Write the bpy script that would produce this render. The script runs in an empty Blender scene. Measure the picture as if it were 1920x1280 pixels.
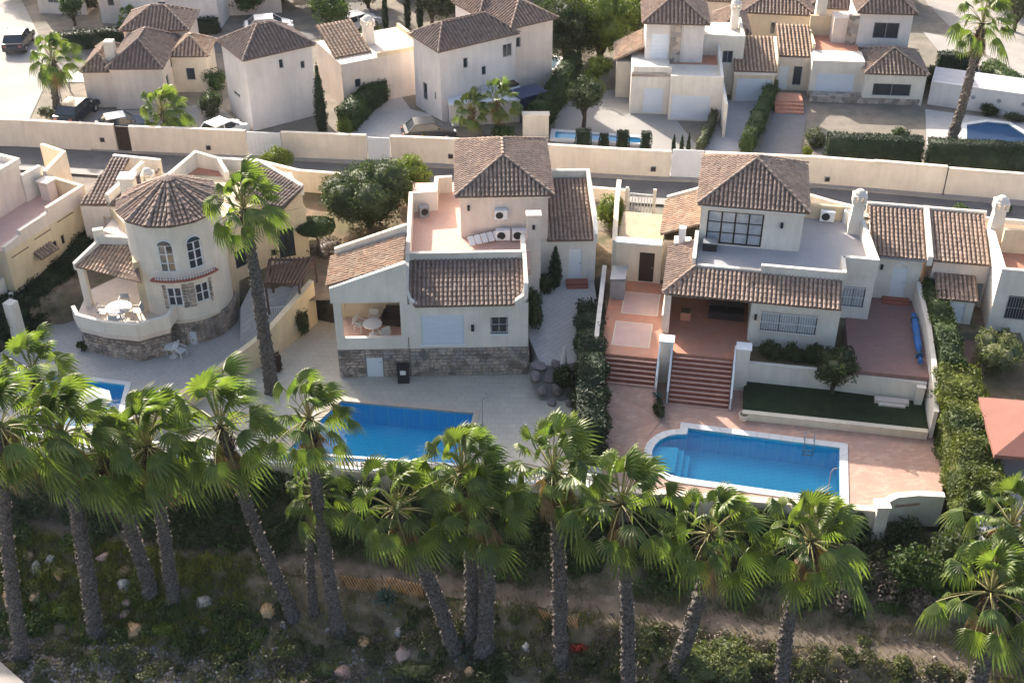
import bpy, math, random
import numpy as np
from mathutils import Vector, Matrix, Quaternion
from mathutils.geometry import tessellate_polygon
random.seed(7)
R = math.radians
S = bpy.context.scene
COL = S.collection

# ---------------------------------------------------------------- camera
CAM_F, CAM_T, CAM_H = 2300.0, R(34.5), 39.0
cam = bpy.data.cameras.new('camera'); cam_o = bpy.data.objects.new('camera', cam); COL.objects.link(cam_o)
cam.sensor_width = 36; cam.lens = 36*CAM_F/1920
cam.clip_start = 1; cam.clip_end = 6000
cam_o.location = (0, 0, CAM_H); cam_o.rotation_euler = (R(90)-CAM_T, 0, 0)
S.camera = cam_o
S.render.resolution_x = 1024; S.render.resolution_y = 682

# ---------------------------------------------------------------- world, sun, exposure
SUN_AZ, SUN_EL = R(-30), R(27)          # azimuth from +Y towards +X
w = bpy.data.worlds.new('World'); S.world = w; w.use_nodes = True
nt = w.node_tree; nt.nodes.clear()
sky = nt.nodes.new('ShaderNodeTexSky'); sky.sky_type = 'NISHITA'; sky.sun_disc = False
sky.sun_elevation = SUN_EL; sky.sun_rotation = SUN_AZ; sky.air_density = 1.0; sky.dust_density = 5.0
bg = nt.nodes.new('ShaderNodeBackground'); bg.inputs[1].default_value = 0.15
wo = nt.nodes.new('ShaderNodeOutputWorld')
nt.links.new(sky.outputs[0], bg.inputs[0]); nt.links.new(bg.outputs[0], wo.inputs[0])
sun = bpy.data.lights.new('sun', 'SUN'); sun.energy = 4.7; sun.angle = R(0.5); sun.color = (1, .92, .82)
sun_o = bpy.data.objects.new('sun', sun); COL.objects.link(sun_o)
sv = Vector((math.sin(SUN_AZ)*math.cos(SUN_EL), math.cos(SUN_AZ)*math.cos(SUN_EL), math.sin(SUN_EL)))
sun_o.rotation_euler = sv.to_track_quat('Z', 'Y').to_euler(); sun_o.location = (0, 40, 60)
S.view_settings.view_transform = 'Standard'; S.view_settings.look = 'None'
S.view_settings.gamma = 1; S.view_settings.use_curve_mapping = False
S.view_settings.exposure = 1.06

# ---------------------------------------------------------------- materials
MATS = {}
def mat(name, col, rough=.85, var=.12, scale=1.5, bump=.0, bscale=30, col2=None, c2scale=.6, spec=.3, metal=0, transl=0, extra=None):
    if name in MATS: return MATS[name]
    m = bpy.data.materials.new(name); m.use_nodes = True; t = m.node_tree; N = t.nodes; L = t.links
    p = N['Principled BSDF']; p.inputs['Roughness'].default_value = rough; p.inputs['Metallic'].default_value = metal
    p.inputs['Specular IOR Level'].default_value = spec
    geo = N.new('ShaderNodeNewGeometry')
    n1 = N.new('ShaderNodeTexNoise'); n1.inputs['Scale'].default_value = scale; n1.inputs['Detail'].default_value = 6; n1.inputs['Roughness'].default_value = .65
    L.new(geo.outputs['Position'], n1.inputs['Vector'])
    mr = N.new('ShaderNodeMapRange'); mr.inputs[1].default_value = .3; mr.inputs[2].default_value = .7
    mr.inputs[3].default_value = 1-var; mr.inputs[4].default_value = 1+var
    L.new(n1.outputs[0], mr.inputs[0])
    base = N.new('ShaderNodeMix'); base.data_type = 'RGBA'
    base.inputs[6].default_value = (*col, 1); base.inputs[7].default_value = (*(col2 or col), 1)
    n2 = N.new('ShaderNodeTexNoise'); n2.inputs['Scale'].default_value = c2scale; n2.inputs['Detail'].default_value = 5
    L.new(geo.outputs['Position'], n2.inputs['Vector'])
    m2 = N.new('ShaderNodeMapRange'); m2.inputs[1].default_value = .38; m2.inputs[2].default_value = .62
    L.new(n2.outputs[0], m2.inputs[0]); L.new(m2.outputs[0], base.inputs[0])
    mul = N.new('ShaderNodeVectorMath'); mul.operation = 'SCALE'
    L.new(base.outputs[2], mul.inputs[0]); L.new(mr.outputs[0], mul.inputs['Scale'])
    L.new(mul.outputs[0], p.inputs['Base Color'])
    if bump:
        nb = N.new('ShaderNodeTexNoise'); nb.inputs['Scale'].default_value = bscale; nb.inputs['Detail'].default_value = 4
        L.new(geo.outputs['Position'], nb.inputs['Vector'])
        b = N.new('ShaderNodeBump'); b.inputs['Strength'].default_value = bump; b.inputs['Distance'].default_value = .03
        L.new(nb.outputs[0], b.inputs['Height']); L.new(b.outputs[0], p.inputs['Normal'])
    if transl:
        tr = N.new('ShaderNodeBsdfTranslucent'); mx = N.new('ShaderNodeMixShader'); mx.inputs[0].default_value = transl
        sc = N.new('ShaderNodeVectorMath'); sc.operation = 'MULTIPLY'; sc.inputs[1].default_value = (1.5, 1.7, .7)
        L.new(mul.outputs[0], sc.inputs[0]); L.new(sc.outputs[0], tr.inputs[0])
        out = N['Material Output']; L.new(p.outputs[0], mx.inputs[1]); L.new(tr.outputs[0], mx.inputs[2]); L.new(mx.outputs[0], out.inputs[0])
    if extra: extra(m, t, p, mul, geo)
    MATS[name] = m
    return m

def x_cells(scale, lo, hi, sat=None, vec=None):
    """multiply the colour by a random value per voronoi cell (tile / stone sized patches)"""
    def f(m, t, p, mul, geo):
        N, L = t.nodes, t.links
        v = N.new('ShaderNodeTexVoronoi'); v.inputs['Scale'].default_value = scale
        L.new(geo.outputs['Position'], v.inputs['Vector'])
        sp = N.new('ShaderNodeSeparateColor'); L.new(v.outputs['Color'], sp.inputs[0])
        mr = N.new('ShaderNodeMapRange'); mr.inputs[3].default_value = lo; mr.inputs[4].default_value = hi
        L.new(sp.outputs[0], mr.inputs[0])
        s = N.new('ShaderNodeVectorMath'); s.operation = 'SCALE'
        if sat:
            mx = N.new('ShaderNodeMix'); mx.data_type = 'RGBA'; mx.inputs[7].default_value = (*sat, 1)
            L.new(sp.outputs[1], mx.inputs[0]); L.new(mul.outputs[0], mx.inputs[6]); L.new(mx.outputs[2], s.inputs[0])
        else: L.new(mul.outputs[0], s.inputs[0])
        L.new(mr.outputs[0], s.inputs['Scale']); L.new(s.outputs[0], p.inputs['Base Color'])
    return f
def x_brick(sx, rot, c2, mortar, size=.02, row=.1, width=.2):
    def f(m, t, p, mul, geo):
        N, L = t.nodes, t.links
        mp = N.new('ShaderNodeMapping'); mp.inputs['Rotation'].default_value = (0, 0, rot); mp.inputs['Scale'].default_value = (sx, sx, sx)
        L.new(geo.outputs['Position'], mp.inputs[0])
        b = N.new('ShaderNodeTexBrick'); b.inputs['Scale'].default_value = 1; b.inputs['Brick Width'].default_value = width; b.inputs['Row Height'].default_value = row
        b.inputs['Mortar Size'].default_value = size; b.inputs['Color2'].default_value = (*c2, 1); b.inputs['Mortar'].default_value = (*mortar, 1)
        L.new(mp.outputs[0], b.inputs['Vector']); L.new(mul.outputs[0], b.inputs['Color1']); L.new(b.outputs[0], p.inputs['Base Color'])
    return f

def x_streak(m, t, p, mul, geo):
    # rain streaks and patchy repainting on render
    N, L = t.nodes, t.links
    mp = N.new('ShaderNodeMapping'); mp.inputs['Scale'].default_value = (2.2, 2.2, .35); L.new(geo.outputs['Position'], mp.inputs[0])
    n = N.new('ShaderNodeTexNoise'); n.inputs['Scale'].default_value = 1; n.inputs['Detail'].default_value = 5; n.inputs['Roughness'].default_value = .7; L.new(mp.outputs[0], n.inputs['Vector'])
    mr = N.new('ShaderNodeMapRange'); mr.inputs[1].default_value = .35; mr.inputs[2].default_value = .6; mr.inputs[3].default_value = .92; mr.inputs[4].default_value = 1.02; L.new(n.outputs[0], mr.inputs[0])
    s = N.new('ShaderNodeVectorMath'); s.operation = 'SCALE'; L.new(mul.outputs[0], s.inputs[0]); L.new(mr.outputs[0], s.inputs['Scale']); L.new(s.outputs[0], p.inputs['Base Color'])
WHITE = mat('white_plaster', (.80, .74, .65), .9, .07, .9, .25, 25, (.73, .67, .58), .35, extra=x_streak)
CREAM = mat('cream_plaster', (.76, .66, .52), .9, .06, .9, .25, 25, (.70, .61, .48), .35, extra=x_streak)
WARM = mat('warm_plaster', (.76, .63, .42), .9, .07, .9, .25, 25, (.68, .55, .37), .35, extra=x_streak)
WALLM = mat('boundary_wall_plaster', (.84, .74, .61), .9, .07, .7, .2, 20, (.77, .67, .55), .4, extra=x_streak)
PINKW = mat('pinkish_plaster', (.76, .65, .56), .9, .06, .9, .2, 25, (.70, .60, .52), .35, extra=x_streak)
LILACW = mat('pale_plaster', (.74, .69, .66), .9, .05, .9, .2, 25, (.68, .63, .60), .35, extra=x_streak)
TILE = mat('clay_roof_tile', (.33, .228, .18), .9, .18, 3, .3, 40, (.265, .20, .17), .7, extra=x_cells(3.6, .78, 1.16, (.36, .27, .21)))
TILEO = mat('orange_roof_tile', (.50, .31, .21), .9, .18, 3, .3, 40, (.42, .29, .21), 1.0, extra=x_cells(3.6, .8, 1.18, (.48, .37, .27)))
TILEG = mat('grey_roof_tile', (.25, .18, .15), .9, .2, 3, .3, 40, (.21, .16, .14), .8, extra=x_cells(3.6, .8, 1.15, (.27, .21, .18)))
PAN = mat('roof_channel_tile', (.19, .13, .10), .95, .25, 3)
PAVE3 = mat('brick_paving', (.58, .33, .24), .8, .25, 1.2, .2, 30, (.50, .34, .27), .9, extra=x_brick(1, R(-10), (.45, .27, .21), (.38, .29, .25), .008, .16, .32))
DECK = mat('pale_deck_paving', (.58, .53, .44), .8, .16, .9, .2, 30, (.49, .455, .38), .6, extra=x_brick(1, R(2), (.53, .485, .41), (.39, .355, .31), .009, .45, .45))
DECK1 = mat('blue_grey_deck_paving', (.53, .50, .47), .8, .16, .9, .2, 30, (.45, .43, .41), .6, extra=x_brick(1, R(-40), (.48, .46, .44), (.33, .31, .30), .012, .3, .9))
TERRA = mat('terracotta_floor_tile', (.64, .25, .145), .6, .14, 1.2, .1, 30, (.52, .27, .19), .8, extra=x_brick(1, R(-10), (.52, .24, .16), (.40, .26, .2), .008, .3, .3))
TERRAP = mat('pink_terrace_tile', (.62, .40, .33), .6, .10, 1.2, .1, 30, (.58, .38, .32), .8, extra=x_brick(1, R(2), (.58, .37, .30), (.50, .34, .28), .008, .3, .3))
PINLAY = mat('pale_pink_inlay_tile', (.62, .42, .36), .6, .08, 1.5)
PLUM = mat('plum_paving', (.28, .155, .135), .85, .14, 1, .2, 30, (.24, .15, .135), .6, extra=x_brick(1, R(-10), (.23, .14, .125), (.30, .2, .18), .008, .2, .4))
GREYT = mat('grey_terrace_tile', (.44, .43, .44), .7, .08, 1, .1, 30, (.40, .39, .40), .6, extra=x_brick(1, R(-10), (.41, .40, .42), (.35, .34, .35), .006, .35, .35))
ASPH = mat('asphalt', (.15, .14, .135), .9, .2, .6, .3, 60, (.18, .17, .16), .25)
CONC = mat('pale_concrete_road', (.40, .375, .345), .9, .12, .6, .3, 40, (.33, .31, .285), .3)
SIDEW = mat('sidewalk_concrete', (.36, .33, .30), .9, .12, .8, .2, 40)
GRAVELY = mat('pale_yard_gravel', (.26, .22, .18), .95, .22, 1, .4, 50, (.21, .19, .15), .35)
EARTH = mat('dry_earth', (.22, .17, .125), .95, .4, 1.3, .7, 25, (.12, .11, .065), .9)
PATHM = mat('dirt_path', (.20, .155, .125), .95, .35, 1.5, .6, 30, (.115, .095, .068), 1.1)
GARDEN = mat('garden_soil', (.20, .14, .09), .95, .25, 1.3, .5, 25, (.14, .12, .06), .5)
LAWN = mat('dark_lawn', (.014, .028, .012), .95, .3, 3, .6, 60, (.02, .036, .014), .8)
STONE = mat('facing_stone', (.33, .29, .26), .9, .2, 3, .6, 18, (.27, .25, .24), 1.2, extra=x_cells(2.6, .6, 1.45, (.40, .32, .26)))
MORTAR = mat('stone_mortar', (.23, .205, .185), .95, .15, 3, .3, 30)
ROCK = mat('rock', (.40, .35, .30), .9, .25, 3, .8, 9, (.45, .33, .22), .8)
ROCKW = mat('pale_rock', (.46, .42, .40), .9, .2, 3, .8, 9, (.36, .33, .31), .8)
ROCKO = mat('ochre_rock', (.50, .31, .16), .9, .2, 3, .8, 9, (.42, .30, .20), .8)
ROCKP = mat('pink_rock', (.52, .32, .28), .9, .2, 3, .8, 9, (.42, .30, .26), .8)
GRAV = mat('grey_gravel', (.34, .33, .33), .95, .3, 2, .4, 30, (.26, .24, .24), .8, extra=x_cells(6, .5, 1.25, (.34, .29, .25)))
WHITEP = mat('white_paint', (.78, .79, .80), .5, .03, 2)
SHUT = mat('white_shutter', (.66, .71, .78), .5, .03, 2)
GLASS = mat('window_glass', (.035, .045, .055), .08, .2, 1.5, spec=.8)
CURT = mat('curtained_glass', (.42, .44, .46), .12, .2, 3, spec=.7)
DARKF = mat('dark_brown_wood', (.045, .03, .025), .6, .2, 5)
DARK = mat('dark_interior', (.02, .018, .017), .9, .1, 3)
BROWNW = mat('pergola_wood', (.12, .075, .06), .8, .2, 5)
GREYM = mat('grey_metal', (.32, .33, .35), .5, .08, 3, metal=.3)
IRON = mat('black_iron', (.03, .03, .032), .6, .1, 3)
REDST = mat('dark_red_step_tile', (.33, .115, .08), .6, .15, 2)
STEPN = mat('step_nosing_tile', (.54, .33, .26), .6, .15, 2)
CANV = mat('canvas', (.62, .60, .56), .9, .08, 2)
GAZ = mat('gazebo_roof_fabric', (.27, .125, .095), .85, .07, 1.5)
BLUEC = mat('blue_cover', (.03, .14, .40), .6, .12, 3)
TEALC = mat('teal_cover', (.05, .12, .2), .7, .1, 3)
POOLT = mat('pool_tile', (.05, .60, .90), .4, .05, 2, extra=x_brick(1, R(-10), (.06, .63, .92), (.13, .74, .88), .012, .3, .3))
POOLT3 = mat('turquoise_pool_tile', (.05, .64, .87), .4, .05, 2, extra=x_brick(1, R(-10), (.06, .67, .89), (.14, .75, .92), .012, .3, .3))
COPING = mat('pool_coping', (.66, .66, .66), .7, .06, 2)
COPING2 = mat('warm_pool_coping', (.56, .46, .38), .7, .12, 2)
PLAST = mat('white_plastic', (.72, .72, .72), .4, .03, 2)
FURN = mat('dark_wicker', (.06, .045, .04), .8, .2, 9)
def x_random(m, t, p, mul, geo):
    N, L = t.nodes, t.links
    oi = N.new('ShaderNodeObjectInfo'); mr = N.new('ShaderNodeMapRange'); mr.inputs[3].default_value = .7; mr.inputs[4].default_value = 1.3
    L.new(oi.outputs['Random'], mr.inputs[0])
    s = N.new('ShaderNodeVectorMath'); s.operation = 'SCALE'; L.new(mul.outputs[0], s.inputs[0]); L.new(mr.outputs[0], s.inputs['Scale'])
    L.new(s.outputs[0], p.inputs['Base Color'])
PALMG = mat('palm_leaf', (.145, .18, .045), .45, .35, 2.2, spec=.5, transl=.44, col2=(.09, .135, .04), c2scale=.9, extra=x_random)
PALMT = mat('palm_petiole', (.26, .24, .10), .6, .2, 3)
PALMD = mat('dry_palm_leaf', (.27, .18, .10), .9, .25, 3, transl=.15)
TRUNK = mat('palm_trunk_bark', (.07, .058, .052), .95, .4, 7, .9, 22, (.16, .145, .13), 9)  # dark bark; the paler second tone paints sun glints as flecks
SCAR = mat('palm_scar_glint', (.17, .145, .13), .9, .4, 8)  # scar colour lightened to imitate sun glints along the trunk
TRUNKD = mat('palm_boot_bark', (.10, .065, .045), .95, .35, 7, .6, 22)
BARK = mat('tree_bark', (.10, .075, .055), .95, .3, 6, .6, 22)
def leafm(name, c, c2=None, tr=.25, s2=.7): return mat(name, c, .6, .35, 2.2, spec=.3, transl=tr, col2=c2 or c, c2scale=s2)
L_DARK = leafm('dark_green_leaves', (.040, .062, .024), (.065, .075, .032))
L_MID = leafm('green_leaves', (.07, .11, .03), (.05, .085, .028))
L_LIME = leafm('yellow_green_leaves', (.17, .20, .03), (.11, .15, .03))
L_OLIVE = leafm('olive_leaves', (.10, .11, .06), (.075, .09, .05))
L_CYP = leafm('cypress_leaves', (.018, .034, .016), (.025, .042, .018), .12)
L_HEDG = leafm('hedge_leaves', (.035, .06, .018), (.05, .08, .02), .18)
L_HEDY = leafm('yellow_hedge_leaves', (.13, .15, .026), (.055, .08, .02), .25, .45)
L_GREY = leafm('grey_green_leaves', (.19, .20, .09), (.13, .15, .07))
L_GRASS = leafm('dry_grass_blades', (.20, .20, .05), (.11, .13, .035), .3, .5)
L_DGRASS = leafm('ground_cover_leaves', (.12, .125, .055), (.19, .155, .10), .2, .5)
L_BRUSH = leafm('dry_brush', (.18, .14, .12), (.11, .09, .07), .1)
L_RED = leafm('red_flowers', (.45, .03, .03), (.30, .04, .03), .2)
L_AGAVE = leafm('agave_leaves', (.07, .13, .12), (.09, .14, .12), .1)
PAINTS = {'dark': mat('dark_car_paint', (.025, .03, .04), .25, .03, 2, spec=.6), 'white': mat('white_car_paint', (.7, .7, .7), .25, .02, 2, spec=.6),
          'blue': mat('blue_car_paint', (.05, .09, .16), .25, .03, 2, spec=.6), 'silver': mat('silver_car_paint', (.4, .41, .43), .3, .02, 2, spec=.6)}
TYRE = mat('tyre_rubber', (.02, .02, .02), .9, .05, 3)
RIM = mat('wheel_rim', (.4, .4, .42), .4, .03, 3)
LAMP = mat('headlight_glass', (.6, .62, .65), .15, .02, 3)
def x_water(m, t, p, mul, geo):
    N, L = t.nodes, t.links
    tr = N.new('ShaderNodeBsdfTransparent'); tr.inputs[0].default_value = (.68, .95, .99, 1)
    gl = N.new('ShaderNodeBsdfGlossy'); gl.inputs['Roughness'].default_value = .03
    fr = N.new('ShaderNodeFresnel'); fr.inputs['IOR'].default_value = 1.33
    nb = N.new('ShaderNodeTexNoise'); nb.inputs['Scale'].default_value = 3.0; nb.inputs['Detail'].default_value = 3
    L.new(geo.outputs['Position'], nb.inputs['Vector'])
    b = N.new('ShaderNodeBump'); b.inputs['Strength'].default_value = .25; b.inputs['Distance'].default_value = .05; L.new(nb.outputs[0], b.inputs['Height'])
    L.new(b.outputs[0], gl.inputs['Normal']); L.new(b.outputs[0], fr.inputs['Normal'])
    mx = N.new('ShaderNodeMixShader'); L.new(fr.outputs[0], mx.inputs[0]); L.new(tr.outputs[0], mx.inputs[1]); L.new(gl.outputs[0], mx.inputs[2])
    L.new(mx.outputs[0], N['Material Output'].inputs[0])
WATER = mat('pool_water', (.1, .4, .6), .05, extra=x_water)

# ---------------------------------------------------------------- helpers
def G(px, py, z=0.0):
    """ground position of a point measured on the 1920-wide survey photo, at height z"""
    u = (px-960)/CAM_F; v = (py-640)/CAM_F
    s, c = math.sin(CAM_T), math.cos(CAM_T)
    t = (z-CAM_H)/(-s-v*c)
    return (u*t, (c-v*s)*t)
def HZ(x, y, py):
    lo, hi = -20, 40; s, c = math.sin(CAM_T), math.cos(CAM_T)
    for _ in range(40):
        m = (lo+hi)/2; dz = m-CAM_H; zc = y*c-dz*s; yc = y*s+dz*c
        if 640-CAM_F*yc/zc > py: lo = m
        else: hi = m
    return (lo+hi)/2
def XAT(y, z, px):
    s, c = math.sin(CAM_T), math.cos(CAM_T)
    return (px-960)/CAM_F*(y*c-(z-CAM_H)*s)

class MB:
    def __init__(s): s.v = []; s.f = []
    def add(s, vs, fs):
        o = len(s.v); s.v.extend([tuple(v) for v in vs]); s.f.extend([tuple(i+o for i in f) for f in fs]); return s
    def quad(s, a, b, c, d): return s.add([a, b, c, d], [(0, 1, 2, 3)])
    def box(s, x0, x1, y0, y1, z0, z1):
        return s.add([(x0,y0,z0),(x1,y0,z0),(x1,y1,z0),(x0,y1,z0),(x0,y0,z1),(x1,y0,z1),(x1,y1,z1),(x0,y1,z1)],
                     [(3,2,1,0),(4,5,6,7),(0,1,5,4),(1,2,6,5),(2,3,7,6),(3,0,4,7)])
    def obox(s, c, u, v, wv, hu, hv, hw):
        c, u, v, wv = Vector(c), Vector(u)*hu, Vector(v)*hv, Vector(wv)*hw
        P = [c+u*a+v*b+wv*d for d in (-1, 1) for a, b in ((-1,-1),(1,-1),(1,1),(-1,1))]
        return s.add(P, [(3,2,1,0),(4,5,6,7),(0,1,5,4),(1,2,6,5),(2,3,7,6),(3,0,4,7)])
    def bar(s, a, b, r=.03, up=(0, 0, 1), r2=None):
        a, b = Vector(a), Vector(b); d = (b-a); L = d.length; d.normalize()
        u = d.cross(Vector(up)); u = u.normalized() if u.length > 1e-4 else Vector((1, 0, 0)); v = u.cross(d)
        return s.obox((a+b)/2, d, u, v, L/2, r, r2 or r)
    def prism(s, poly, z0, z1, bottom=True):
        n = len(poly); zt = z1 if hasattr(z1, '__len__') else [z1]*n; zb = z0 if hasattr(z0, '__len__') else [z0]*n
        vs = [(p[0], p[1], zb[i]) for i, p in enumerate(poly)]+[(p[0], p[1], zt[i]) for i, p in enumerate(poly)]
        fs = [(i, (i+1) % n, n+(i+1) % n, n+i) for i in range(n)]+[tuple(range(n, 2*n))]
        if bottom: fs.append(tuple(reversed(range(n))))
        return s.add(vs, fs)
    def tube(s, pts, rs, seg=8, cap=True):
        n = len(pts); pts = [Vector(p) for p in pts]; rs = rs if hasattr(rs, '__len__') else [rs]*n
        vs = []
        for i, p in enumerate(pts):
            d = (pts[min(i+1, n-1)]-pts[max(i-1, 0)]).normalized()
            u = d.cross(Vector((0, 1, .01))).normalized(); v = d.cross(u)
            for k in range(seg):
                a = 2*math.pi*k/seg; vs.append(p+(u*math.cos(a)+v*math.sin(a))*rs[i])
        fs = [(i*seg+k, i*seg+(k+1) % seg, (i+1)*seg+(k+1) % seg, (i+1)*seg+k) for i in range(n-1) for k in range(seg)]
        if cap: fs += [tuple(reversed(range(seg))), tuple(range((n-1)*seg, n*seg))]
        return s.add(vs, fs)
    def lathe(s, prof, seg=20, cx=0, cy=0, a0=0, a1=2*math.pi):
        full = abs(a1-a0-2*math.pi) < 1e-6; m = seg if full else seg+1
        vs = [(cx+r*math.cos(a0+(a1-a0)*k/seg), cy+r*math.sin(a0+(a1-a0)*k/seg), z) for r, z in prof for k in range(m)]
        fs = []
        for i in range(len(prof)-1):
            for k in range(seg):
                k2 = (k+1) % m; fs.append((i*m+k, i*m+k2, (i+1)*m+k2, (i+1)*m+k))
        return s.add(vs, fs)
    def strip(s, pts, z0, z1, th):
        """wall along 2D points; z0 / z1 numbers or one per point"""
        n = len(pts); zt = z1 if hasattr(z1, '__len__') else [z1]*n; zb = z0 if hasattr(z0, '__len__') else [z0]*n
        P = [Vector(p[:2]) for p in pts]; L = []; Rr = []
        for i in range(n):
            d0 = (P[i]-P[i-1]).normalized() if i else (P[1]-P[0]).normalized()
            d1 = (P[i+1]-P[i]).normalized() if i < n-1 else d0
            t = (d0+d1).normalized(); k = max(.4, t.dot(d0)); nn = Vector((-t.y, t.x))*th/2/k
            L.append(P[i]+nn); Rr.append(P[i]-nn)
        vs = []
        for i in range(n): vs += [(*Rr[i], zb[i]), (*L[i], zb[i]), (*L[i], zt[i]), (*Rr[i], zt[i])]
        fs = []
        for i in range(n-1):
            a, b = i*4, i*4+4
            fs += [(a, b, b+3, a+3), (a+3, b+3, b+2, a+2), (a+2, b+2, b+1, a+1)]
        fs += [(0, 3, 2, 1), (n*4-4, n*4-3, n*4-2, n*4-1)]
        return s.add(vs, fs)
    def mesh(s, name):
        me = bpy.data.meshes.new(name); me.from_pydata(s.v, [], s.f); me.update(); return me
    def build(s, name, m, parent=None, smooth=False, **k):
        me = s.mesh(name); me.materials.append(m)
        if smooth: me.polygons.foreach_set('use_smooth', [True]*len(me.polygons))
        return link(name, me, parent, **k)
def link(name, me, parent=None, kind=None, label=None):
    o = bpy.data.objects.new(name, me); COL.objects.link(o)
    if parent: o.parent = parent
    if kind: o['kind'] = kind
    if label: o['label'] = label
    return o
def npmesh(name, V, F, m):
    """V (n,3); F (k,3 or 4) numpy"""
    me = bpy.data.meshes.new(name); k = F.shape[1]
    me.vertices.add(len(V)); me.vertices.foreach_set('co', V.astype(np.float32).ravel())
    me.loops.add(F.size); me.loops.foreach_set('vertex_index', F.astype(np.int32).ravel())
    me.polygons.add(len(F)); me.polygons.foreach_set('loop_start', np.arange(0, F.size, k, dtype=np.int32))
    me.polygons.foreach_set('loop_total', np.full(len(F), k, dtype=np.int32)); me.update(calc_edges=True)
    me.materials.append(m); return me
def thing(name, label, cat, loc=(0, 0, 0), yaw=0, group=None):
    o = bpy.data.objects.new(name, None); COL.objects.link(o); o.location = loc; o.rotation_euler = (0, 0, R(yaw))
    o.empty_display_size = .3
    return tag(o, label, cat, group)
def tag(o, label, cat, group=None):
    o['label'] = label; o['category'] = cat
    if group: o['group'] = group
    return o
def copy_tree(o, parent=None, loc=None, yaw=None, label=None):
    c = o.copy(); COL.objects.link(c); c.parent = parent
    if loc is not None: c.location = loc
    if yaw is not None: c.rotation_euler = (0, 0, R(yaw))
    if label: c['label'] = label
    for ch in KIDS(o): copy_tree(ch, c)
    return c
def KIDS(o): return [x for x in bpy.data.objects if x.parent == o]
def sheet(name, poly, z, m, holes=(), parent=None, kind='structure', th=0):
    polys = [[Vector((x, y, 0)) for x, y in poly]]+[[Vector((x, y, 0)) for x, y in h] for h in holes]
    flat = [v for p in polys for v in p]; tris = tessellate_polygon(polys); mb = MB()
    fs = []
    for a, b, c in tris:
        n = (flat[b]-flat[a]).cross(flat[c]-flat[a]).z
        fs.append((a, b, c) if n > 0 else (a, c, b))
    mb.add([(v.x, v.y, z) for v in flat], fs)
    if th:
        o = 0
        for p in polys:
            n = len(p)
            for i in range(n):
                a, b = p[i], p[(i+1) % n]; mb.quad((a.x, a.y, z), (b.x, b.y, z), (b.x, b.y, z-th), (a.x, a.y, z-th))
    return mb.build(name, m, parent, kind=kind)

# facade shells with real openings
def shell(parent, poly, z0, z1, m, op=None, name='wall', depth=.16, top=True):
    mb = MB(); op = op or {}; n = len(poly)
    for i in range(n):
        a, b = Vector(poly[i]), Vector(poly[(i+1) % n]); d = b-a; L = d.length; d.normalize(); inn = Vector((-d.y, d.x))
        P = lambda u, z, k=0: (*(a+d*u+inn*k), z)
        O = op.get(i, [])
        us = sorted({0, L, *[x for o in O for x in o[:2]]}); zs = sorted({z0, z1, *[x for o in O for x in o[2:4]]})
        for p in range(len(us)-1):
            for q in range(len(zs)-1):
                um, zm = (us[p]+us[p+1])/2, (zs[q]+zs[q+1])/2
                if any(o[0] < um < o[1] and o[2] < zm < o[3] for o in O): continue
                mb.quad(P(us[p], zs[q]), P(us[p+1], zs[q]), P(us[p+1], zs[q+1]), P(us[p], zs[q+1]))
        for o in O:
            u0, u1, e, f = o[:4]; D = o[4] if len(o) > 4 else depth
            mb.quad(P(u0, e), P(u0, e, D), P(u0, f, D), P(u0, f)); mb.quad(P(u1, e, D), P(u1, e), P(u1, f), P(u1, f, D))
            mb.quad(P(u0, e), P(u1, e), P(u1, e, D), P(u0, e, D)); mb.quad(P(u0, f, D), P(u1, f, D), P(u1, f), P(u0, f))
            mb.quad(P(u0, e, D), P(u1, e, D), P(u1, f, D), P(u0, f, D))
    if top: mb.add([(p[0], p[1], z1) for p in poly], [tuple(range(n))])
    return mb.build(name, m, parent)
def edge(poly, i):
    a, b = Vector(poly[i]), Vector(poly[(i+1) % len(poly)]); d = (b-a).normalized(); inn = Vector((-d.y, d.x))
    return lambda u, z, k=0: Vector((*(a+d*u+inn*k), z)), Vector((*d, 0)), Vector((*inn, 0))
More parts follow.
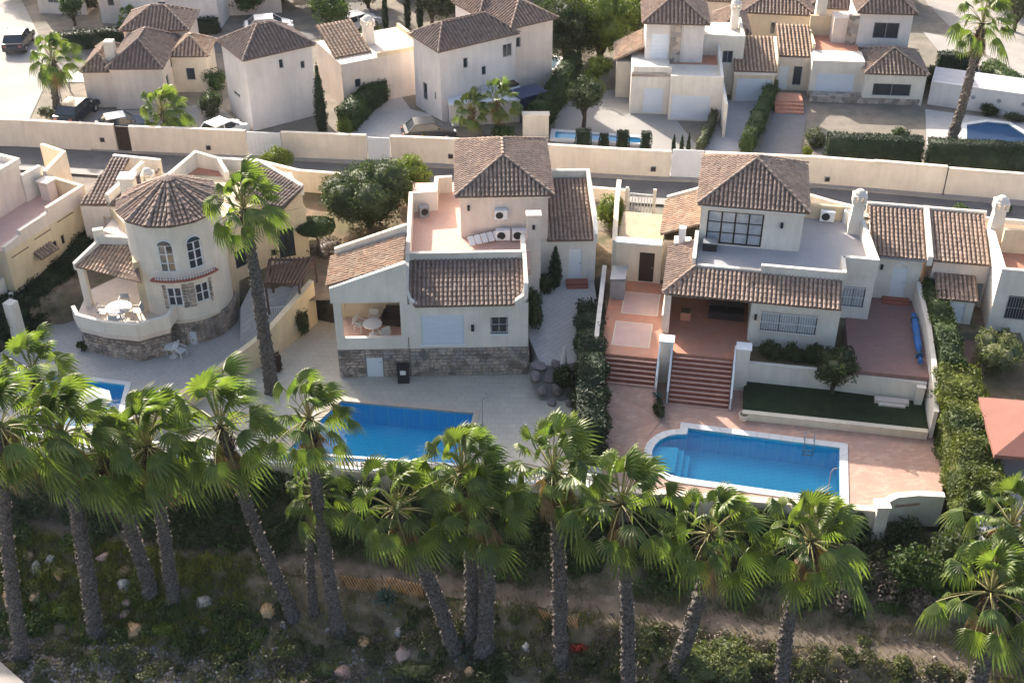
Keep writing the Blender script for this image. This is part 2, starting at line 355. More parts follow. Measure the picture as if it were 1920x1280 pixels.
def window(parent, poly, i, o, nx=2, nz=1, fm=None, gm=None, k=.09, fr=.05, sill=None, name='window', bars=0, barm=None):
    fm = fm or WHITEP; gm = gm or GLASS; P, d, inn = edge(poly, i); u0, u1, z0, z1 = o[:4]; Z = Vector((0, 0, 1)); mb = MB()
    def rect(a, b, c, e, kk=k, h=.025): mb.obox(P((a+b)/2, (c+e)/2, kk), d, inn, Z, (b-a)/2, h, (e-c)/2)
    rect(u0, u0+fr, z0, z1); rect(u1-fr, u1, z0, z1); rect(u0+fr, u1-fr, z0, z0+fr); rect(u0+fr, u1-fr, z1-fr, z1)
    wx = (u1-u0-fr)/nx
    for a in range(1, nx): rect(u0+wx*a, u0+wx*a+fr, z0+fr, z1-fr, k-.003, .022)
    wo_ = mb.build(name, fm, parent)
    wz = (z1-z0-fr)/nz
    if nz > 1:
        m2 = MB()
        for a in range(1, nz): m2.obox(P((u0+u1)/2, z0+wz*a+fr/2, k), d, inn, Z, (u1-u0)/2-fr, .012, fr/3)
        m2.build('glazing_bar', fm, wo_)
    for a in range(nx):
        m3 = MB(); m3.obox(P(u0+fr+wx*a+(wx-fr)/2, (z0+z1)/2, k+.012), d, inn, Z, (wx-fr)/2+.005, .006, (z1-z0)/2-fr+.005); m3.build('pane', gm, wo_)
    if sill:
        m4 = MB(); m4.obox(P((u0+u1)/2, z0-.04, -.04), d, inn, Z, (u1-u0)/2+.08, .08, .035); m4.build('sill', sill, wo_)
    if bars:
        m5 = MB(); n = int((u1-u0)/bars)
        for a in range(n+1): m5.obox(P(u0+(u1-u0)*a/n, (z0+z1)/2, -.05), d, inn, Z, .011, .011, (z1-z0)/2)
        for zz in (z0+.04, z1-.04, (z0+z1)/2): m5.obox(P((u0+u1)/2, zz, -.05), d, inn, Z, (u1-u0)/2+.03, .013, .013)
        m5.build('window_grille', barm or IRON, wo_)
    return wo_
def door(parent, poly, i, o, m=None, k=.08, name='door', panels=2, handle=True):
    P, d, inn = edge(poly, i); u0, u1, z0, z1 = o[:4]; Z = Vector((0, 0, 1)); mb = MB()
    mb.obox(P((u0+u1)/2, (z0+z1)/2, k), d, inn, Z, (u1-u0)/2-.002, .025, (z1-z0)/2-.002)
    D = mb.build(name, m or WHITEP, parent)
    for a in range(panels):
        h = (z1-z0-.2)/panels; m2 = MB(); m2.obox(P((u0+u1)/2, z0+.1+h*(a+.5), k-.03), d, inn, Z, (u1-u0)/2-.14, .008, h/2-.06); m2.build('door_panel', m or WHITEP, D)
    if handle:
        m2 = MB(); m2.obox(P(u1-.12, z0+1.0, k-.06), d, inn, Z, .06, .02, .012); m2.build('handle', GREYM, D)
    return D
def shutter(parent, poly, i, o, m=None, k=.05, name='roller_shutter', slat=.16):
    P, d, inn = edge(poly, i); u0, u1, z0, z1 = o[:4]; Z = Vector((0, 0, 1)); D = None
    mb = MB(); mb.obox(P((u0+u1)/2, (z0+z1)/2, k+.035), d, inn, Z, (u1-u0)/2-.002, .02, (z1-z0)/2-.002); D = mb.build(name, m or SHUT, parent)
    n = max(2, int((z1-z0)/slat)); h = (z1-z0)/n
    m2 = MB(); m2.obox((0, 0, 0), d, inn, Z, (u1-u0)/2-.02, .018, h/2-.004); me = m2.mesh('shutter_slat'); me.materials.append(m or SHUT)
    for a in range(n):
        s = link('shutter_slat', me, D); s.location = P((u0+u1)/2, z0+h*(a+.5), k)
    return D

# roofs: every barrel tile is geometry
def tile_mesh():
    L, r0, r1, n = .21, .092, .076, 5; vs = []; fs = []
    for (y, r, dz) in ((-L, r0, .035), (L, r1, .0)):
        for k in range(n+1):
            a = math.pi*k/n; vs.append((-r*math.cos(a), y, dz+r*.85*math.sin(a)))
    for k in range(n): fs.append((k, k+1, n+2+k, n+1+k))
    vs += [(-.075, -L, .01), (.075, -L, .01)]
    fs.append((0, 2*n+2, 1)); fs.append((5, 4, 2*n+3)); 
    return vs, fs
TV, TF = tile_mesh()
TMESH = {}
class Roof:
    def __init__(s, parent, tm=None, pitch=.245, limit=300, plain=False):
        s.p = parent; s.mb = MB(); s.t = []; s.tm = tm or TILE; s.pitch = pitch; s.limit = limit; s.rng = random.Random(len(bpy.data.objects))
    def face(s, poly, th=.07, tiles=True):
        P = [Vector(p) for p in poly]; n = Vector((0, 0, 0))
        for i in range(len(P)): n += (P[i]-P[0]).cross(P[(i+1) % len(P)]-P[0])
        n.normalize()
        if n.z < 0: P.reverse(); n = -n
        k = len(P); s.mb.add(P+[p-Vector((0, 0, th)) for p in P], [tuple(range(k)), tuple(reversed(range(k, 2*k)))]+[(i, k+i, k+(i+1) % k, (i+1) % k) for i in range(k)])
        if not tiles: return
        v = Vector((0, 0, 1))-n*n.z; v.normalize(); u = v.cross(n)
        us = [(p-P[0]).dot(u) for p in P]; vv = [(p-P[0]).dot(v) for p in P]
        poly2 = list(zip(us, vv)); c = .34; um = min(us); vm = min(vv)
        nu = int((max(us)-um)/s.pitch+.5)
        off = ((max(us)-um)-nu*s.pitch)/2+s.pitch/2
        q = Matrix((u, v, n)).transposed().to_4x4()
        for a in range(nu):
            x = um+off+a*s.pitch; b = 0
            ys = hits(poly2, x)
            if not ys: continue
            y = ys[0]+.19
            while y < ys[1]-.02:
                jit = s.rng.uniform(-.012, .012)
                M = Matrix.Translation(P[0]+u*(x+jit)+v*(min(y, ys[1]-.15)+s.rng.uniform(-.015, .015))+n*.004) @ q @ Matrix.Rotation(s.rng.uniform(-.04, .04), 4, 'Z')
                s.t.append(M); y += c
    def ridge(s, a, b):
        a, b = Vector(a), Vector(b); d = (b-a); L = d.length; d.normalize(); u = d.cross(Vector((0, 0, 1))).normalized(); n = u.cross(d)
        q = Matrix((u, d, n)).transposed().to_4x4(); k = max(1, int(L/.4))
        for i in range(k): s.t.append(Matrix.Translation(a+d*(L*(i+.5)/k)+n*.05) @ q @ Matrix.Diagonal((1.15, 1.1, 1.1, 1)))
    def done(s, fascia=None, name='roof'):
        ro = s.mb.build(name, fascia or PAN, s.p)
        key = s.tm.name
        if key not in TMESH:
            me = bpy.data.meshes.new('roof_tile'); me.from_pydata(TV, [], TF); me.materials.append(s.tm); TMESH[key] = me
        root = s.p; W = Matrix.Translation(root.location) @ root.rotation_euler.to_matrix().to_4x4()
        C = Vector((0, 0, CAM_H)); s.t.sort(key=lambda M: ((W @ M.translation)-C).length)
        for M in s.t[:s.limit]:
            o = link('roof_tile', TMESH[key], ro); o.matrix_local = M
        rest = s.t[s.limit:]
        if rest:
            A = np.array(TV); A = np.c_[A, np.ones(len(A))]; Ms = np.array([list(map(list, M)) for M in rest])
            V = np.einsum('kij,nj->kni', Ms, A)[:, :, :3].reshape(-1, 3)
            fs = [f if len(f) == 4 else (*f, f[2]) for f in TF]
            tri = [f for f in TF if len(f) == 3]; qd = [f for f in TF if len(f) == 4]
            T = [(f[0], f[1], f[2]) for f in TF]+[(f[0], f[2], f[3]) for f in qd]
            F = (np.array(T)[None]+(np.arange(len(rest))*len(TV))[:, None, None]).reshape(-1, 3)
            link('roof_tile_field', npmesh('roof_tile_field', V, F, s.tm), ro, kind='stuff')
        return ro
def hits(poly, x):
    r = []
    for i in range(len(poly)):
        (x0, y0), (x1, y1) = poly[i], poly[(i+1) % len(poly)]
        if (x0 <= x) != (x1 <= x): r.append(y0+(y1-y0)*(x-x0)/(x1-x0))
    return (min(r), max(r)) if len(r) >= 2 else None
def hip(rf, x0, x1, y0, y1, ze, zr, inset=None):
    w_, d_ = x1-x0, y1-y0; cx, cy = (x0+x1)/2, (y0+y1)/2
    if w_ >= d_:
        k = inset if inset is not None else d_/2; A, B = (x0+k, cy, zr), (x1-k, cy, zr)
    else:
        k = inset if inset is not None else w_/2; A, B = (cx, y0+k, zr), (cx, y1-k, zr)
    c = [(x0, y0, ze), (x1, y0, ze), (x1, y1, ze), (x0, y1, ze)]
    if w_ >= d_:
        rf.face([c[0], c[1], B, A]); rf.face([c[1], c[2], B]); rf.face([c[2], c[3], A, B]); rf.face([c[3], c[0], A])
        ends = ((c[0], A), (c[3], A), (c[1], B), (c[2], B))
    else:
        rf.face([c[0], c[1], A]); rf.face([c[1], c[2], B, A]); rf.face([c[2], c[3], B]); rf.face([c[3], c[0], A, B])
        ends = ((c[0], A), (c[1], A), (c[2], B), (c[3], B))
    for a, b in ends: rf.ridge(a, b)
    if (Vector(A)-Vector(B)).length > .5: rf.ridge(A, B)

# irregular stone facing, each stone its own piece
def stones(parent, P, d, inn, L, z0, z1, rng, size=.34, name='stone', m=None, curve=None, n=[0]):
    rows = max(2, round((z1-z0)/(size*.75))); h = (z1-z0)/rows; Z = Vector((0, 0, 1)); out = []
    for r in range(rows):
        u = 0
        while u < L-.05:
            wd = min(size*rng.uniform(.7, 1.6), L-u)
            if L-u-wd < .12: wd = L-u
            out.append((u, u+wd, z0+r*h, z0+(r+1)*h)); u += wd
    for (a, b, c, e) in out:
        t = rng.uniform(.03, .09); g = .018; mb = MB(); c0 = [(a+g, c+g), (b-g, c+g), (b-g, e-g), (a+g, e-g)]
        j = lambda s: rng.uniform(-s, s)
        base = []; top = []
        for (u, z) in c0:
            um, zm = (a+b)/2, (c+e)/2
            u2 = u+j(.02); z2 = z+j(.02)
            base.append(P(u2, z2, .0)); top.append(P(um+(u2-um)*.8, zm+(z2-zm)*.78, -t))
        mb.add(base+top, [(4, 5, 6, 7), (0, 1, 5, 4), (1, 2, 6, 5), (2, 3, 7, 6), (3, 0, 4, 7)])
        mb.build(name, m or STONE, parent)

# foliage ------------------------------------------------------------
def leaf_geo(rng, blobs, n, size, shell_=.55, wig=.18, droop=0, thin=.0):
    Vs = []; vol = np.array([b[3]*b[4]+b[4]*b[5]+b[3]*b[5] for b in blobs]); cnt = (vol/vol.sum()*n).astype(int)+1
    for b, k in zip(blobs, cnt):
        dr = rng.normal(size=(k, 3)); dr /= np.linalg.norm(dr, axis=1)[:, None]
        rr = (shell_+(1-shell_)*rng.random(k)**.6)
        ph = b[0]*1.7+b[1]*.9
        bump = 1+wig*np.sin(dr[:, 0]*6+ph)*np.sin(dr[:, 1]*5+ph*1.3+1)*1.2+wig*.7*np.sin(dr[:, 2]*9+ph+dr[:, 0]*7)
        c = dr*(rr*bump)[:, None]*np.array(b[3:6])+np.array(b[:3])
        c = c[(c[:, 2] > b[2]-b[5]*1.05)]
        nrm = dr[:len(c)]+rng.normal(size=(len(c), 3))*.7
        Vs.append((c, nrm))
    c = np.concatenate([a for a, _ in Vs]); nrm = np.concatenate([a for _, a in Vs]); nrm /= np.linalg.norm(nrm, axis=1)[:, None]
    if thin:
        q = np.sin(c[:, 0]*2.9)*np.sin(c[:, 1]*3.1+1)*np.sin(c[:, 2]*3.3+2); keep = q > -thin; c = c[keep]; nrm = nrm[keep]
    return leaf_quads(rng, c, nrm, size)
def leaf_quads(rng, c, nrm, size):
    k = len(c); r = rng.normal(size=(k, 3)); u = np.cross(nrm, r); u /= np.linalg.norm(u, axis=1)[:, None]; v = np.cross(nrm, u)
    s = (size*(.6+.8*rng.random(k)))[:, None]
    V = np.stack([c-u*s, c-v*s*.45+nrm*s*.12, c+u*s, c+v*s*.45+nrm*s*.12], 1).reshape(-1, 3)
    F = np.arange(len(V)).reshape(-1, 4)
    return V, F
def core_geo(rng, blobs, k=.72):
    Vs = []; Fs = []; o = 0; nl, ns = 7, 10
    for b in blobs:
        vs = []
        for i in range(nl+1):
            for j in range(ns):
                t = math.pi*i/nl; p = 2*math.pi*j/ns; q = k*(1+.12*math.sin(3*p+b[0])*math.sin(2*t))
                vs.append((b[0]+b[3]*q*math.sin(t)*math.cos(p), b[1]+b[4]*q*math.sin(t)*math.sin(p), b[2]+b[5]*q*math.cos(t)))
        fs = [(o+i*ns+j, o+i*ns+(j+1) % ns, o+(i+1)*ns+(j+1) % ns, o+(i+1)*ns+j) for i in range(nl) for j in range(ns)]
        Vs += vs; Fs += fs; o += len(vs)
    return np.array(Vs), np.array(Fs)
def foliage(name, parent, blobs, n, size, m, seed=1, core=.7, shell_=.6, kind=None, wig=.18, thin=0):
    rng = np.random.default_rng(seed); V, F = leaf_geo(rng, blobs, n, size, shell_, wig, thin=thin)
    if core:
        cv, cf = core_geo(rng, blobs, core); F = np.r_[F, cf+len(V)]; V = np.r_[V, cv]
    return link(name, npmesh(name, V, F, m), parent, kind=kind)
def box_leaves(poly, z0, z1, n, size, seed, wob=.12):
    """hedge: leaves over the surface of a lumpy prism + solid inner prism"""
    rng = np.random.default_rng(seed); cs = []; ns = []
    N = len(poly); zt = z1 if hasattr(z1, '__len__') else [z1]*N; zb = z0 if hasattr(z0, '__len__') else [z0]*N
    P = np.array(poly, float); per = [np.linalg.norm(P[(i+1) % N]-P[i])*(zt[i]-zb[i]) for i in range(N)]
    cx, cy = P.mean(0); area = abs(sum(P[i][0]*P[(i+1) % N][1]-P[(i+1) % N][0]*P[i][1] for i in range(N)))/2; tot = sum(per)+area
    for i in range(N):
        k = int(n*per[i]/tot)+1; t = rng.random(k); s = rng.random(k); a, b = P[i], P[(i+1) % N]
        xy = a+(b-a)*t[:, None]; top = zt[i]+(zt[(i+1) % N]-zt[i])*t; bot = zb[i]+(zb[(i+1) % N]-zb[i])*t
        z = bot+(top-bot)*s; d = (b-a)/np.linalg.norm(b-a); nn = np.array([d[1], -d[0]])
        off = wob*(np.sin(xy[:, 0]*3.1+z*2)+np.sin(xy[:, 1]*2.7+z*3.3))*.6+rng.normal(size=k)*wob*.5-.0
        cs.append(np.c_[xy+nn*off[:, None], z]); ns.append(np.c_[np.tile(nn, (k, 1)), np.full(k, .25)])
    k = int(n*area/tot)+1
    a = rng.random(k); b = rng.random(k)
    if N == 4:
        xy = (P[0]*(1-a)[:, None]+P[1]*a[:, None])*(1-b)[:, None]+(P[3]*(1-a)[:, None]+P[2]*a[:, None])*b[:, None]
        z = (zt[0]*(1-a)+zt[1]*a)*(1-b)+(zt[3]*(1-a)+zt[2]*a)*b
        z = z+wob*(np.sin(xy[:, 0]*2.3)+np.sin(xy[:, 1]*2.9+xy[:, 0]))*.6+rng.normal(size=k)*wob*.5
        cs.append(np.c_[xy, z]); ns.append(np.tile([0, 0, 1.], (k, 1)))
    c = np.concatenate(cs); nr = np.concatenate(ns)+rng.normal(size=(len(c), 3))*.55; nr /= np.linalg.norm(nr, axis=1)[:, None]
    V, F = leaf_quads(rng, c, nr, size)
    Q = np.array([[cx, cy]])+(P-np.array([[cx, cy]]))*(1-.10)
    for i in range(N):
        dv = P[i]-np.array([cx, cy]); L = np.linalg.norm(dv); Q[i] = np.array([cx, cy])+dv*(L-.1)/L
    cv = np.array([(q[0], q[1], zb[i]) for i, q in enumerate(Q)]+[(q[0], q[1], zt[i]-.06) for i, q in enumerate(Q)])
    o = len(V); cf = [(o+i, o+(i+1) % N, o+N+(i+1) % N, o+N+i) for i in range(N)]
    if N == 4: cf.append((o+4, o+5, o+6, o+7))
    return np.r_[V, cv], np.r_[F, np.array(cf)]
HN = [0]
def hedge(label, poly, z0, z1, m, n=2500, size=.09, wob=.12, name='hedge', cat='hedge', group=None):
    HN[0] += 1; V, F = box_leaves(poly, z0, z1, n, size, HN[0]*13, wob)
    o = link(name, npmesh(name, V, F, m)); return tag(o, label, cat, group)
def trail(pts, w):
    """quads along a polyline of 2D points (for long hedges)"""
    out = []
    for i in range(len(pts)-1):
        a, b = Vector(pts[i]), Vector(pts[i+1]); d = (b-a).normalized(); n = Vector((-d.y, d.x))*w/2
        out.append([tuple(a-n), tuple(b-n), tuple(b+n), tuple(a+n)])
    return out
def long_hedge(label, pts, w, z0, z1, m, n=3000, size=.09, wob=.14, name='hedge', cat='hedge'):
    HN[0] += 1; Vs = []; Fs = []; o = 0; Q = trail(pts, w); N = len(pts)
    zt = z1 if hasattr(z1, '__len__') else [z1]*N; zb = z0 if hasattr(z0, '__len__') else [z0]*N
    for i, q in enumerate(Q):
        V, F = box_leaves(q, [zb[i], zb[i+1], zb[i+1], zb[i]], [zt[i], zt[i+1], zt[i+1], zt[i]], n//len(Q), size, HN[0]*17+i, wob)
        Vs.append(V); Fs.append(F+o); o += len(V)
    ob = link(name, npmesh(name, np.concatenate(Vs), np.concatenate(Fs), m)); return tag(ob, label, cat)
TN = [100]
def tree(label, x, y, z, h, r, m, n=6000, size=.11, name='tree', cat='tree', trunk=.35, lobes=7, squash=.75, core=.6, group=None, bark=None, thin=.35):
    TN[0] += 1; rng = random.Random(TN[0]); T = thing(name, label, cat, (x, y, z), 0, group)
    th = h*trunk; blobs = [(0, 0, th+(h-th)*.5, r*.72, r*.72, (h-th)*.46)]
    for i in range(lobes):
        a = 2*math.pi*i/lobes+rng.uniform(-.3, .3); q = rng.uniform(.35, .62)*r; rr = r*rng.uniform(.34, .52)
        blobs.append((math.cos(a)*q, math.sin(a)*q, th+(h-th)*rng.uniform(.25, .8), rr, rr, rr*squash))
    foliage('crown', T, blobs, n, size, m, TN[0], core, thin=thin)
    mb = MB(); mb.tube([(0, 0, -.1), (rng.uniform(-.1, .1), rng.uniform(-.1, .1), th*.6), (0, 0, th+(h-th)*.4)], [r*.08+.04, r*.06+.03, .03])
    for i in range(4):
        a = i*1.6+rng.random(); mb.tube([(0, 0, th*.6), (math.cos(a)*r*.4, math.sin(a)*r*.4, th+(h-th)*.45)], [r*.045+.02, .02], 6)
    mb.build('trunk', bark or BARK, T, True); return T
def bush(label, x, y, z, rx, ry, h, m, n=1500, size=.08, name='shrub', cat='shrub', lobes=4, seed=None, group=None, core=.6, thin=.2):
    TN[0] += 1; rng = random.Random(seed or TN[0]); blobs = [(0, 0, h*.45, rx*.8, ry*.8, h*.5)]
    for i in range(lobes):
        a = 2*math.pi*i/lobes+rng.random(); blobs.append((math.cos(a)*rx*.5, math.sin(a)*ry*.5, h*rng.uniform(.3, .65), rx*.5, ry*.5, h*.36))
    o = foliage(name, None, blobs, n, size, m, TN[0], core, thin=thin); o.location = (x, y, z); return tag(o, label, cat, group)
def cypress(label, x, y, z, r, h, m=None, n=2200, group=None, name='cypress', cat='cypress'):
    TN[0] += 1; blobs = [(0, 0, h*f, r*k, r*k, h*.16) for f, k in ((.12, .8), (.25, 1), (.42, .95), (.6, .8), (.76, .58), (.9, .3))]
    o = foliage(name, None, blobs, n, .07, m or L_CYP, TN[0], .78, .75, wig=.12); o.location = (x, y, z); return tag(o, label, cat, group)

# palms --------------------------------------------------------------
WIND = np.array([.9, .15, 0])
def frond_mesh(rng, az, el, size, dry=False, name='frond', hang=1.0, top=.5):
    D = np.array([math.cos(az)*math.cos(el), math.sin(az)*math.cos(el), math.sin(el)]); Z = np.array([0, 0, 1.])
    Lp = size*rng.uniform(1.05, 1.5)*(1 if not dry else .7); P = []; p = D*.12; d = D.copy()
    for i in range(5):
        P.append(p.copy()); p = p+d*Lp/4; d = d-Z*.12*hang+WIND*.045; d /= np.linalg.norm(d)
    hub = P[-1]; A = d; Sd = np.cross(A, Z); Sd /= (np.linalg.norm(Sd)+1e-6); Nn = np.cross(Sd, A)
    tw = rng.uniform(-.8, .8); Sd, Nn = Sd*math.cos(tw)+Nn*math.sin(tw), Nn*math.cos(tw)-Sd*math.sin(tw)
    V = []; F = []; MI = []
    for i, q in enumerate(P):
        r = .030*(1-.5*i/4)*size
        for s_, t_ in ((1, 0), (0, 1), (-1, 0), (0, -.6)): V.append(q+Sd*r*s_+Nn*r*t_)
    for i in range(4):
        for k in range(4): F.append((i*4+k, i*4+(k+1) % 4, i*4+4+(k+1) % 4, i*4+4+k)); MI.append(0)
    K = 18; Lf = size*rng.uniform(.66, .92); span = R(rng.uniform(95, 135) if not dry else 80); fold = rng.uniform(.35, .85)+(.3 if dry else 0)
    g = rng.uniform(.35, .95)*hang+(.4 if dry else 0); wd = rng.uniform(.15, .5); J = rng.uniform(.34, .48)+.17*(1-top)
    def pt(phi, r, up=0.):
        q = A*math.cos(phi)+Sd*math.sin(phi); L = Lf*(.72+.28*math.cos(phi))
        return hub+q*r*L+Nn*(up*size-fold*L*r*abs(math.sin(phi))**1.5*.8)-Z*g*L*r**2.4+WIND*wd*L*r**2.2
    h0 = len(V); V.append(hub)
    e = [len(V)+k for k in range(K+1)]
    for k in range(K+1): V.append(pt(-span+2*span*k/K, J, -.018))
    for k in range(K):
        f0 = -span+2*span*k/K; f1 = -span+2*span*(k+1)/K; fm = (f0+f1)/2; o = len(V); j = rng.uniform(-.05, .05); tip = rng.uniform(.82, 1.12)
        V.append(pt(fm, J, .022)); V.append(pt(fm-(fm-f0)*.50+j*.4, .74)); V.append(pt(fm+(f1-fm)*.50+j*.4, .74)); V.append(pt(fm+j, tip))
        F += [(h0, e[k], o), (h0, o, e[k+1]), (e[k], o+1, o), (o, o+2, e[k+1]), (o, o+1, o+2), (o+1, o+3, o+2)]; MI += [1]*6
    me = bpy.data.meshes.new(name); me.from_pydata([tuple(v) for v in V], [], F); me.materials.append(PALMT if not dry else PALMD); me.materials.append(PALMG if not dry else PALMD)
    me.polygons.foreach_set('material_index', MI); me.update(); return me
CROWNS = []
def crowns():
    for v in range(5):
        rng = random.Random(50+v); L = []; n = 32+3*(v % 3); az = rng.random()*6
        for i in range(n):
            t = i/(n-1); el = R(88-(t**1.25)*122)+rng.uniform(-.15, .15); az += 2.39996
            L.append((frond_mesh(rng, az, el, 1.0, hang=.55+.65*t, top=t), False))
        for i in range(6+5*(v % 3)):
            L.append((frond_mesh(rng, rng.random()*6.28, R(rng.uniform(-82, -40)), .85, True, 'dry_frond'), True))
        CROWNS.append(L)
crowns()
PN = [0]
def palm(label, base, top, r=2.5, var=None, yaw=0, tr=.20, group=None, boots=1.2, name='palm_tree', cat='palm tree', dry=True, skip=0):
    PN[0] += 1; rng = random.Random(900+PN[0]); B = Vector(base); T_ = Vector(top)-B
    T = thing(name, label, cat, base, 0, group)
    n = max(14, int(T_.length*5.5)); seg = 12; tr *= 1.1; V = []; F = []
    bend = rng.uniform(-.25, .25); b2 = rng.uniform(-.25, .25)
    for i in range(n+1):
        t = i/n; c = T_*t+Vector((bend, b2, 0))*math.sin(math.pi*t); rr = tr*(1.22-.50*t**1.5) if t > .06 else tr*(1.22+(.06-t)*7)
        ring = .035*(i % 2)
        for k in range(seg):
            a = 2*math.pi*k/seg+i*.26; q = rr*(1+rng.uniform(-.2, .2))+ring*rng.random(); V.append((c.x+math.cos(a)*q, c.y+math.sin(a)*q, c.z-(.15 if i == 0 else 0)+rng.uniform(-.02, .02)))
    for i in range(n):
        for k in range(seg): F.append((i*seg+k, i*seg+(k+1) % seg, (i+1)*seg+(k+1) % seg, (i+1)*seg+k))
    mb = MB(); mb.add(V, F); mb.build('trunk', TRUNK, T)
    mb = MB()                                             # ragged leaf scars all the way up, coloured paler to read as sun glints
    for i in range(int(T_.length*16)):
        t = rng.uniform(.03, .9); c = T_*t+Vector((bend, b2, 0))*math.sin(math.pi*t); a = rng.random()*6.28; d = Vector((math.cos(a), math.sin(a), 0)); q = c+d*tr*(1.16-.5*t**1.5)
        mb.bar(q, q+d*rng.uniform(.05, .11)+Vector((0, 0, rng.uniform(.06, .15))), .045, r2=.014)
    mb.build('leaf_scar_glints', SCAR, T, kind='stuff')
    mb = MB(); up = T_.normalized()                       # old leaf boots under the crown
    for i in range(int(46*boots)):
        t = rng.random()**.7; c = T_-up*(.05+t*boots); a = rng.random()*6.28; d = Vector((math.cos(a), math.sin(a), 0)); q = c+d*tr*.8
        mb.bar(q, q+d*rng.uniform(.10, .24)+Vector((0, 0, rng.uniform(.12, .32))), .035, r2=.016)
    mb.build('leaf_boots', TRUNKD, T)
    Cr = CROWNS[(PN[0] if var is None else var) % 5]; k = 0
    for me, isdry in Cr:
        k += 1
        if isdry and not dry: continue
        if skip and k % skip == 0: continue
        f = link(me.name.split('.')[0], me, T); f.location = T_; f.rotation_euler = (0, 0, R(yaw)+rng.uniform(-.12, .12)); sc = r/2.0*rng.uniform(.85, 1.15); f.scale = (sc, sc, sc)
    return T

# ---------------------------------------------------------------- terrain
def deck_front(x): return 47.2-.115*x
rngT = np.random.default_rng(5)
def terr(x, y):
    d = deck_front(x)-y
    if d < -.05:
        if y > 75: return -.04
        ys = np.interp(x, [-60, -30, -26, -12.2, -9.5, .5, .9, 5.3, 5.5, 24, 60], [60, 60, 62, 63.5, 61, 60, 63.3, 63.3, 59.5, 57.5, 57.5])
        if y > ys: return -.04
        return -3.8
    dp = 4.8+.085*x
    z = np.interp(d, [0, 1.5, dp-.8, dp+1.1, dp+3.0, dp+5.2, dp+7, dp+30], [-2.9, -3.9, -5.0, -5.05, -6.2, -7.1, -7.25, -7.6])
    if d > dp+.9 or 0 < d < dp-.9: z += .10*math.sin(x*1.7+y)+.09*math.sin(y*2.3-x*.8)+.05*math.sin(x*4.1+y*3)
    return float(z)
xs = np.r_[-300, -180, -120, -90, -65, np.arange(-42, 42.1, .5), 65, 90, 120, 180, 300]
ys = np.r_[-60, 0, 20, np.arange(30, 66, .35), np.arange(66, 76, 1), 80, 100, 140, 200, 300, 400]
GV = np.array([(x, y, terr(x, y)) for y in ys for x in xs]); nx_ = len(xs)
GF = np.array([(j*nx_+i, j*nx_+i+1, (j+1)*nx_+i+1, (j+1)*nx_+i) for j in range(len(ys)-1) for i in range(nx_-1)])
link('ground', npmesh('ground', GV, GF, EARTH), kind='structure')
def pxs(L, z): return [G(a, b, z) for a, b in L]

# path and gravel foot of the slope
pp = []
for x in np.arange(-34, 34.1, 1.0):
    d = 4.8+.085*x; pp.append((x, deck_front(x)-d))
mb = MB()
for i in range(len(pp)-1):
    (x0, y0), (x1, y1) = pp[i], pp[i+1]; w0 = .75+.15*math.sin(i*.9)+.1*math.sin(i*2.3)
    mb.quad((x0, y0-w0, -5.02), (x1, y1-w0, -5.02), (x1, y1+w0, -4.97), (x0, y0+w0, -4.97))
mb.build('path', PATHM, kind='structure')
sheet('lower_road', [(-60, 20), (-22, 20), (-22.6, 38.2), (-25.2, 40.3), (-32, 42), (-60, 44)], -6.9, SIDEW)

# far side of the street
sheet('far_ground', [(-140, 79.6), (140, 60), (295, 100), (295, 395), (-295, 395), (-295, 90)], -.02, GRAVELY)
road_n = [G(x, y, 0) for x, y in ((-300, 262), (40, 272), (250, 288), (560, 303), (850, 317), (1200, 338), (1540, 353), (1920, 387), (2300, 415))]
road_s = [G(x, y, 0) for x, y in ((2300, 452), (1920, 420), (1540, 392), (1200, 372), (850, 352), (560, 338), (250, 325), (40, 310), (-300, 300))]
side_n = [(x, y+1.05) for x, y in road_n]
sheet('street', road_n+road_s, .0, ASPH)
mb = MB()
for i in range(len(road_n)-1):
    a, b, c, d = road_n[i], road_n[i+1], side_n[i+1], side_n[i]
    mb.quad((*a, .12), (*b, .12), (*c, .12), (*d, .12)); mb.quad((*a, -.02), (*b, -.02), (*b, .12), (*a, .12))
mb.build('pavement', SIDEW, kind='structure')
near_p = [(x, y-.9) for x, y in road_s]
mb = MB()
for i in range(len(road_s)-1):
    a, b, c, d = road_s[i], road_s[i+1], near_p[i+1], near_p[i]
    mb.quad((*a, .12), (*b, .12), (*c, .12), (*d, .12)); mb.quad((*b, -.02), (*a, -.02), (*a, .12), (*b, .12))
mb.build('pavement', SIDEW, kind='structure')
sheet('concrete_street', [G(*p, .0) for p in ((-260, 262), (48, 240), (78, 175), (95, 130), (70, 60), (40, 0), (20, -60), (-400, -60))], .02, CONC)
sheet('back_street', [G(*p, .0) for p in ((95, 112), (230, 92), (420, 78), (600, 52), (680, 38), (640, 0), (560, -60), (600, -60), (730, 40), (690, 62), (600, 72), (420, 98), (230, 112), (98, 135))], .016, ASPH)
sheet('right_street', [G(*p, .0) for p in ((1690, -70), (1740, 10), (1800, 70), (1920, 150), (2200, 300), (2400, 250), (2100, 80), (1830, 0), (1760, -70))], .016, SIDEW)
sheet('street_verge', [G(*p, .0) for p in ((1730, 60), (1795, 140), (1860, 170), (1920, 190), (2100, 300), (2180, 300), (1920, 158), (1800, 76))], .022, CONC)
sheet('road_side_yard', [G(*p, .0) for p in ((1040, 175), (1220, 165), (1320, 290), (1040, 268))], .012, CONC)
sheet('driveway', [G(*p, .0) for p in ((1365, 188), (1440, 190), (1392, 288), (1318, 288))], .016, GREYT)
sheet('driveway', [G(*p, .0) for p in ((1455, 200), (1515, 205), (1500, 292), (1420, 290))], .020, mat('grey_drive_strips', (.22, .21, .21), .9, .1))
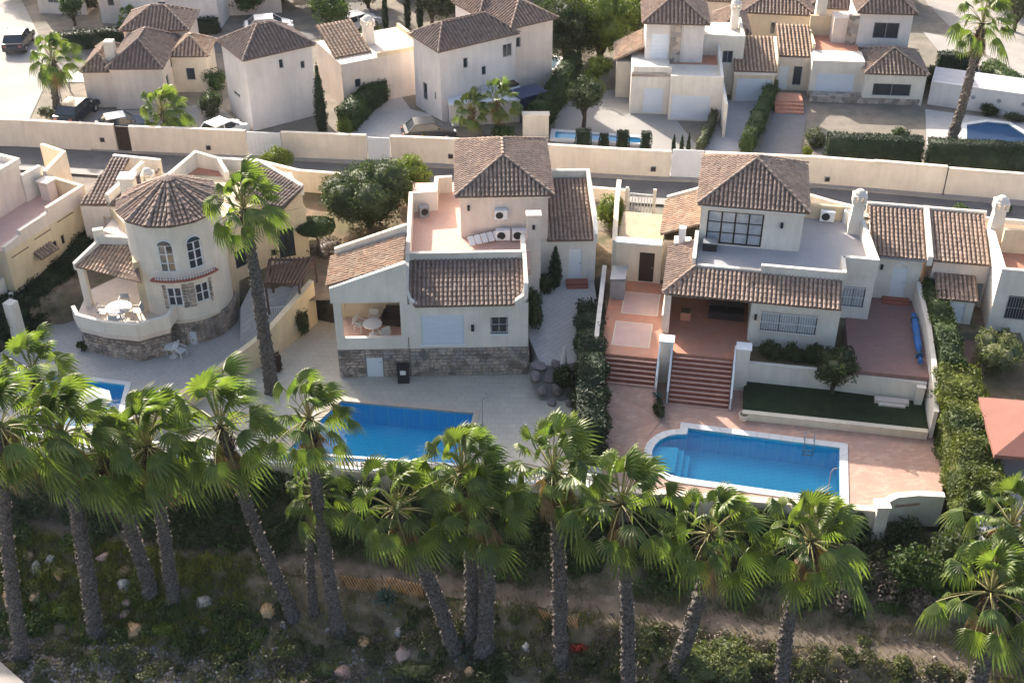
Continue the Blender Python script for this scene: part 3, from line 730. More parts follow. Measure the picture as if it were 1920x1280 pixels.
sheet('pool_terrace', [G(*p, .0) for p in ((1735, 205), (1990, 240), (1990, 310), (1738, 292))], .016, DECK1)
sheet('parking_yard', [G(*p, .0) for p in ((640, 240), (730, 150), (770, 205), (850, 225), (850, 268), (640, 255))], .014, DECK1)
sheet('parking_yard', [G(*p, .0) for p in ((110, 210), (330, 205), (400, 190), (460, 240), (420, 245), (110, 232))], .014, SIDEW)

# boundary wall along the street
def wallrun(label, P, h, th=.22, m=WALLM, z0=-.02, name='boundary_wall', cap=True, group=None, cat='wall'):
    T = thing(name, label, cat, (*P[0], 0)); P2 = [(x-P[0][0], y-P[0][1]) for x, y in P]
    MB().strip(P2, z0, h, th).build('wall', m, T)
    if cap:
        hh = h if hasattr(h, '__len__') else [h]*len(P); MB().strip(P2, hh, [q+.05 for q in hh], th+.07).build('coping', m, T)
    return T
BW = lambda x: np.interp(x, [-400, 50, 250, 560, 830, 1200, 1540, 1920, 2400], [262, 274, 285, 297, 308, 331, 346, 378, 412])
segs = [(-300, 222, 'cream street wall at far left, left of the brown gate', WALLM, 2.05), (250, 466, 'cream street wall behind the short bushy palm, right of the brown gate', WALLM, 2.0),
        (532, 690, 'cream street wall between the two white sliding gates at left', WALLM, 2.0), (735, 1018, 'cream street wall behind the hip-roofed upper room of the middle villa', WALLM, 2.0),
        (1018, 1255, 'cream street wall in front of the small far pool with clipped shrubs', WALLM, 2.0), (1318, 1630, 'cream street wall behind the pyramid roof of the right villa', WALLM, 2.05),
        (1630, 1765, 'short cream street wall panel left of the dark seam', WALLM, 2.1), (1765, 2350, 'cream street wall at the right end below the dark hedge', WALLM, 2.0)]
for a, b, lab, m, h in segs:
    P = [G(x, BW(x), 0) for x in np.linspace(a, b, 4)]; W_ = wallrun(lab, P, h, m=m)
def gate_run(label, a, b, m, h=1.95, n=6, name='sliding_gate', cat='gate'):
    A, B = Vector(G(a, BW(a), 0)), Vector(G(b, BW(b), 0)); d = (B-A).normalized(); nn = Vector((-d.y, d.x)); L = (B-A).length
    T = thing(name, label, cat, (A.x, A.y, 0)); mb = MB(); mb.obox((*((B-A)/2), h/2+.03), (*d, 0), (*nn, 0), (0, 0, 1), L/2-.04, .03, h/2-.05); mb.build('gate_panel', m, T)
    for i in range(n):
        m2 = MB(); c = d*(L*(i+.5)/n)-nn*.045; m2.obox((c.x, c.y, h/2+.03), (*d, 0), (*nn, 0), (0, 0, 1), L/n/2-.03, .012, h/2-.1); m2.build('board', m, T)
    return T
gate_run('dark brown boarded gate in the cream street wall', 223, 249, DARKF, 2.0, 3)
gate_run('white sliding gate below the white cubic house', 467, 531, WHITEP, 1.95, 8)
gate_run('pale blue-white gate left of the middle villa', 691, 734, WHITEP, 1.9, 5)
gate_run('tall white gate between the clipped shrubs and the right villa', 1256, 1317, WHITEP, 2.2, 7)
def meter(label, px, py, w=.36, h=.36):
    y0 = G(px, BW(px), 0)[1]-.14; z = HZ(px*0+XAT(y0, 1, px), y0, py); x = XAT(y0, z, px)
    T = thing('meter_box', label, 'meter box', (x, y0, z)); MB().box(-w/2, w/2, -.05, .05, -h/2, h/2).build('box', GREYM, T)
    MB().box(-w/2+.04, w/2-.04, -.07, -.052, -h/2+.04, h/2-.04).build('cover', DARKF, T)
for lab, px, py in (('dark meter box on the cream wall just left of the brown gate', 192, 262), ('dark meter box on the cream wall above the left villa', 391, 277),
                    ('dark meter box on the wall beside the bushy garden tree', 845, 293), ('dark meter box on the wall right of the middle villa', 1225, 317), ('dark meter box on the wall right of the pyramid roof', 1551, 336)):
    meter(lab, px, py)
MBJ = MB()
near_w = [G(x, y, 1.0) for x, y in ((1100, 350), (1180, 356))]
wallrun('low cream roadside wall right of the middle villa roof', near_w, .95, m=WALLM)
wallrun('long low cream wall on the near side of the road behind the right villa', [G(x, y, .9) for x, y in ((1500, 360), (1560, 378), (1620, 392))], .9, m=WALLM)
wallrun('low pale wall edging the road at the right villa wings', [G(x, y, .6) for x, y in ((1630, 392), (1840, 405), (1990, 418))], .55, m=WALLM, cap=False)
wallrun('yellow-cream roadside wall beside the round-crowned tree', [G(x, y, 1.6) for x, y in ((478, 300), (560, 320), (640, 326))], 1.6, m=WALLM)

# ---------------------------------------------------------------- pool decks
DZ = -1.9
W12 = [(-11.8, 61.6), (-13.9, 57.8), (-16.4, 54.9), (-20.3, 49.7)]
front = lambda a, b, n=6: [(x, deck_front(x)) for x in np.linspace(a, b, n)]
pool2 = pxs([(640, 752), (888, 775), (862, 872), (520, 862)], DZ)
pA, pB, pD = [Vector(G(*p, DZ)) for p in ((1290, 803), (1574, 840), (1286, 897))]
ex = (pB-pA).normalized(); ey = Vector((-ex.y, ex.x)); Dp = abs((pD-pA).dot(ey)); Lp_ = (pB-pA).length
pl3 = lambda u, v: tuple(pA+ex*u-ey*v)
Da = Dp-.55; arc3 = [pl3(-1.65*math.sin(math.pi*k/10), .55+Da/2+Da*.5*math.cos(math.pi*k/10)) for k in range(11)]       # from (0,Dp) round to (0,0)
pool3 = [pl3(0, 0), pl3(Lp_, 0), pl3(Lp_, Dp), pl3(0, Dp)]+arc3[1:]
def offset(poly, d):
    n = len(poly); out = []; P = [Vector(p) for p in poly]; ar = sum(P[i].x*P[(i+1) % n].y-P[(i+1) % n].x*P[i].y for i in range(n)); sg = 1 if ar > 0 else -1
    for i in range(n):
        a = (P[i]-P[i-1]).normalized(); b = (P[(i+1) % n]-P[i]).normalized(); t = (a+b).normalized(); nn = Vector((t.y, -t.x))*sg; out.append(tuple(P[i]+nn*d/max(.5, t.dot(a))))
    return out
def pool(label, poly, cm, cw=.35, depth=1.4, level=-.12, name='swimming_pool', tm=None):
    c = Vector((sum(p[0] for p in poly)/len(poly), sum(p[1] for p in poly)/len(poly))); T = thing(name, label, 'pool', (c.x, c.y, DZ if c.y < 70 else 0))
    Q = [(p[0]-c.x, p[1]-c.y) for p in poly]; n = len(Q); mb = MB()
    ar = sum(Q[i][0]*Q[(i+1) % n][1]-Q[(i+1) % n][0]*Q[i][1] for i in range(n))
    if ar < 0: Q = Q[::-1]
    for i in range(n): a, b = Q[i], Q[(i+1) % n]; mb.quad((*b, 0), (*a, 0), (*a, -depth), (*b, -depth))
    mb.add([(x, y, -depth) for x, y in Q], [tuple(range(n))]); mb.build('basin', tm or POOLT, T)
    MB().add([(x, y, level) for x, y in Q], [tuple(range(n))]).build('water', WATER, T)
    O = offset(Q, cw); k = 0                                # coping, one slab after another
    for i in range(n):
        a, b, oa, ob = [Vector(v) for v in (Q[i], Q[(i+1) % n], O[i], O[(i+1) % n])]; m = max(1, int((b-a).length/.6))
        for j in range(m):
            e_ = .009/max(.3, (b-a).length); t0, t1 = j/m+e_, (j+1)/m-e_; q = [a.lerp(b, t0), a.lerp(b, t1), oa.lerp(ob, t1), oa.lerp(ob, t0)]
            MB().prism([tuple(v) for v in (q[3], q[2], q[1], q[0])], -.1, .05).build('coping_slab', cm, T)
    return T, Q, c
deck2 = front(-20.3, 4.6)+[(4.4, 57), (-.0, 57.5), (-9.4, 57.5), (-9.4, 61), (-11.7, 61.8)]+W12[1:3]
sheet('pool_deck', deck2, DZ, DECK, [offset(pool2, .05)], th=.15)
deck1 = front(-40, -20.3)+[W12[2], W12[1], W12[0], (-14, 64), (-18, 63), (-26, 63.5), (-30, 58), (-40, 56)]
pool1 = pxs([(100, 705), (235, 722), (215, 800), (50, 800)], DZ)
sheet('pool_deck', deck1, DZ+.004, DECK1, [offset(pool1, .05)], th=.15)
H3 = (13.46, 56.306, -10)
def h3(x, y): a = R(H3[2]); return (H3[0]+x*math.cos(a)-y*math.sin(a), H3[1]+x*math.sin(a)+y*math.cos(a))
deck3 = front(4.6, 18.0)+[(21.3, 45.6), h3(10.2, -4), h3(10.2, 0), h3(-5, 0), h3(-8.6, 0), (4.6, 55.5)]
sheet('pool_deck', deck3, DZ-.004, PAVE3, [offset(pool3, .05)], th=.15)
pool('deep blue swimming pool with straight edges in front of the middle villa', pool2, COPING2, .3)
T3, Q3, c3 = pool('turquoise swimming pool with a rounded left end on pink brick paving', pool3, COPING, .42, tm=POOLT3)
pool('small pool half hidden behind the palm crowns at the left', pool1, COPING, .3)
# ladder and rail at pool 3
def hoop(mb, a, b, h, r=.022):
    a, b = Vector(a), Vector(b); pts = [a, a+Vector((0, 0, h*.8)), a.lerp(b, .25)+Vector((0, 0, h)), a.lerp(b, .7)+Vector((0, 0, h*.9)), b+Vector((0, 0, -.5))]
    mb.tube(pts, r, 6)
p = pl3(Lp_*.80, 0); T = thing('pool_ladder', 'steel ladder at the back right edge of the round-ended pool', 'pool ladder', (*p, DZ), H3[2])
for s in (-.25, .25): hoop_mb = MB(); hoop(hoop_mb, (s, .25, 0), (s, -.35, 0), .75); hoop_mb.build('rail', GREYM, T)
for z in (-.2, -.45): MB().box(-.25, .25, -.38, -.30, z, z+.04).build('rung', GREYM, T)
for (px, py, lab, zz) in ((1085, 770, 'thin pool shower post on the pale deck right of the middle pool', DZ), (1549, 934, 'slim pole at the front edge of the round-ended pool', DZ)):
    if px == 1085: px, py = 905, 800
    x, y = G(px, py, zz); T = thing('shower_post', lab, 'post', (x, y, zz)); MB().tube([(0, 0, 0), (0, 0, 1.7), (.12, 0, 1.95), (.3, 0, 1.95)], .03, 8).build('pipe', GREYM, T)
    MB().box(-.12, .12, -.12, .12, 0, .05).build('base', GREYM, T)

# retaining wall and balustrades at the front of the decks
def retain(label, a, b, m):
    P = front(a, b, 5); T = thing('retaining_wall', label, 'wall', (*P[0], 0)); MB().strip([(x-P[0][0], y-.25-P[0][1]) for x, y in P], -5.2, DZ-.0, .3).build('wall', m, T)
    MB().strip([(x-P[0][0], y-.25-P[0][1]) for x, y in P], DZ, DZ+.12, .4).build('coping', m, T)
retain('long retaining wall below the pool of the left villa', -40, -20.4, CREAM)
retain('retaining wall below the pool of the middle villa', -20.3, 4.5, CREAM)
retain('retaining wall below the brick pool terrace of the right villa', 4.6, 18.1, CREAM)
def balustrade(label, P, h=.8, step=.22, z=DZ+.12, m=WHITEP):
    T = thing('balustrade', label, 'balustrade', (*P[0], z)); P = [(x-P[0][0], y-P[0][1]) for x, y in P]
    MB().strip(P, h-.09, h, .16).build('top_rail', m, T); MB().strip(P, 0, .06, .18).build('bottom_rail', m, T)
    prof = [(.035, .06), (.06, .18), (.065, .3), (.03, .5), (.03, .6), (.05, h-.09)]; me = MB().lathe(prof, 6).mesh('baluster'); me.materials.append(m)
    for i in range(len(P)-1):
        a, b = Vector(P[i]), Vector(P[i+1]); k = int((b-a).length/step)
        for j in range(k):
            c = a.lerp(b, (j+.5)/k); o = link('baluster', me, T); o.location = (c.x, c.y, 0)
balustrade('white balustrade at the front edge of the middle pool deck', [(x, y-.25) for x, y in front(-19.5, 4.2, 6)])
balustrade('white balustrade at the front edge of the left villa deck', [(x, y-.25) for x, y in front(-31, -20.8, 4)])
T = wallrun('white low wall curving round the front right corner of the brick pool terrace', [(18.0, 44.9), (18.9, 45.45), (20.0, 45.6), (21.3, 45.5)], DZ+.45, .3, WHITE, -3.4)
T = thing('gate_pillar', 'white pillar with openings at the right end of the retaining wall', 'pillar', (18.05, 44.75, -4.6))
MB().box(-.3, .3, -.3, .3, 0, 3.2).build('shaft', WHITE, T); MB().box(-.36, .36, -.36, .36, 3.2, 3.3).build('cap', WHITE, T)

# wall between plot 1 and 2
T = wallrun('cream garden wall stepping down between the left and middle villas', W12, [1.0, -.0, -.7, -1.0], .28, WARM, DZ-.1)
# ---------------------------------------------------------------- HOUSE 2 (middle villa)
V2 = thing('villa', 'cream two-storey villa with terracotta roof terrace, the middle one of the front row', 'house', (-9.7, 55.9, 0), 2)
rng = random.Random(3)
PZ = 0.02
bA = [(0, .02), (3.95, .02), (3.95, 7.0), (0, 7.0)]           # left porch block
# stone plinth
shell(V2, [(.0, .05), (4.0, .05), (4.0, 3), (0, 3)], DZ-.1, PZ, MORTAR, {0: [(1.55, 2.45, DZ, DZ+1.3)]}, 'plinth', top=False)
shell(V2, [(4.0, .0), (10.6, .0), (10.6, 3), (4.0, 3)], DZ-.1, PZ, MORTAR, None, 'plinth', top=False)
P, d, inn = edge([(0, .05), (4, .05)], 0)
for a, b, c, e in ((0, 1.5, DZ, PZ), (2.5, 4.0, DZ, PZ), (1.5, 2.5, DZ+1.32, PZ)): stones(V2, lambda u, z, k, a=a: P(u+a, z, k), d, inn, b-a, c, e, rng, .3)
P2_, d2, inn2 = edge([(4.0, 0), (10.6, 0)], 0); stones(V2, P2_, d2, inn2, 6.6, DZ, PZ, rng, .32)
P3_, d3, inn3 = edge([(10.6, 0), (10.6, 3)], 0); stones(V2, P3_, d3, inn3, 3, DZ, PZ, rng, .34)
door(V2, [(0, .05), (4, .05)], 0, (1.55, 2.45, DZ, DZ+1.3), SHUT, .02, 'cellar_door', 1)
# porch walls: parapet, corner piers, gable with sloping top
mb = MB()
mb.box(0, 3.95, -.02, .2, PZ, .78)                       # balcony parapet
mb.box(0, .42, -.02, .24, .78, 3.1); mb.box(3.6, 4.02, -.02, .3, .78, 3.1)
mb.add([(-.12, -.05, 3.1), (4.02, -.05, 3.1), (4.02, -.05, 5.55), (-.12, -.05, 4.05), (-.12, .22, 3.1), (4.02, .22, 3.1), (4.02, .22, 5.55), (-.12, .22, 4.05)],
       [(0, 1, 2, 3), (5, 4, 7, 6), (3, 2, 6, 7), (1, 0, 4, 5), (0, 3, 7, 4), (1, 5, 6, 2)])
mb.build('porch_wall', WHITE, V2)
mb = MB(); mb.box(0.0, .2, 3.2, 3.5, PZ, 4.0); mb.box(0, 4, 3.3, 3.5, PZ, 4.1); mb.build('porch_wall', WARM, V2)
MB().box(0, 4, .2, 3.3, -.1, PZ).build('porch_floor', TERRAP, V2)
mb = MB(); mb.strip([(-.1, 3.5), (4.0, 3.5)], [3.7, 5.2], [4.5, 5.95], .22); mb.build('parapet', WHITE, V2)
rf = Roof(V2, TILEO, limit=130); rf.face([(-.3, .15, 4.02), (3.95, .15, 5.45), (3.95, 3.4, 5.45), (-.3, 3.4, 4.02)]); rf.done()
rf = Roof(V2, TILEO, limit=0); rf.face([(1.0, 3.65, 4.0), (3.95, 3.65, 5.1), (3.95, 5.2, 5.1), (1.0, 5.2, 4.0)]); rf.done(name='rear_porch_roof')
# right block front with shutter and window
bB = [(4.0, -.03), (10.6, -.03), (10.6, 6.9), (4.0, 6.9)]
oS, oW = (.72, 3.05, .32, 2.2), (4.55, 5.45, .95, 2.0)
shell(V2, bB, PZ, 2.92, WHITE, {0: [oS, oW]}, top=False)
shutter(V2, bB, 0, oS); window(V2, bB, 0, oW, 2, 2, WHITEP, GLASS, sill=WHITEP, bars=.14)
mb = MB(); P, d, inn = edge(bB, 0); mb.obox(P(1.88, .26, -.04), d, inn, (0, 0, 1), 1.25, .07, .05); mb.build('sill', WHITEP, V2)
mb = MB(); mb.box(7.45, 7.62, -.2, -.035, 1.2, 1.55); mb.build('wall_lamp', IRON, V2)
rf = Roof(V2, TILEG, limit=170); rf.face([(4.45, -.22, 2.9), (9.75, -.22, 2.9), (10.35, .35, 3.08), (10.35, 3.0, 3.92), (4.1, 3.0, 3.92), (4.1, .3, 3.06)]); rf.done()
# curved side parapets of the front roof
mb = MB()
mb.strip([(9.85, -.0), (10.3, .1), (10.5, .5), (10.5, 3.1)], 2.5, [3.05, 3.35, 3.85, 4.35], .22)
mb.build('parapet', WHITE, V2)
mb = MB(); mb.strip([(4.55, .0), (4.2, .1), (3.98, .5), (3.98, 3.1)], 2.4, [3.0, 3.2, 3.6, 4.35], .2); mb.build('parapet', WHITE, V2)
MB().box(3.85, 10.6, 3.0, 3.22, 2.6, 4.35).build('parapet', WHITE, V2)
# terrace
MB().box(3.9, 10.9, 3.2, 14.0, 2.7, 3.1).build('terrace_floor', TERRAP, V2)
mb = MB(); mb.strip([(3.98, 3.1), (3.94, 10.2), (5.4, 10.4), (5.45, 12.6), (6.4, 12.7)], 2.6, [4.35, 4.4, 4.4, 4.2, 4.2], .24); mb.build('parapet', WHITE, V2)
MB().box(10.35, 10.6, 3.2, 4.9, 2.6, 4.35).build('parapet', WHITE, V2)
shell(V2, [(3.9, 6.9), (6.8, 6.9), (6.8, 14), (3.9, 14)], -.05, 2.68, WARM, top=True, name='rear_wall')
# upper room
bU = [(6.95, 6.95), (12.05, 6.95), (12.05, 14.1), (6.95, 14.1)]
shell(V2, bU, 0, 5.85, PINKW, {3: [(2, 2.9, 3.15, 5.1)]}); door(V2, bU, 3, (2, 2.9, 3.15, 5.1), GLASS, name='terrace_door')
MB().box(6.85, 12.15, 6.82, 6.94, 5.66, 5.86).build('eave_moulding', WHITE, V2)
MB().box(7.35, 7.5, 6.8, 6.95, 4.9, 5.2).build('wall_lamp', IRON, V2)
rf = Roof(V2, TILE, limit=0); hip(rf, 6.65, 12.35, 6.7, 14.2, 5.88, 7.2, 2.6); rf.done()
# pier, right wing
MB().box(10.75, 11.5, 5.2, 5.75, -.05, 5.35).box(10.68, 11.57, 5.13, 5.82, 5.35, 5.45).build('chimney', PINKW, V2)
MB().box(11.05, 11.2, 5.08, 5.2, 4.55, 4.8).build('wall_lamp', IRON, V2)
MB().box(10.6, 11.6, 5.75, 7.0, 0, 3.0).build('link_wall', PINKW, V2)
bW = [(11.5, 6.9), (14.95, 6.9), (14.95, 12.5), (11.5, 12.5)]
oD = (1.85, 2.65, .18, 2.2)
shell(V2, bW, -.05, 2.75, WHITE, {0: [oD]}); door(V2, bW, 0, oD, WHITEP, name='front_door')
rf = Roof(V2, TILE, limit=0); rf.face([(12.0, 6.75, 2.85), (14.75, 6.75, 2.85), (14.75, 12.2, 4.2), (12.2, 12.2, 4.2)]); rf.done(name='wing_roof')
mb = MB(); mb.strip([(14.9, 6.85), (14.95, 8.2), (14.85, 12.4), (12.2, 12.45)], 2.6, [3.2, 3.75, 4.65, 4.65], .24); mb.build('parapet', WHITE, V2)
for i in range(3): MB().box(13.2, 14.5, 6.6-.3*i-.3, 6.85-.3*i, -.05-.12*i, .14-.12*i).build('door_step', REDST, V2)
# furniture and plant on the terrace
def ac(label, par, x, y, z, yaw=0, s=1, cat='air conditioner'):
    T = thing('air_conditioner', label, cat, (x, y, z), yaw); MB().box(-.42*s, .42*s, -.16, .16, .06, .72*s).build('case', WHITEP, T)
    MB().box(-.35*s, -.28*s, -.17, .17, 0, .06).box(.28*s, .35*s, -.17, .17, 0, .06).build('foot', GREYM, T)
    mb = MB(); seg = 14; mb.add([(-.1*s+.25*s*math.cos(6.283*k/seg), -.168, .38*s+.25*s*math.sin(6.283*k/seg)) for k in range(seg)], [tuple(range(seg))]); mb.build('fan_grille', IRON, T)
def v2(x, y): a = R(2); return (-9.7+x*math.cos(a)-y*math.sin(a), 55.9+x*math.sin(a)+y*math.cos(a))
x, y = v2(9.4, 6.5); ac('white air conditioner on the roof terrace floor, beside the pier', None, x, y, 3.1, 2)
x, y = v2(10.35, 6.4); ac('grey-fronted air conditioner at the foot of the pier on the roof terrace', None, x, y, 3.15, 2)
x, y = v2(9.3, 6.75); ac('air conditioner fixed high on the wall of the upper room', None, x, y, 4.35, 2, .9)
x, y = v2(4.7, 9.6); T = thing('air_conditioner', 'round-fronted outdoor unit in the back left corner of the terracotta terrace', 'air conditioner', (x, y, 3.1), 20)
MB().box(-.3, .3, -.2, .2, 0, .7).build('case', GREYM, T); MB().lathe([(.22, 0), (.22, .03), (0, .03)], 14).build('fan_grille', IRON, T).rotation_euler = (R(90), 0, 0); KIDS(T)[-1].location = (0, -.2, .38)
x, y = v2(8.3, 6.2); T = thing('sun_lounger', 'folded white sun lounger leaning on the terrace wall', 'sun lounger', (x, y, 3.12), 24)
for k in range(5): MB().obox((-.8+.4*k, 0, .32), (1, 0, 0), (0, .8, .6), (0, -.6, .8), .17, .3, .03).build('cushion', PLAST, T)
MB().bar((-1, -.2, .15), (1, -.2, .15), .03).bar((-1, .25, .5), (1, .25, .5), .03).build('frame', BROWNW, T)
# porch furniture
def ptable(label, x, y, z, r=.5, m=PLAST, h=.72, name='table'):
    T = thing(name, label, 'table', (x, y, z)); MB().lathe([(0, h), (r, h), (r, h-.04), (0, h-.04)], 18).build('table_top', m, T); MB().lathe([(.06, 0), (.04, .1), (.04, h-.04)], 8).build('pedestal', m, T); MB().lathe([(.26, .0), (.24, .04), (.05, .06)], 10).build('base', m, T)
def chair(label, x, y, z, yaw, m=PLAST, group=None, name='chair', cat='chair', w=.26):
    T = thing(name, label, cat, (x, y, z), yaw, group); MB().box(-w, w, -w, w, .40, .44).build('seat', m, T)
    MB().obox((0, w+.04, .68), (1, 0, 0), (0, 1, .25), (0, -.25, 1), w, .018, .24).build('backrest', m, T)
    for a in (-1, 1):
        MB().bar((a*(w+.02), -w+.02, .62), (a*(w+.02), w+.04, .64), .02).build('armrest', m, T)
        for b in (-1, 1): MB().bar((a*(w-.03), b*(w-.03), 0), (a*(w-.03), b*(w-.03), .42 if b > 0 else .42), .02).build('leg', m, T)
    return T
x, y = v2(1.9, 1.5); ptable('round white table on the sunlit porch of the middle villa', x, y, PZ, .55)
for i, (a, b, r, lab) in enumerate(((1.15, 1.9, 60, 'cream chair left of the round porch table'), (2.55, 1.0, 215, 'cream chair tipped against the porch parapet, right of the round table'), (1.9, 2.45, 0, 'cream chair behind the round porch table'))):
    x, y = v2(a, b); chair(lab, x, y, PZ, r, CANV)
x, y = v2(3.1, 2.6); T = thing('sofa', 'dark wicker sofa in the shaded corner of the porch', 'sofa', (x, y, PZ), -10); MB().box(-.6, .6, -.4, .4, .05, .42).build('seat', FURN, T); MB().box(-.6, .6, .28, .42, .42, .9).build('backrest', FURN, T); MB().box(-.72, -.6, -.4, .42, .05, .65).build('armrest', FURN, T); MB().box(.6, .72, -.4, .42, .05, .65).build('armrest', FURN, T)
x, y = v2(3.6, -.45); T = thing('water_heater', 'dark box with a pale dial against the stone plinth below the porch', 'equipment box', (x, y, DZ), 2); MB().box(-.32, .32, -.25, .25, 0, 1.0).build('case', IRON, T); MB().box(-.16, .16, -.27, -.252, .62, .9).build('dial', PLAST, T); MB().box(-.36, .36, -.29, .29, 1.0, 1.05).build('lid', IRON, T)
# side passage of villa 2
mb = MB(); L2 = [v2(10.62, 6.9), v2(14.9, 6.9), v2(14.9, 3), v2(14.3, -.6), v2(11.3, -.6), v2(10.62, 2)]; zz = [0, 0, -.25, -.9, -.9, -.4]
mb.add([(x, y, z) for (x, y), z in zip(L2, zz)]+[(x, y, -2.2) for (x, y) in L2], [(5, 4, 3, 2, 1, 0)]+[(i, (i+1) % 6, 6+(i+1) % 6, 6+i) for i in range(6)]); mb.build('side_path', DECK1, kind='structure')

# ---------------------------------------------------------------- HOUSE 3 (right villa)
V3 = thing('villa', 'cream villa with a pyramid-roofed upper room, grey roof terrace and outdoor staircase', 'house', (H3[0], H3[1], 0), H3[2])
# platforms (structure)
PL = thing  # alias
def h3struct(name, fn, m):
    mb = MB(); fn(mb); o = mb.build(name, m, None, kind='structure'); o.location = (H3[0], H3[1], 0); o.rotation_euler = (0, 0, R(H3[2])); return o
h3struct('front_terrace', lambda b: b.box(-5.15, -.25, -1.42, 4.4, -2.1, 0), TERRA)
ramp = h3struct('entrance_terrace', lambda b: b.box(-8.45, -5.16, -2.15, 5.7, -2.1, -.004), TERRA)
for (a, b_, c, d_) in ((-7.55, -5.55, 2.15, 4.4), (-7.75, -5.75, -1.18, 1.15)):
    MB().box(a, b_, c, d_, -.01, .006).build('inlay_panel', PINLAY, ramp); MB().box(a-.07, b_+.07, c-.07, d_+.07, -.01, .002).build('inlay_border', CREAM, ramp)
h3struct('lawn', lambda b: b.box(-.3, 9.35, -4.15, -1.25, -2.1, -1.5), LAWN)
h3struct('planting_bed', lambda b: b.box(-.24, 5.2, -1.24, .5, -2.1, -.35), GARDEN)
h3struct('side_yard', lambda b: b.box(5.21, 9.4, -1.4, 6.4, -2.1, 0), PLUM)
h3struct('deck_ramp', lambda b: b.add([(-8.6, -3.3, -1.05), (-5.1, -3.3, -1.05), (-4.6, -5.2, -1.86), (-5.6, -7.8, -1.895), (-8.6, -8.3, -1.895), (-8.6, -3.3, -2.1), (-5.1, -3.3, -2.1), (-4.6, -5.2, -2.1)], [(4, 3, 2), (4, 2, 0), (0, 2, 1), (1, 2, 7, 6)]), PAVE3)
def stairs(label, x0, x1, y, z0, z1, n, tread):
    T = thing('staircase', label, 'stairs', (H3[0], H3[1], 0), H3[2]); h = (z0-z1)/n
    for i in range(n):
        zt = z0-h*(i+1)+.0; y1 = y-tread*i; y0 = y1-tread
        MB().box(x0, x1, y0+.0, y1, zt-h*0-.22, zt).build('step', REDST, T)
        MB().box(x0, x1, y0-.035, y0+.11, zt+.002, zt+.03).build('step_nosing', STEPN, T)
    return T
S3 = stairs('wide red-tiled staircase from the villa terrace down to the brick pool deck', -4.32, -1.1, -1.42, .0, DZ, 11, .205)
MB().box(-4.30, -1.12, -3.5, -1.5, -2.0, -1.88).build('stair_base', MORTAR, S3)
mbx = MB()
for xx in (-4.42, -1.0):
    mbx.add([(xx-.07, -1.3, -2), (xx+.07, -1.3, -2), (xx+.07, -3.7, -2), (xx-.07, -3.7, -2), (xx-.07, -1.3, -.05), (xx+.07, -1.3, -.05), (xx+.07, -3.7, -1.75), (xx-.07, -3.7, -1.75)], [(0, 1, 5, 4), (1, 2, 6, 5), (2, 3, 7, 6), (3, 0, 4, 7), (4, 5, 6, 7)])
mbx.build('side_wall', STONE, S3)
for xx in (-4.42, -1.0):
    MB().bar((xx, -1.35, .82), (xx, -3.75, -1.0), .05, r2=.03).build('handrail', WHITEP, S3)
    for k in range(13):
        y = -1.4-2.3*k/12; zb = -.05-1.7*k/12; MB().box(xx-.022, xx+.022, y-.022, y+.022, zb-.05, zb+.84).build('baluster', WHITEP, S3)
S4 = stairs('smaller red-tiled steps below the entrance terrace, left of the wide staircase', -8.4, -5.2, -2.15, 0, -1.05, 6, .21)
for xx in (-8.5, -5.1):
    MB().bar((xx, -1.9, .8), (xx, -3.5, -.25), .045, r2=.03).build('handrail', WHITEP, S4)
    for k in range(9): y = -1.95-1.5*k/8; zb = -.02-1.0*k/8; MB().box(xx-.02, xx+.02, y-.02, y+.02, zb-.25, zb+.8).build('baluster', WHITEP, S4)
    MB().strip([(xx, -2.1), (xx, -3.45)], [-1.9, -1.9], [-.05, -1.0], .12).build('side_wall', WHITE, S4)
for (a, lab) in ((-4.75, 'pale blocky pillar at the left head of the wide staircase'), (-.55, 'pale blocky pillar at the right head of the wide staircase')):
    x, y = h3(a, -1.45); T = thing('gate_pillar', lab, 'pillar', (x, y, -1.9), H3[2]); MB().box(-.36, .36, -.3, .3, 0, 2.75).build('shaft', WHITE, T); MB().box(-.42, .42, -.36, .36, 2.75, 2.83).build('cap', WHITEP, T)
# low walls
def h3wall(label, pts, z0, z1, th, m, cap=True, name='garden_wall'):
    T = thing(name, label, 'wall', (H3[0], H3[1], 0), H3[2]); MB().strip(pts, z0, z1, th).build('wall', m, T)
    if cap: MB().strip(pts, z1, [q+.05 for q in z1] if hasattr(z1, '__len__') else z1+.05, th+.06).build('coping', m, T)
h3wall('low pale stone wall holding up the dark lawn beside the pool', [(-.35, -4.25), (9.3, -4.25)], -2, -1.45, .25, CREAM)
h3wall('low white wall between the lawn and the shrubs of the right villa', [(-.2, -1.25), (4.2, -1.25), (9.3, -1.5)], -1.6, -.3, .2, WHITE)
h3wall('white wall along the left side of the entrance terrace', [(-9.0, 5.6), (-8.6, -2.0)], -2, [.95, .75], .2, WHITE)
h3wall('white wall between the plum side yard and the tall hedge', [(9.25, 6.3), (9.5, 2), (9.5, -1.5), (9.5, -4.2)], -2, [1.35, 1.1, .8, -.2], .2, WHITE)
h3wall('slim white wall between the entrance terrace and the porch', [(-5.12, 3.0), (-5.12, .8)], 0, .9, .14, WHITE)
T = thing('garden_step', 'pinkish stone step at the right end of the low white wall', 'step', (*h3(7.6, -1.95), -1.5), H3[2]); MB().box(-.9, .9, -.2, .2, 0, .22).build('slab', PINKW, T); MB().box(-.7, .7, -.42, -.2, 0, .1).build('slab', PINKW, T)
x, y = h3(9.0, -1.7); T = thing('gate_pillar', 'short white post at the right end of the lawn', 'pillar', (x, y, -1.5), H3[2]); MB().box(-.2, .2, -.2, .2, 0, 1.1).build('shaft', WHITE, T); MB().box(-.25, .25, -.25, .25, 1.1, 1.17).build('cap', WHITE, T)
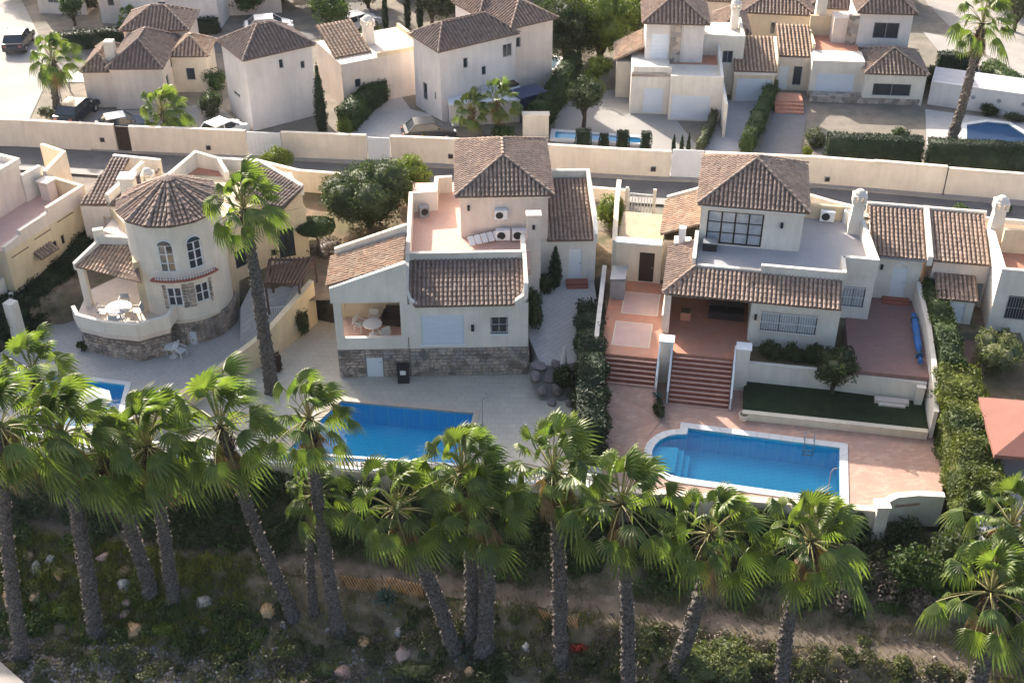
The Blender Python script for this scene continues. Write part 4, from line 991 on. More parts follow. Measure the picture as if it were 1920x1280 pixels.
# house front block
bF = [(-.35, .5), (4.45, .5), (4.45, 6), (-.35, 6)]; oW = (.6, 3.65, .75, 2.0)
shell(V3, bF, -1.2, 2.72, WHITE, {0: [oW]}, top=False); W_ = window(V3, bF, 0, oW, 3, 1, DARKF, CURT, bars=.13, barm=WHITEP)
P, d, inn = edge(bF, 0); mb = MB()
for (a, b, c, e) in ((.5, 3.75, .62, .7), (.5, 3.75, 2.05, 2.13), (.5, .58, .7, 2.05), (3.67, 3.75, .7, 2.05)): mb.obox(P((a+b)/2, (c+e)/2, -.03), d, inn, (0, 0, 1), (b-a)/2, .03, (e-c)/2)
mb.build('window_surround', PINKW, V3)
MB().box(-.12, .02, .32, .5, 1.5, 1.8).build('wall_lamp', IRON, V3)
# porch
shell(V3, [(-5.0, 4.4), (-.35, 4.4), (-.35, 6), (-5.0, 6)], 0, 2.9, CREAM, {0: [(2.3, 4.3, 0.02, 2.2)]}, top=False)
window(V3, [(-5.0, 4.4), (-.35, 4.4)], 0, (2.3, 4.3, 0.02, 2.2), 2, 1, DARKF, GLASS, name='patio_door')
MB().box(-5.1, -4.75, .45, .8, 0, 2.62).build('porch_post', WHITE, V3)
MB().box(-5.1, -.355, .42, .78, 2.62, 2.8).build('porch_beam', DARKF, V3)
MB().box(-5.12, -5.0, .8, 4.4, 0, 2.7).build('porch_wall', CREAM, V3)
MB().box(-5.0, -.35, .8, 4.4, 2.7, 2.76).build('porch_ceiling', WHITE, V3)
rf = Roof(V3, TILE, limit=300)
rf.face([(-5.25, .15, 2.78), (4.42, .15, 2.78), (4.42, 2.2, 3.5), (-3.55, 2.2, 3.5)]); rf.face([(-5.25, 5.3, 2.78), (-5.25, .15, 2.78), (-3.55, 2.2, 3.5), (-3.7, 5.3, 3.5)])
rf.ridge((-5.25, .15, 2.82), (-3.55, 2.2, 3.54)); rf.done()
# roof terrace and parapets
MB().prism([(-3.75, 2.3), (4.5, 2.3), (4.5, 3.9), (6.3, 3.9), (5.7, 9.9), (-3.75, 9.9)], 2.6, 3.08).build('terrace_floor', GREYT, V3)
MB().strip([(-3.5, 2.25), (.0, 2.25)], 3.2, 3.62, .22).build('parapet', WHITE, V3)
MB().strip([(.0, 2.22), (4.5, 2.22)], 3.0, 3.98, .24).build('parapet', WHITE, V3)
MB().strip([(4.5, 2.1), (4.5, 3.95)], 2.9, 4.0, .22).build('parapet', WHITE, V3)
MB().strip([(4.5, 3.9), (6.35, 3.9), (5.65, 9.8)], [2.9, 2.9, 2.9], 4.0, .24).build('parapet', WHITE, V3)
MB().strip([(2.2, 9.9), (5.6, 9.9)], 2.9, 4.0, .22).build('parapet', WARM, V3)
bJ = [(4.46, 3.85), (6.45, 3.85), (6.45, 9.9), (4.46, 9.9)]; oJ = (.35, 1.6, .75, 2.1)
shell(V3, bJ, -.05, 3.0, WHITE, {0: [oJ]}, top=False); window(V3, bJ, 0, oJ, 2, 1, DARKF, CURT, bars=.14, barm=WHITEP)
# upper room
bU = [(-3.6, 5.55), (2.2, 5.55), (2.2, 11.4), (-3.6, 11.4)]; oG = (.4, 3.6, 3.15, 5.3)
shell(V3, bU, 0, 5.72, WHITE, {0: [oG]}); gd = window(V3, bU, 0, oG, 4, 3, DARKF, CURT, fr=.09, name='glazed_door')
MB().box(-3.7, 2.3, 5.40, 5.54, 5.55, 5.76).build('eave_moulding', WHITEP, V3)
MB().box(.95, 1.1, 5.38, 5.55, 4.6, 4.9).build('wall_lamp', IRON, V3)
rf = Roof(V3, TILE, limit=0); hip(rf, -3.85, 2.45, 5.25, 11.6, 5.78, 7.45, 3.0); rf.done()
MB().strip([(-3.72, 2.4), (-3.72, 5.6)], 2.9, 3.9, .2).build('parapet', WHITE, V3)
# left lower roof and the small white vents
rf = Roof(V3, TILEO, limit=0); rf.face([(-5.85, 6.6, 2.85), (-3.65, 6.6, 3.75), (-3.65, 11.0, 3.75), (-5.85, 11.0, 2.85)]); rf.done(name='lower_roof')
shell(V3, [(-5.6, 6.1), (-3.65, 6.1), (-3.65, 11), (-5.6, 11)], 0, 2.8, CREAM, top=False)
MB().strip([(-5.8, 11.1), (-3.7, 11.1)], 2.5, [3.1, 3.95], .22).build('parapet', WHITE, V3)
MB().box(-4.75, -4.35, 5.3, 5.7, 3.0, 4.1).build('vent_stack', WHITEP, V3); MB().box(-5.0, -4.0, 5.25, 6.1, 2.7, 3.15).build('vent_base', WHITE, V3)
# chimney with pierced cap
def chimney(par, x, y, z0, z1, w=.62, tap=.1, cap=True):
    mb = MB(); w0 = w/2+tap; w1 = w/2; mb.add([(x-w0, y-w0, z0), (x+w0, y-w0, z0), (x+w0, y+w0, z0), (x-w0, y+w0, z0), (x-w1, y-w1, z1), (x+w1, y-w1, z1), (x+w1, y+w1, z1), (x-w1, y+w1, z1)], [(0, 1, 5, 4), (1, 2, 6, 5), (2, 3, 7, 6), (3, 0, 4, 7), (4, 5, 6, 7)])
    ch = mb.build('chimney', WHITE, par)
    if cap:
        m2 = MB(); q = w1+.1; m2.box(x-q, x+q, y-q, y+q, z1, z1+.09)
        for a in (-1, 0, 1):
            for b in (-1, 0, 1):
                if a or b: m2.box(x+a*(q-.08)-.07, x+a*(q-.08)+.07, y+b*(q-.08)-.07, y+b*(q-.08)+.07, z1+.09, z1+.42)
        m2.box(x-q, x+q, y-q, y+q, z1+.42, z1+.5); m2.lathe([(q*.95, z1+.5), (q*.8, z1+.65), (q*.45, z1+.78), (.02, z1+.83)], 10, x, y); m2.build('chimney_cap', WHITE, ch)
    return ch
chimney(V3, 5.45, 8.6, 3.0, 5.05, .62, .1)
x, y = h3(3.9, 9.55); ac('white air conditioner by the back parapet of the grey roof terrace', None, x, y, 3.08, H3[2])
x, y = h3(5.0, 9.6); T = thing('water_tank', 'small white cylinder tank beside the tall chimney', 'tank', (x, y, 3.08)); MB().lathe([(0, 0), (.2, 0), (.2, .75), (.15, .85), (0, .88)], 14).build('tank_body', PLAST, T); MB().lathe([(.06, .88), (.06, .93), (0, .93)], 8).build('lid', GREYM, T)
x, y = h3(-2.9, 5.0); T = thing('storage_box', 'dark box on the grey terrace left of the glazed doors', 'box', (x, y, 3.08), H3[2]); MB().box(-.4, .4, -.3, .3, 0, .5).build('box', IRON, T); MB().box(-.43, .43, -.33, .33, .5, .56).build('lid', GREYM, T)
# right wings
bR = [(6.46, 6.35), (9.3, 6.35), (9.3, 10.6), (6.46, 10.6)]; oD = (1.3, 2.15, .2, 2.15)
shell(V3, bR, -.05, 2.82, WHITE, {0: [oD]}); D_ = door(V3, bR, 0, oD, WHITEP, name='front_door'); P, d, inn = edge(bR, 0)
mb = MB(); mb.lathe([(.42, 0), (.42, .1), (.36, .1), (.36, 0)], 12, a0=0, a1=math.pi); m_ = mb.build('door_arch', WHITEP, D_); m_.rotation_euler = (R(90), 0, 0); m_.location = P(1.72, 2.15, .02)
for i in range(2): MB().box(7.4, 8.95, 6.0-.28*i, 6.34-.28*i, -.05, .18-.1*i).build('door_step', REDST, V3)
MB().box(7.0, 7.14, 6.2, 6.34, 2.0, 2.3).build('wall_lamp', IRON, V3)
rf = Roof(V3, TILE, limit=0); rf.face([(6.62, 6.2, 2.9), (9.45, 6.2, 2.9), (9.45, 10.4, 3.95), (6.2, 10.4, 3.95)]); rf.done(name='wing_roof')
MB().strip([(6.2, 10.5), (9.5, 10.5)], 3.4, 4.12, .2).build('parapet', WHITE, V3)
MB().strip([(9.62, 6.1), (9.62, 10.5)], 2.6, [3.2, 4.2], .3).build('parapet', WHITE, V3)
MB().bar((6.62, 6.17, 2.84), (9.4, 6.17, 2.84), .05).build('gutter', GREYM, V3)
# annex at the left
bN = [(-8.4, 5.7), (-5.62, 5.7), (-5.62, 6.2), (-8.4, 6.2)]; oN = (1.45, 2.35, 0.02, 2.05)
shell(V3, bN, -.02, 2.6, CREAM, {0: [oN]}, name='annex_wall'); door(V3, bN, 0, oN, DARKF, .1, 'annex_door', 1)
MB().box(-8.45, -5.7, 5.62, 6.25, 2.6, 2.68).build('coping', WHITEP, V3)
h3wall('cream wall running back to the street from the dark annex door', [(-8.5, 5.8), (-8.9, 11), (-9.1, 14.5)], 0, [2.6, 2.4, 2.2], .24, CREAM)
MB().box(-8.4, -5.7, 6.2, 10.5, 1.2, 2.1).build('annex_roof', mat('tan_flat_roof', (.45, .36, .25), .9, .12), V3)
T = thing('entrance_gate', 'white gate with posts at the back of the annex roof yard', 'gate', (*h3(-7.6, 14.0), 0), H3[2]); MB().box(-1.0, -.8, -.1, .1, 0, 2.0).box(.8, 1.0, -.1, .1, 0, 2.0).build('post', WHITE, T)
for k in range(8): MB().box(-.76+.2*k, -.70+.2*k, -.02, .02, .1, 1.6).build('bar', WHITEP, T)
MB().box(-.78, .78, -.03, .03, .1, .2).box(-.78, .78, -.03, .03, 1.5, 1.6).build('gate_rail', WHITEP, T)
x, y = h3(-8.0, 4.2); T = thing('storage_box', 'grey garden storage cabinet on the entrance terrace beside the left wall', 'cabinet', (x, y, 0), H3[2]); MB().box(-.42, .42, -.75, .75, 0, 1.35).build('cabinet', GREYM, T); MB().obox((0, 0, 1.42), (1, 0, .12), (0, 1, 0), (-.12, 0, 1), .46, .8, .03).build('lid', GREYM, T); MB().box(-.4, -.01, -.78, -.75, .05, 1.3).build('cabinet_door', GREYM, T); MB().box(.01, .4, -.78, -.75, .05, 1.3).build('cabinet_door', GREYM, T)
x, y = h3(9.0, 2.0); T = thing('rolled_cover', 'long blue rolled pool cover lying along the white wall of the plum side yard', 'pool cover', (x, y, .0), H3[2]-1)
MB().tube([(0, -2.4, .3), (0, -1, .33), (0, 1, .33), (0, 2.4, .28)], [.16, .2, .2, .15], 10).build('roll', BLUEC, T); 
for q in (-1.8, 0, 1.8): MB().tube([(0, q-.04, .32), (0, q+.04, .32)], .215, 10).build('strap', TEALC, T)
for q in (-1.6, 1.5): MB().box(-.2, .2, q-.05, q+.05, 0, .14).build('stand', GREYM, T)
# porch furniture of villa 3
x, y = h3(-1.6, 2.7); T = thing('sofa', 'dark wicker sofa under the porch at the head of the wide stairs', 'sofa', (x, y, 0), H3[2]); MB().box(-1, 1, -.4, .4, .05, .42).build('seat', FURN, T); MB().box(-1, 1, .28, .42, .42, .9).build('backrest', FURN, T)
for q in (-.5, .5): MB().box(q-.46, q+.46, -.38, .26, .42, .54).build('cushion', IRON, T)
x, y = h3(-3.9, 2.2); T = thing('planter', 'terracotta planter block in the sunlit left end of the porch', 'planter', (x, y, 0), H3[2]); MB().box(-.3, .3, -.3, .3, 0, .5).build('pot', TERRA, T); MB().box(-.26, .26, -.26, .26, .5, .52).build('soil', GARDEN, T)
x, y = h3(-.25, -4.35); T = thing('planter', 'round pale pot at the foot of the right stair rail', 'plant pot', (x, y, DZ)); MB().lathe([(0, 0), (.2, 0), (.3, .4), (.26, .42), (.22, .36), (0, .36)], 14).build('pot', PINKW, T); MB().lathe([(.215, .37), (0, .375)], 12).build('soil', GARDEN, T)
x, y = h3(-4.95, -3.9); T = thing('planter', 'pale urn with blue plant at the foot of the left stair rail', 'plant pot', (x, y, DZ)); MB().lathe([(0, 0), (.16, 0), (.3, .45), (.27, .5), (.22, .42), (0, .42)], 14).build('pot', PINKW, T); foliage('foliage', T, [(0, 0, .7, .28, .28, .28)], 160, .06, L_AGAVE, 3, .4)
# small shed between hedge and house 4
x, y = h3(11.2, 5.0); T = thing('garden_shed', 'small white store with a tiled lean-to roof beyond the tall hedge', 'shed', (x, y, 0), H3[2])
sp = [(-1, -.6), (1, -.6), (1, 1.2), (-1, 1.2)]; shell(T, sp, -.5, 1.55, WHITE, {0: [(.35, 1.55, .0, 1.35)]}); door(T, sp, 0, (.35, 1.55, 0, 1.35), WHITEP, panels=1); rs = Roof(T, TILE, limit=60); rs.face([(-1.15, -.8, 1.6), (1.15, -.8, 1.6), (1.15, 1.3, 2.1), (-1.15, 1.3, 2.1)]); rs.done()

# ---------------------------------------------------------------- HOUSE 4 (right edge)
V4 = thing('villa', 'cream villa cut by the right edge with a terracotta roof terrace and round-capped chimney', 'house', (H3[0], H3[1], 0), H3[2])
b4 = [(13.05, 4.0), (20, 4.0), (20, 11), (13.05, 11)]; o4 = (.75, 3.4, .85, 2.35)
shell(V4, b4, -.8, 3.1, WHITE, {0: [o4], 3: [(2.2, 3.2, .6, 2.0)]}, top=False); window(V4, b4, 0, o4, 3, 1, DARKF, GLASS, bars=.14, barm=GREYM); window(V4, b4, 3, (2.2, 3.2, .6, 2.0), 2, 1, DARKF, GLASS)
MB().box(13.1, 20, 4.1, 11, 2.9, 3.12).build('terrace_floor', TERRA, V4)
MB().strip([(20, 4.1), (13.17, 4.1), (13.17, 9.2)], 3.1, 4.0, .24).build('parapet', WHITE, V4)
MB().strip([(13.6, 7.6), (20, 7.6)], 3.1, 4.6, .24).build('parapet', WARM, V4)
chimney(V4, 13.4, 8.9, 3.0, 5.2, .62, .1)
bR2 = [(9.9, 6.35), (13.02, 6.35), (13.02, 10.6), (9.9, 10.6)]; shell(V4, bR2, -.6, 2.82, PINKW, {0: [(2.2, 3.0, -.3, 1.6)]}); door(V4, bR2, 0, (2.2, 3.0, -.3, 1.6), GREYM)
rf = Roof(V4, TILE, limit=170); rf.face([(9.8, 6.2, 2.9), (12.95, 6.2, 2.9), (12.95, 10.4, 3.95), (9.8, 10.4, 3.95)]); rf.done(name='wing_roof')
MB().strip([(9.8, 10.5), (13.1, 10.5)], 3.4, 4.12, .2).build('parapet', WHITE, V4)
h3struct('garden_bed', lambda b: b.box(10.0, 20, -9, 6.3, -2.6, -.75), GARDEN)
h3struct('grey_yard', lambda b: b.box(9.9, 12.6, .5, 6.3, -.76, -.5), PLUM)
# gazebo roof at right
x, y = G(1925, 815, .6); T = thing('gazebo', 'reddish-brown fabric gazebo roof at the right edge beside the tall hedge', 'gazebo', (x+.6, y, -.75), -8)
rr = 2.6; Zg = 1.7; A = [(-rr, -rr*.9, Zg), (rr, -rr*.9, Zg), (rr, rr*.9, Zg), (-rr, rr*.9, Zg)]; ap = (0, 0, Zg+.95)
for i in range(4): a, b = A[i], A[(i+1) % 4]; MB().add([a, b, ap, (a[0], a[1], a[2]-.22), (b[0], b[1], b[2]-.22)], [(0, 1, 2), (3, 4, 1, 0)]).build('canopy_panel', GAZ, T)
for a in A: MB().box(a[0]*.94-.05, a[0]*.94+.05, a[1]*.94-.05, a[1]*.94+.05, 0, Zg).build('post', IRON, T)
sheet('shaded_terrace', [h3(10.6, -14), h3(20, -14), h3(20, -4.6), h3(10.6, -4.6)], -.74, GREYT)

# ---------------------------------------------------------------- HOUSE 1 (left villa with the round tower)
V1 = thing('villa', 'white villa with a round two-storey tower under a conical tiled roof', 'house', (-19.4, 61.9, 0), 0)
o1 = lambda p: (p[0]+19.4, p[1]-61.9); q1 = lambda px, py, z: o1(G(px, py, z))
RT = 2.7; seg = 40
def cyl(z0, z1, r, m, name, op=(), depth=.15):
    """round wall with openings (a0, a1, z0, z1) in degrees"""
    mb = MB(); As = sorted({*[360*k/seg for k in range(seg+1)], *[a for o in op for a in o[:2]]}); Zs = sorted({z0, z1, *[z for o in op for z in o[2:4]]})
    c = lambda a, z, rr=r: (rr*math.cos(R(a)), rr*math.sin(R(a)), z)
    for i in range(len(As)-1):
        for j in range(len(Zs)-1):
            am, zm = (As[i]+As[i+1])/2, (Zs[j]+Zs[j+1])/2; rr = r
            if any(o[0] < am < o[1] and o[2] < zm < o[3] for o in op): rr = r-depth
            mb.quad(c(As[i], Zs[j], rr), c(As[i+1], Zs[j], rr), c(As[i+1], Zs[j+1], rr), c(As[i], Zs[j+1], rr))
    for (a0, a1, e, f) in op:
        for a in (a0, a1): mb.quad(c(a, e), c(a, f), c(a, f, r-depth), c(a, e, r-depth))
        for z in (e, f): mb.quad(c(a0, z), c(a1, z), c(a1, z, r-depth), c(a0, z, r-depth))
    return mb.build(name, m, V1)
wins = [(262, 281, 3.0, 4.75), (296, 315, 3.0, 4.75), (264, 282, .75, 2.0), (298, 316, .75, 2.0)]
cyl(-.35, 6.12, RT, WHITE, 'tower_wall', wins)
cyl(-2.0, -.35, RT+.04, MORTAR, 'plinth')
rng = random.Random(8)
for k in range(26):                                     # stone facing around the drum
    a = R(215+k*6.2); rr = RT+.04; P_ = lambda u, z, kk, a=a: Vector(((rr-kk)*math.cos(a+u/rr), (rr-kk)*math.sin(a+u/rr), z))
    stones(V1, P_, None, None, .29, -1.9, -.38, rng, .30)
def arcwin(a0, a1, z0, z1, nz, arch=False):
    k = RT-.07; A = lambda t: R(a0+(a1-a0)*t); mb = MB()
    pos = lambda t, z, r=k: Vector((r*math.cos(A(t)), r*math.sin(A(t)), z))
    for t in (0.03, .5, .97): mb.bar(pos(t, z0), pos(t, z1), .035)
    for z in (z0+.03, z1-.03): mb.bar(pos(0, z), pos(.5, z), .035); mb.bar(pos(.5, z), pos(1, z), .035)
    W_ = mb.build('window', WHITEP, V1); mb = MB()
    for q in range(1, nz): z = z0+(z1-z0)*q/nz; mb.bar(pos(0, z), pos(.5, z), .022); mb.bar(pos(.5, z), pos(1, z), .022)
    mb.build('glazing_bar', WHITEP, W_)
    for t in (0, .5): MB().quad(pos(t, z0, k-.02), pos(t+.5, z0, k-.02), pos(t+.5, z1, k-.02), pos(t, z1, k-.02)).build('pane', GLASS, W_)
    if arch:
        mb = MB(); n = 10; c = pos(.5, z1, RT+.02); d = (pos(1, z1)-pos(0, z1)).normalized(); h = (pos(1, z1)-pos(0, z1)).length/2
        for q in range(n): t0, t1 = math.pi*q/n, math.pi*(q+1)/n; mb.bar(c+d*h*math.cos(t0)+Vector((0, 0, h*.8*math.sin(t0))), c+d*h*math.cos(t1)+Vector((0, 0, h*.8*math.sin(t1))), .03)
        mb.build('arch_frame', WHITEP, W_); mb = MB(); cc = pos(.5, z1, RT+.008)
        mb.add([cc+d*h*math.cos(math.pi*q/n)+Vector((0, 0, h*.8*math.sin(math.pi*q/n))) for q in range(n+1)], [tuple(range(n+1))]); mb.build('pane', GLASS, W_)
for a0, a1, z0, z1 in wins[:2]: arcwin(a0, a1, z0, z1, 3, True)
for a0, a1, z0, z1 in wins[2:]: arcwin(a0, a1, z0, z1, 2)
for (a, b, c, e) in ((259, 264, .6, 2.2), (282, 298, .6, 2.2), (316, 320, .6, 2.2)):     # stone panel between the lower windows
    L = R(b-a)*RT; P_ = lambda u, z, kk, a=a: Vector(((RT+.01-kk)*math.cos(R(a)+u/RT), (RT+.01-kk)*math.sin(R(a)+u/RT), z)); stones(V1, P_, None, None, L, c, e, rng, .27)
def arcring(a0, a1, z0, z1, r0, r1, m, name): MB().lathe([(r0, z0), (r1, z0), (r1, z1), (r0, z1)], 18, a0=R(a0), a1=R(a1)).build(name, m, V1)
arcring(250, 328, 2.52, 2.62, RT-.05, RT+.35, REDST, 'balcony_slab'); arcring(250, 328, 2.40, 2.52, RT-.05, RT+.22, WHITE, 'balcony_moulding'); arcring(252, 325, -.34, -.22, RT-.05, RT+.13, CREAM, 'plinth_moulding')
mb = MB()
for a in np.arange(256, 324, 3.2): mb.bar((( RT+.27)*math.cos(R(a)), (RT+.27)*math.sin(R(a)), 2.62), ((RT+.27)*math.cos(R(a)), (RT+.27)*math.sin(R(a)), 3.25), .014)
for z in (3.25, 2.72):
    pts = [((RT+.27)*math.cos(R(a)), (RT+.27)*math.sin(R(a)), z) for a in np.arange(256, 324, 6)]; mb.tube(pts, .02, 5)
mb.build('balcony_railing', WHITEP, V1)
# conical roof: facets fanning from the apex
rf = Roof(V1, TILE, limit=300); nf = 14; ap = Vector((0, .3, 7.5)); rE = 3.0
for k in range(nf):
    a0, a1 = R(360*k/nf-90-13), R(360*(k+1)/nf-90-13); p0, p1 = (rE*math.cos(a0), rE*math.sin(a0), 6.08), (rE*math.cos(a1), rE*math.sin(a1), 6.08); rf.face([p0, p1, tuple(ap)]); rf.ridge(p0, tuple(ap))
rf.done(name='tower_roof')
chimney(V1, -3.1, 2.6, 3.3, 6.3, .75, .06, cap=False); MB().box(-3.6, -2.6, 2.1, 3.1, 6.3, 6.42).build('chimney_cap', WHITE, V1)
chimney(V1, -2.2, 3.6, 3.5, 5.6, .5, .04, cap=True)
# body
body = [q1(262, 560, 1.0), (1.8, -.6), (2.6, 1.0), (4.6, 3.4), (6.8, 4.3), (5.7, 7.4), (-5.2, 8.4), (-5.6, 5.0), (-3.2, 1.6)]
shell(V1, body, -1.9, 3.4, WARM, {3: [(.5, 1.5, .2, 2.2)], 2: [(.4, 1.3, .8, 2.0)]}); window(V1, body, 3, (.5, 1.5, .2, 2.2), 2, 1, DARKF, GLASS); window(V1, body, 2, (.4, 1.3, .8, 2.0), 2, 1, DARKF, GLASS)
body = [(2.0, 1.0), (4.6, 3.5), (6.7, 4.35), (5.6, 7.2), (-1.4, 8.0), (-1.6, 2.0)]
shell(V1, body, 3.38, 4.3, WARM)
W1 = lambda pts, z0, z1, th=.25, m=WHITE: MB().strip(pts, z0, z1, th).build('parapet', m, V1)
W1([q1(311, 330, 5.0), q1(367, 289, 5.2), q1(409, 296, 5.2)], 4.0, [5.0, 5.4, 5.2]); W1([q1(409, 296, 5.2), q1(425, 320, 5.0)], 4.0, [5.2, 4.9])
W1([q1(409, 296, 5.0), q1(482, 300, 5.0)], 4.0, 5.0); W1([q1(487, 303, 5.0), q1(566, 347, 4.7)], 4.0, [5.1, 4.7]); W1([q1(482, 300, 5.0), q1(455, 330, 4.9)], 4.0, [5.1, 4.6])
MB().add([(*q1(330, 325, 4.35), 4.34), (*q1(420, 330, 4.35), 4.34), (*q1(405, 300, 4.35), 4.34), (*q1(365, 297, 4.35), 4.34)], [(0, 1, 2, 3)]).build('terrace_floor', TERRA, V1)
rf = Roof(V1, TILEG, limit=0); rf.face([(*q1(440, 372, 4.35), 4.35), (*q1(532, 392, 4.35), 4.35), (*q1(568, 353, 4.9), 4.9), (*q1(484, 308, 4.95), 4.95)]); rf.done(name='low_roof'); rf = Roof(V1, TILEG, limit=0); rf.face([(*q1(200, 384, 3.5), 3.5), (*q1(150, 384, 3.5), 3.5), (*q1(212, 295, 4.3), 4.3), (*q1(243, 297, 4.3), 4.3)]); rf.done(name='low_roof'); rf = Roof(V1, TILEG, limit=0); rf.face([(*q1(205, 384, 3.5), 3.5), (*q1(245, 386, 3.5), 3.5), (*q1(300, 316, 4.2), 4.2), (*q1(262, 322, 4.2), 4.2)]); rf.done(name='low_roof')
W1([q1(199, 362, 4.2), q1(268, 305, 4.6)], 3.3, [4.1, 4.7], .3); W1([q1(212, 290, 4.4), q1(300, 299, 4.4)], 3.3, 4.4)
shell(V1, [q1(150, 385, 3.4), q1(225, 388, 3.4), q1(300, 320, 3.4), q1(215, 295, 3.4)], -.5, 3.38, PINKW, {0: [(1.3, 2.0, 1.9, 2.7)]})
# porch of villa 1
zr = 2.75; pr = [q1(139, 499, zr), q1(266, 529, zr), q1(251, 457, 3.5), q1(188, 454, 3.5)]
rf = Roof(V1, TILEO, limit=0, pitch=.24); rf.face([(*pr[0], zr), (*pr[1], zr), (*pr[2], 3.5), (*pr[3], 3.5)]); rf.done(name='porch_roof')
W1([pr[0], pr[3]], 2.5, [2.95, 3.75], .22); W1([pr[3], pr[2]], 2.5, 3.95, .22); W1([pr[3], (pr[3][0]-.1, pr[3][1]+.3)], 2.5, 4.3, .6)
fl = [q1(142, 596, 0), q1(150, 612, 0), q1(200, 624, 0), q1(258, 630, 0), q1(318, 614, 0), (-.5, -1), (-2.4, .5), (-4.2, 2.2), q1(165, 545, 0)]
MB().prism(fl, -.35, -.0).build('porch_floor', PINKW, V1); fl2 = [(x*.97-.1, y*.95+.05) for x, y in fl]; MB().prism(fl2, -1.95, -.35).build('plinth', MORTAR, V1)
for i in range(4): P, d, inn = edge(fl2, i); L = (Vector(fl2[i+1])-Vector(fl2[i])).length; stones(V1, P, d, inn, L, -1.9, -.37, rng, .3)
MB().strip([fl[0], fl[1], fl[2], fl[3], fl[4], (.0, -2.72)], -.0, [.85, .85, .8, .8, .85, .9], .22).build('porch_parapet', WHITE, V1)
x, y = pr[0][0]+.3, pr[0][1]+.15; MB().box(x-.18, x+.2, y-.18, y+.2, -.35, 2.7).build('porch_post', WHITE, V1)
shell(V1, [(-5.2, 2.6), (-2.3, .9), (-2.2, 3), (-5, 4)], 0, 2.75, PINKW, {0: [(1.2, 2.8, .02, 2.1)]}); window(V1, [(-5.2, 2.6), (-2.3, .9)], 0, (1.2, 2.8, .02, 2.1), 2, 1, DARKF, GLASS, name='patio_door')
a, b = G(222, 575, .75); ptable('round glass-topped table on the left villa porch', a, b, 0, .75, CURT)
for i, (dx, dy, yw, lab) in enumerate(((-1.0, 0, 90, 'pale chair at the left of the left villa porch table'), (1.0, .1, -90, 'pale chair at the right of the left villa porch table'), (0, -.95, 180, 'pale chair in front of the left villa porch table'), (0, 1.0, 0, 'pale chair behind the left villa porch table'))):
    chair(lab, a+dx, b+dy, 0, yw, CURT)
for i, (px, py, lab) in enumerate(((308, 662, 'white plastic chair nearest the stone porch base of the left villa'), (340, 668, 'white plastic chair at the right of the small deck table'), (322, 655, 'white plastic chair behind the small deck table'))):
    a, b = G(px, py, DZ); chair(lab, a, b, DZ, 60*i)
a, b = G(325, 668, DZ); ptable('small white plastic table on the left villa deck', a, b, DZ, .4)
a, b = G(362, 642, DZ); T = thing('equipment_box', 'pale box standing against the round stone base of the tower', 'equipment box', (a, b, DZ)); MB().box(-.3, .3, -.2, .2, 0, .9).build('case', SHUT, T); MB().box(-.33, .33, -.23, .23, .9, .95).build('lid', GREYM, T)
# pergola and gate beside the tower
def P1(px, py, z): x, y = G(px, py, z); return (x, y, z)
c = [P1(497, 530, 1.4), P1(560, 533, 1.4), P1(590, 487, 1.6), P1(505, 487, 1.6)]; T = thing('pergola', 'brown slatted pergola between the left villa and the cream garden wall', 'pergola', c[0]); V = [Vector(k)-Vector(c[0]) for k in c]
MB().bar(V[0], V[1], .06).bar(V[3], V[2], .06).build('beam', BROWNW, T); MB().bar(V[0], V[3], .05).bar(V[1], V[2], .05).build('beam', BROWNW, T)
for k in range(10): t = (k+.5)/10; MB().bar(V[0].lerp(V[1], t)+Vector((0, -.15, .08)), V[3].lerp(V[2], t)+Vector((0, .15, .08)), .045).build('slat', BROWNW, T)
for v in V: MB().box(v.x-.06, v.x+.06, v.y-.06, v.y+.06, -v.z-2.2, v.z-.02).build('post', BROWNW, T)
a = Vector(P1(493, 590, -.9)); b = Vector(P1(541, 586, -.9)); T = thing('garden_gate', 'white barred gate below the brown pergola', 'gate', tuple(a-Vector((0, 0, .9)))); d = b-a
MB().bar((0, 0, .15), d+Vector((0, 0, .15)), .03).bar((0, 0, 1.35), d+Vector((0, 0, 1.35)), .03).build('gate_rail', WHITEP, T)
for k in range(12): q = d*(k/11); MB().bar(q+Vector((0, 0, .1)), q+Vector((0, 0, 1.4)), .018).build('bar', WHITEP, T)
mb = MB(); mb.add([(*G(450, 640, DZ), DZ+.01), (*G(505, 640, DZ), DZ+.01), (-12.6, 60.5, -.4), (-12.9, 66, 0), (-15.5, 65, 0), (-16.2, 61.5, -.8)], [(0, 1, 2, 3, 4, 5)]); mb.build('side_steps_path', DECK1, kind='structure')
# parasol + loungers by pool 1
a, b = G(180, 805, DZ); T = thing('parasol', 'white parasol beside the small pool, seen between the left palms', 'parasol', (a, b, DZ)); MB().tube([(0, 0, 0), (0, 0, 2.3)], .03, 8).build('pole', WHITEP, T)
for k in range(8): a0, a1 = 6.2832*k/8, 6.2832*(k+1)/8; MB().add([(0, 0, 2.4), (1.2*math.cos(a0), 1.2*math.sin(a0), 1.95), (1.2*math.cos(a1), 1.2*math.sin(a1), 1.95)], [(0, 1, 2)]).build('canopy_panel', CANV, T)
MB().lathe([(0, 0), (.3, 0), (.3, .08), (0, .08)], 12).build('base', GREYM, T)
x, y = G(1056, 716, -1.7); T = thing('parasol', 'closed grey parasol standing by the hedge right of the rock garden', 'parasol', (x, y, DZ)); MB().tube([(0, 0, 0), (0, 0, 2.6)], .025, 8).build('pole', WHITEP, T); MB().lathe([(.2, .7), (.24, 1.0), (.15, 2.0), (.06, 2.5), (0, 2.55)], 12).build('closed_canopy', CANV, T); MB().lathe([(0, 0), (.28, 0), (.28, .08), (0, .08)], 12).build('base', GREYM, T)

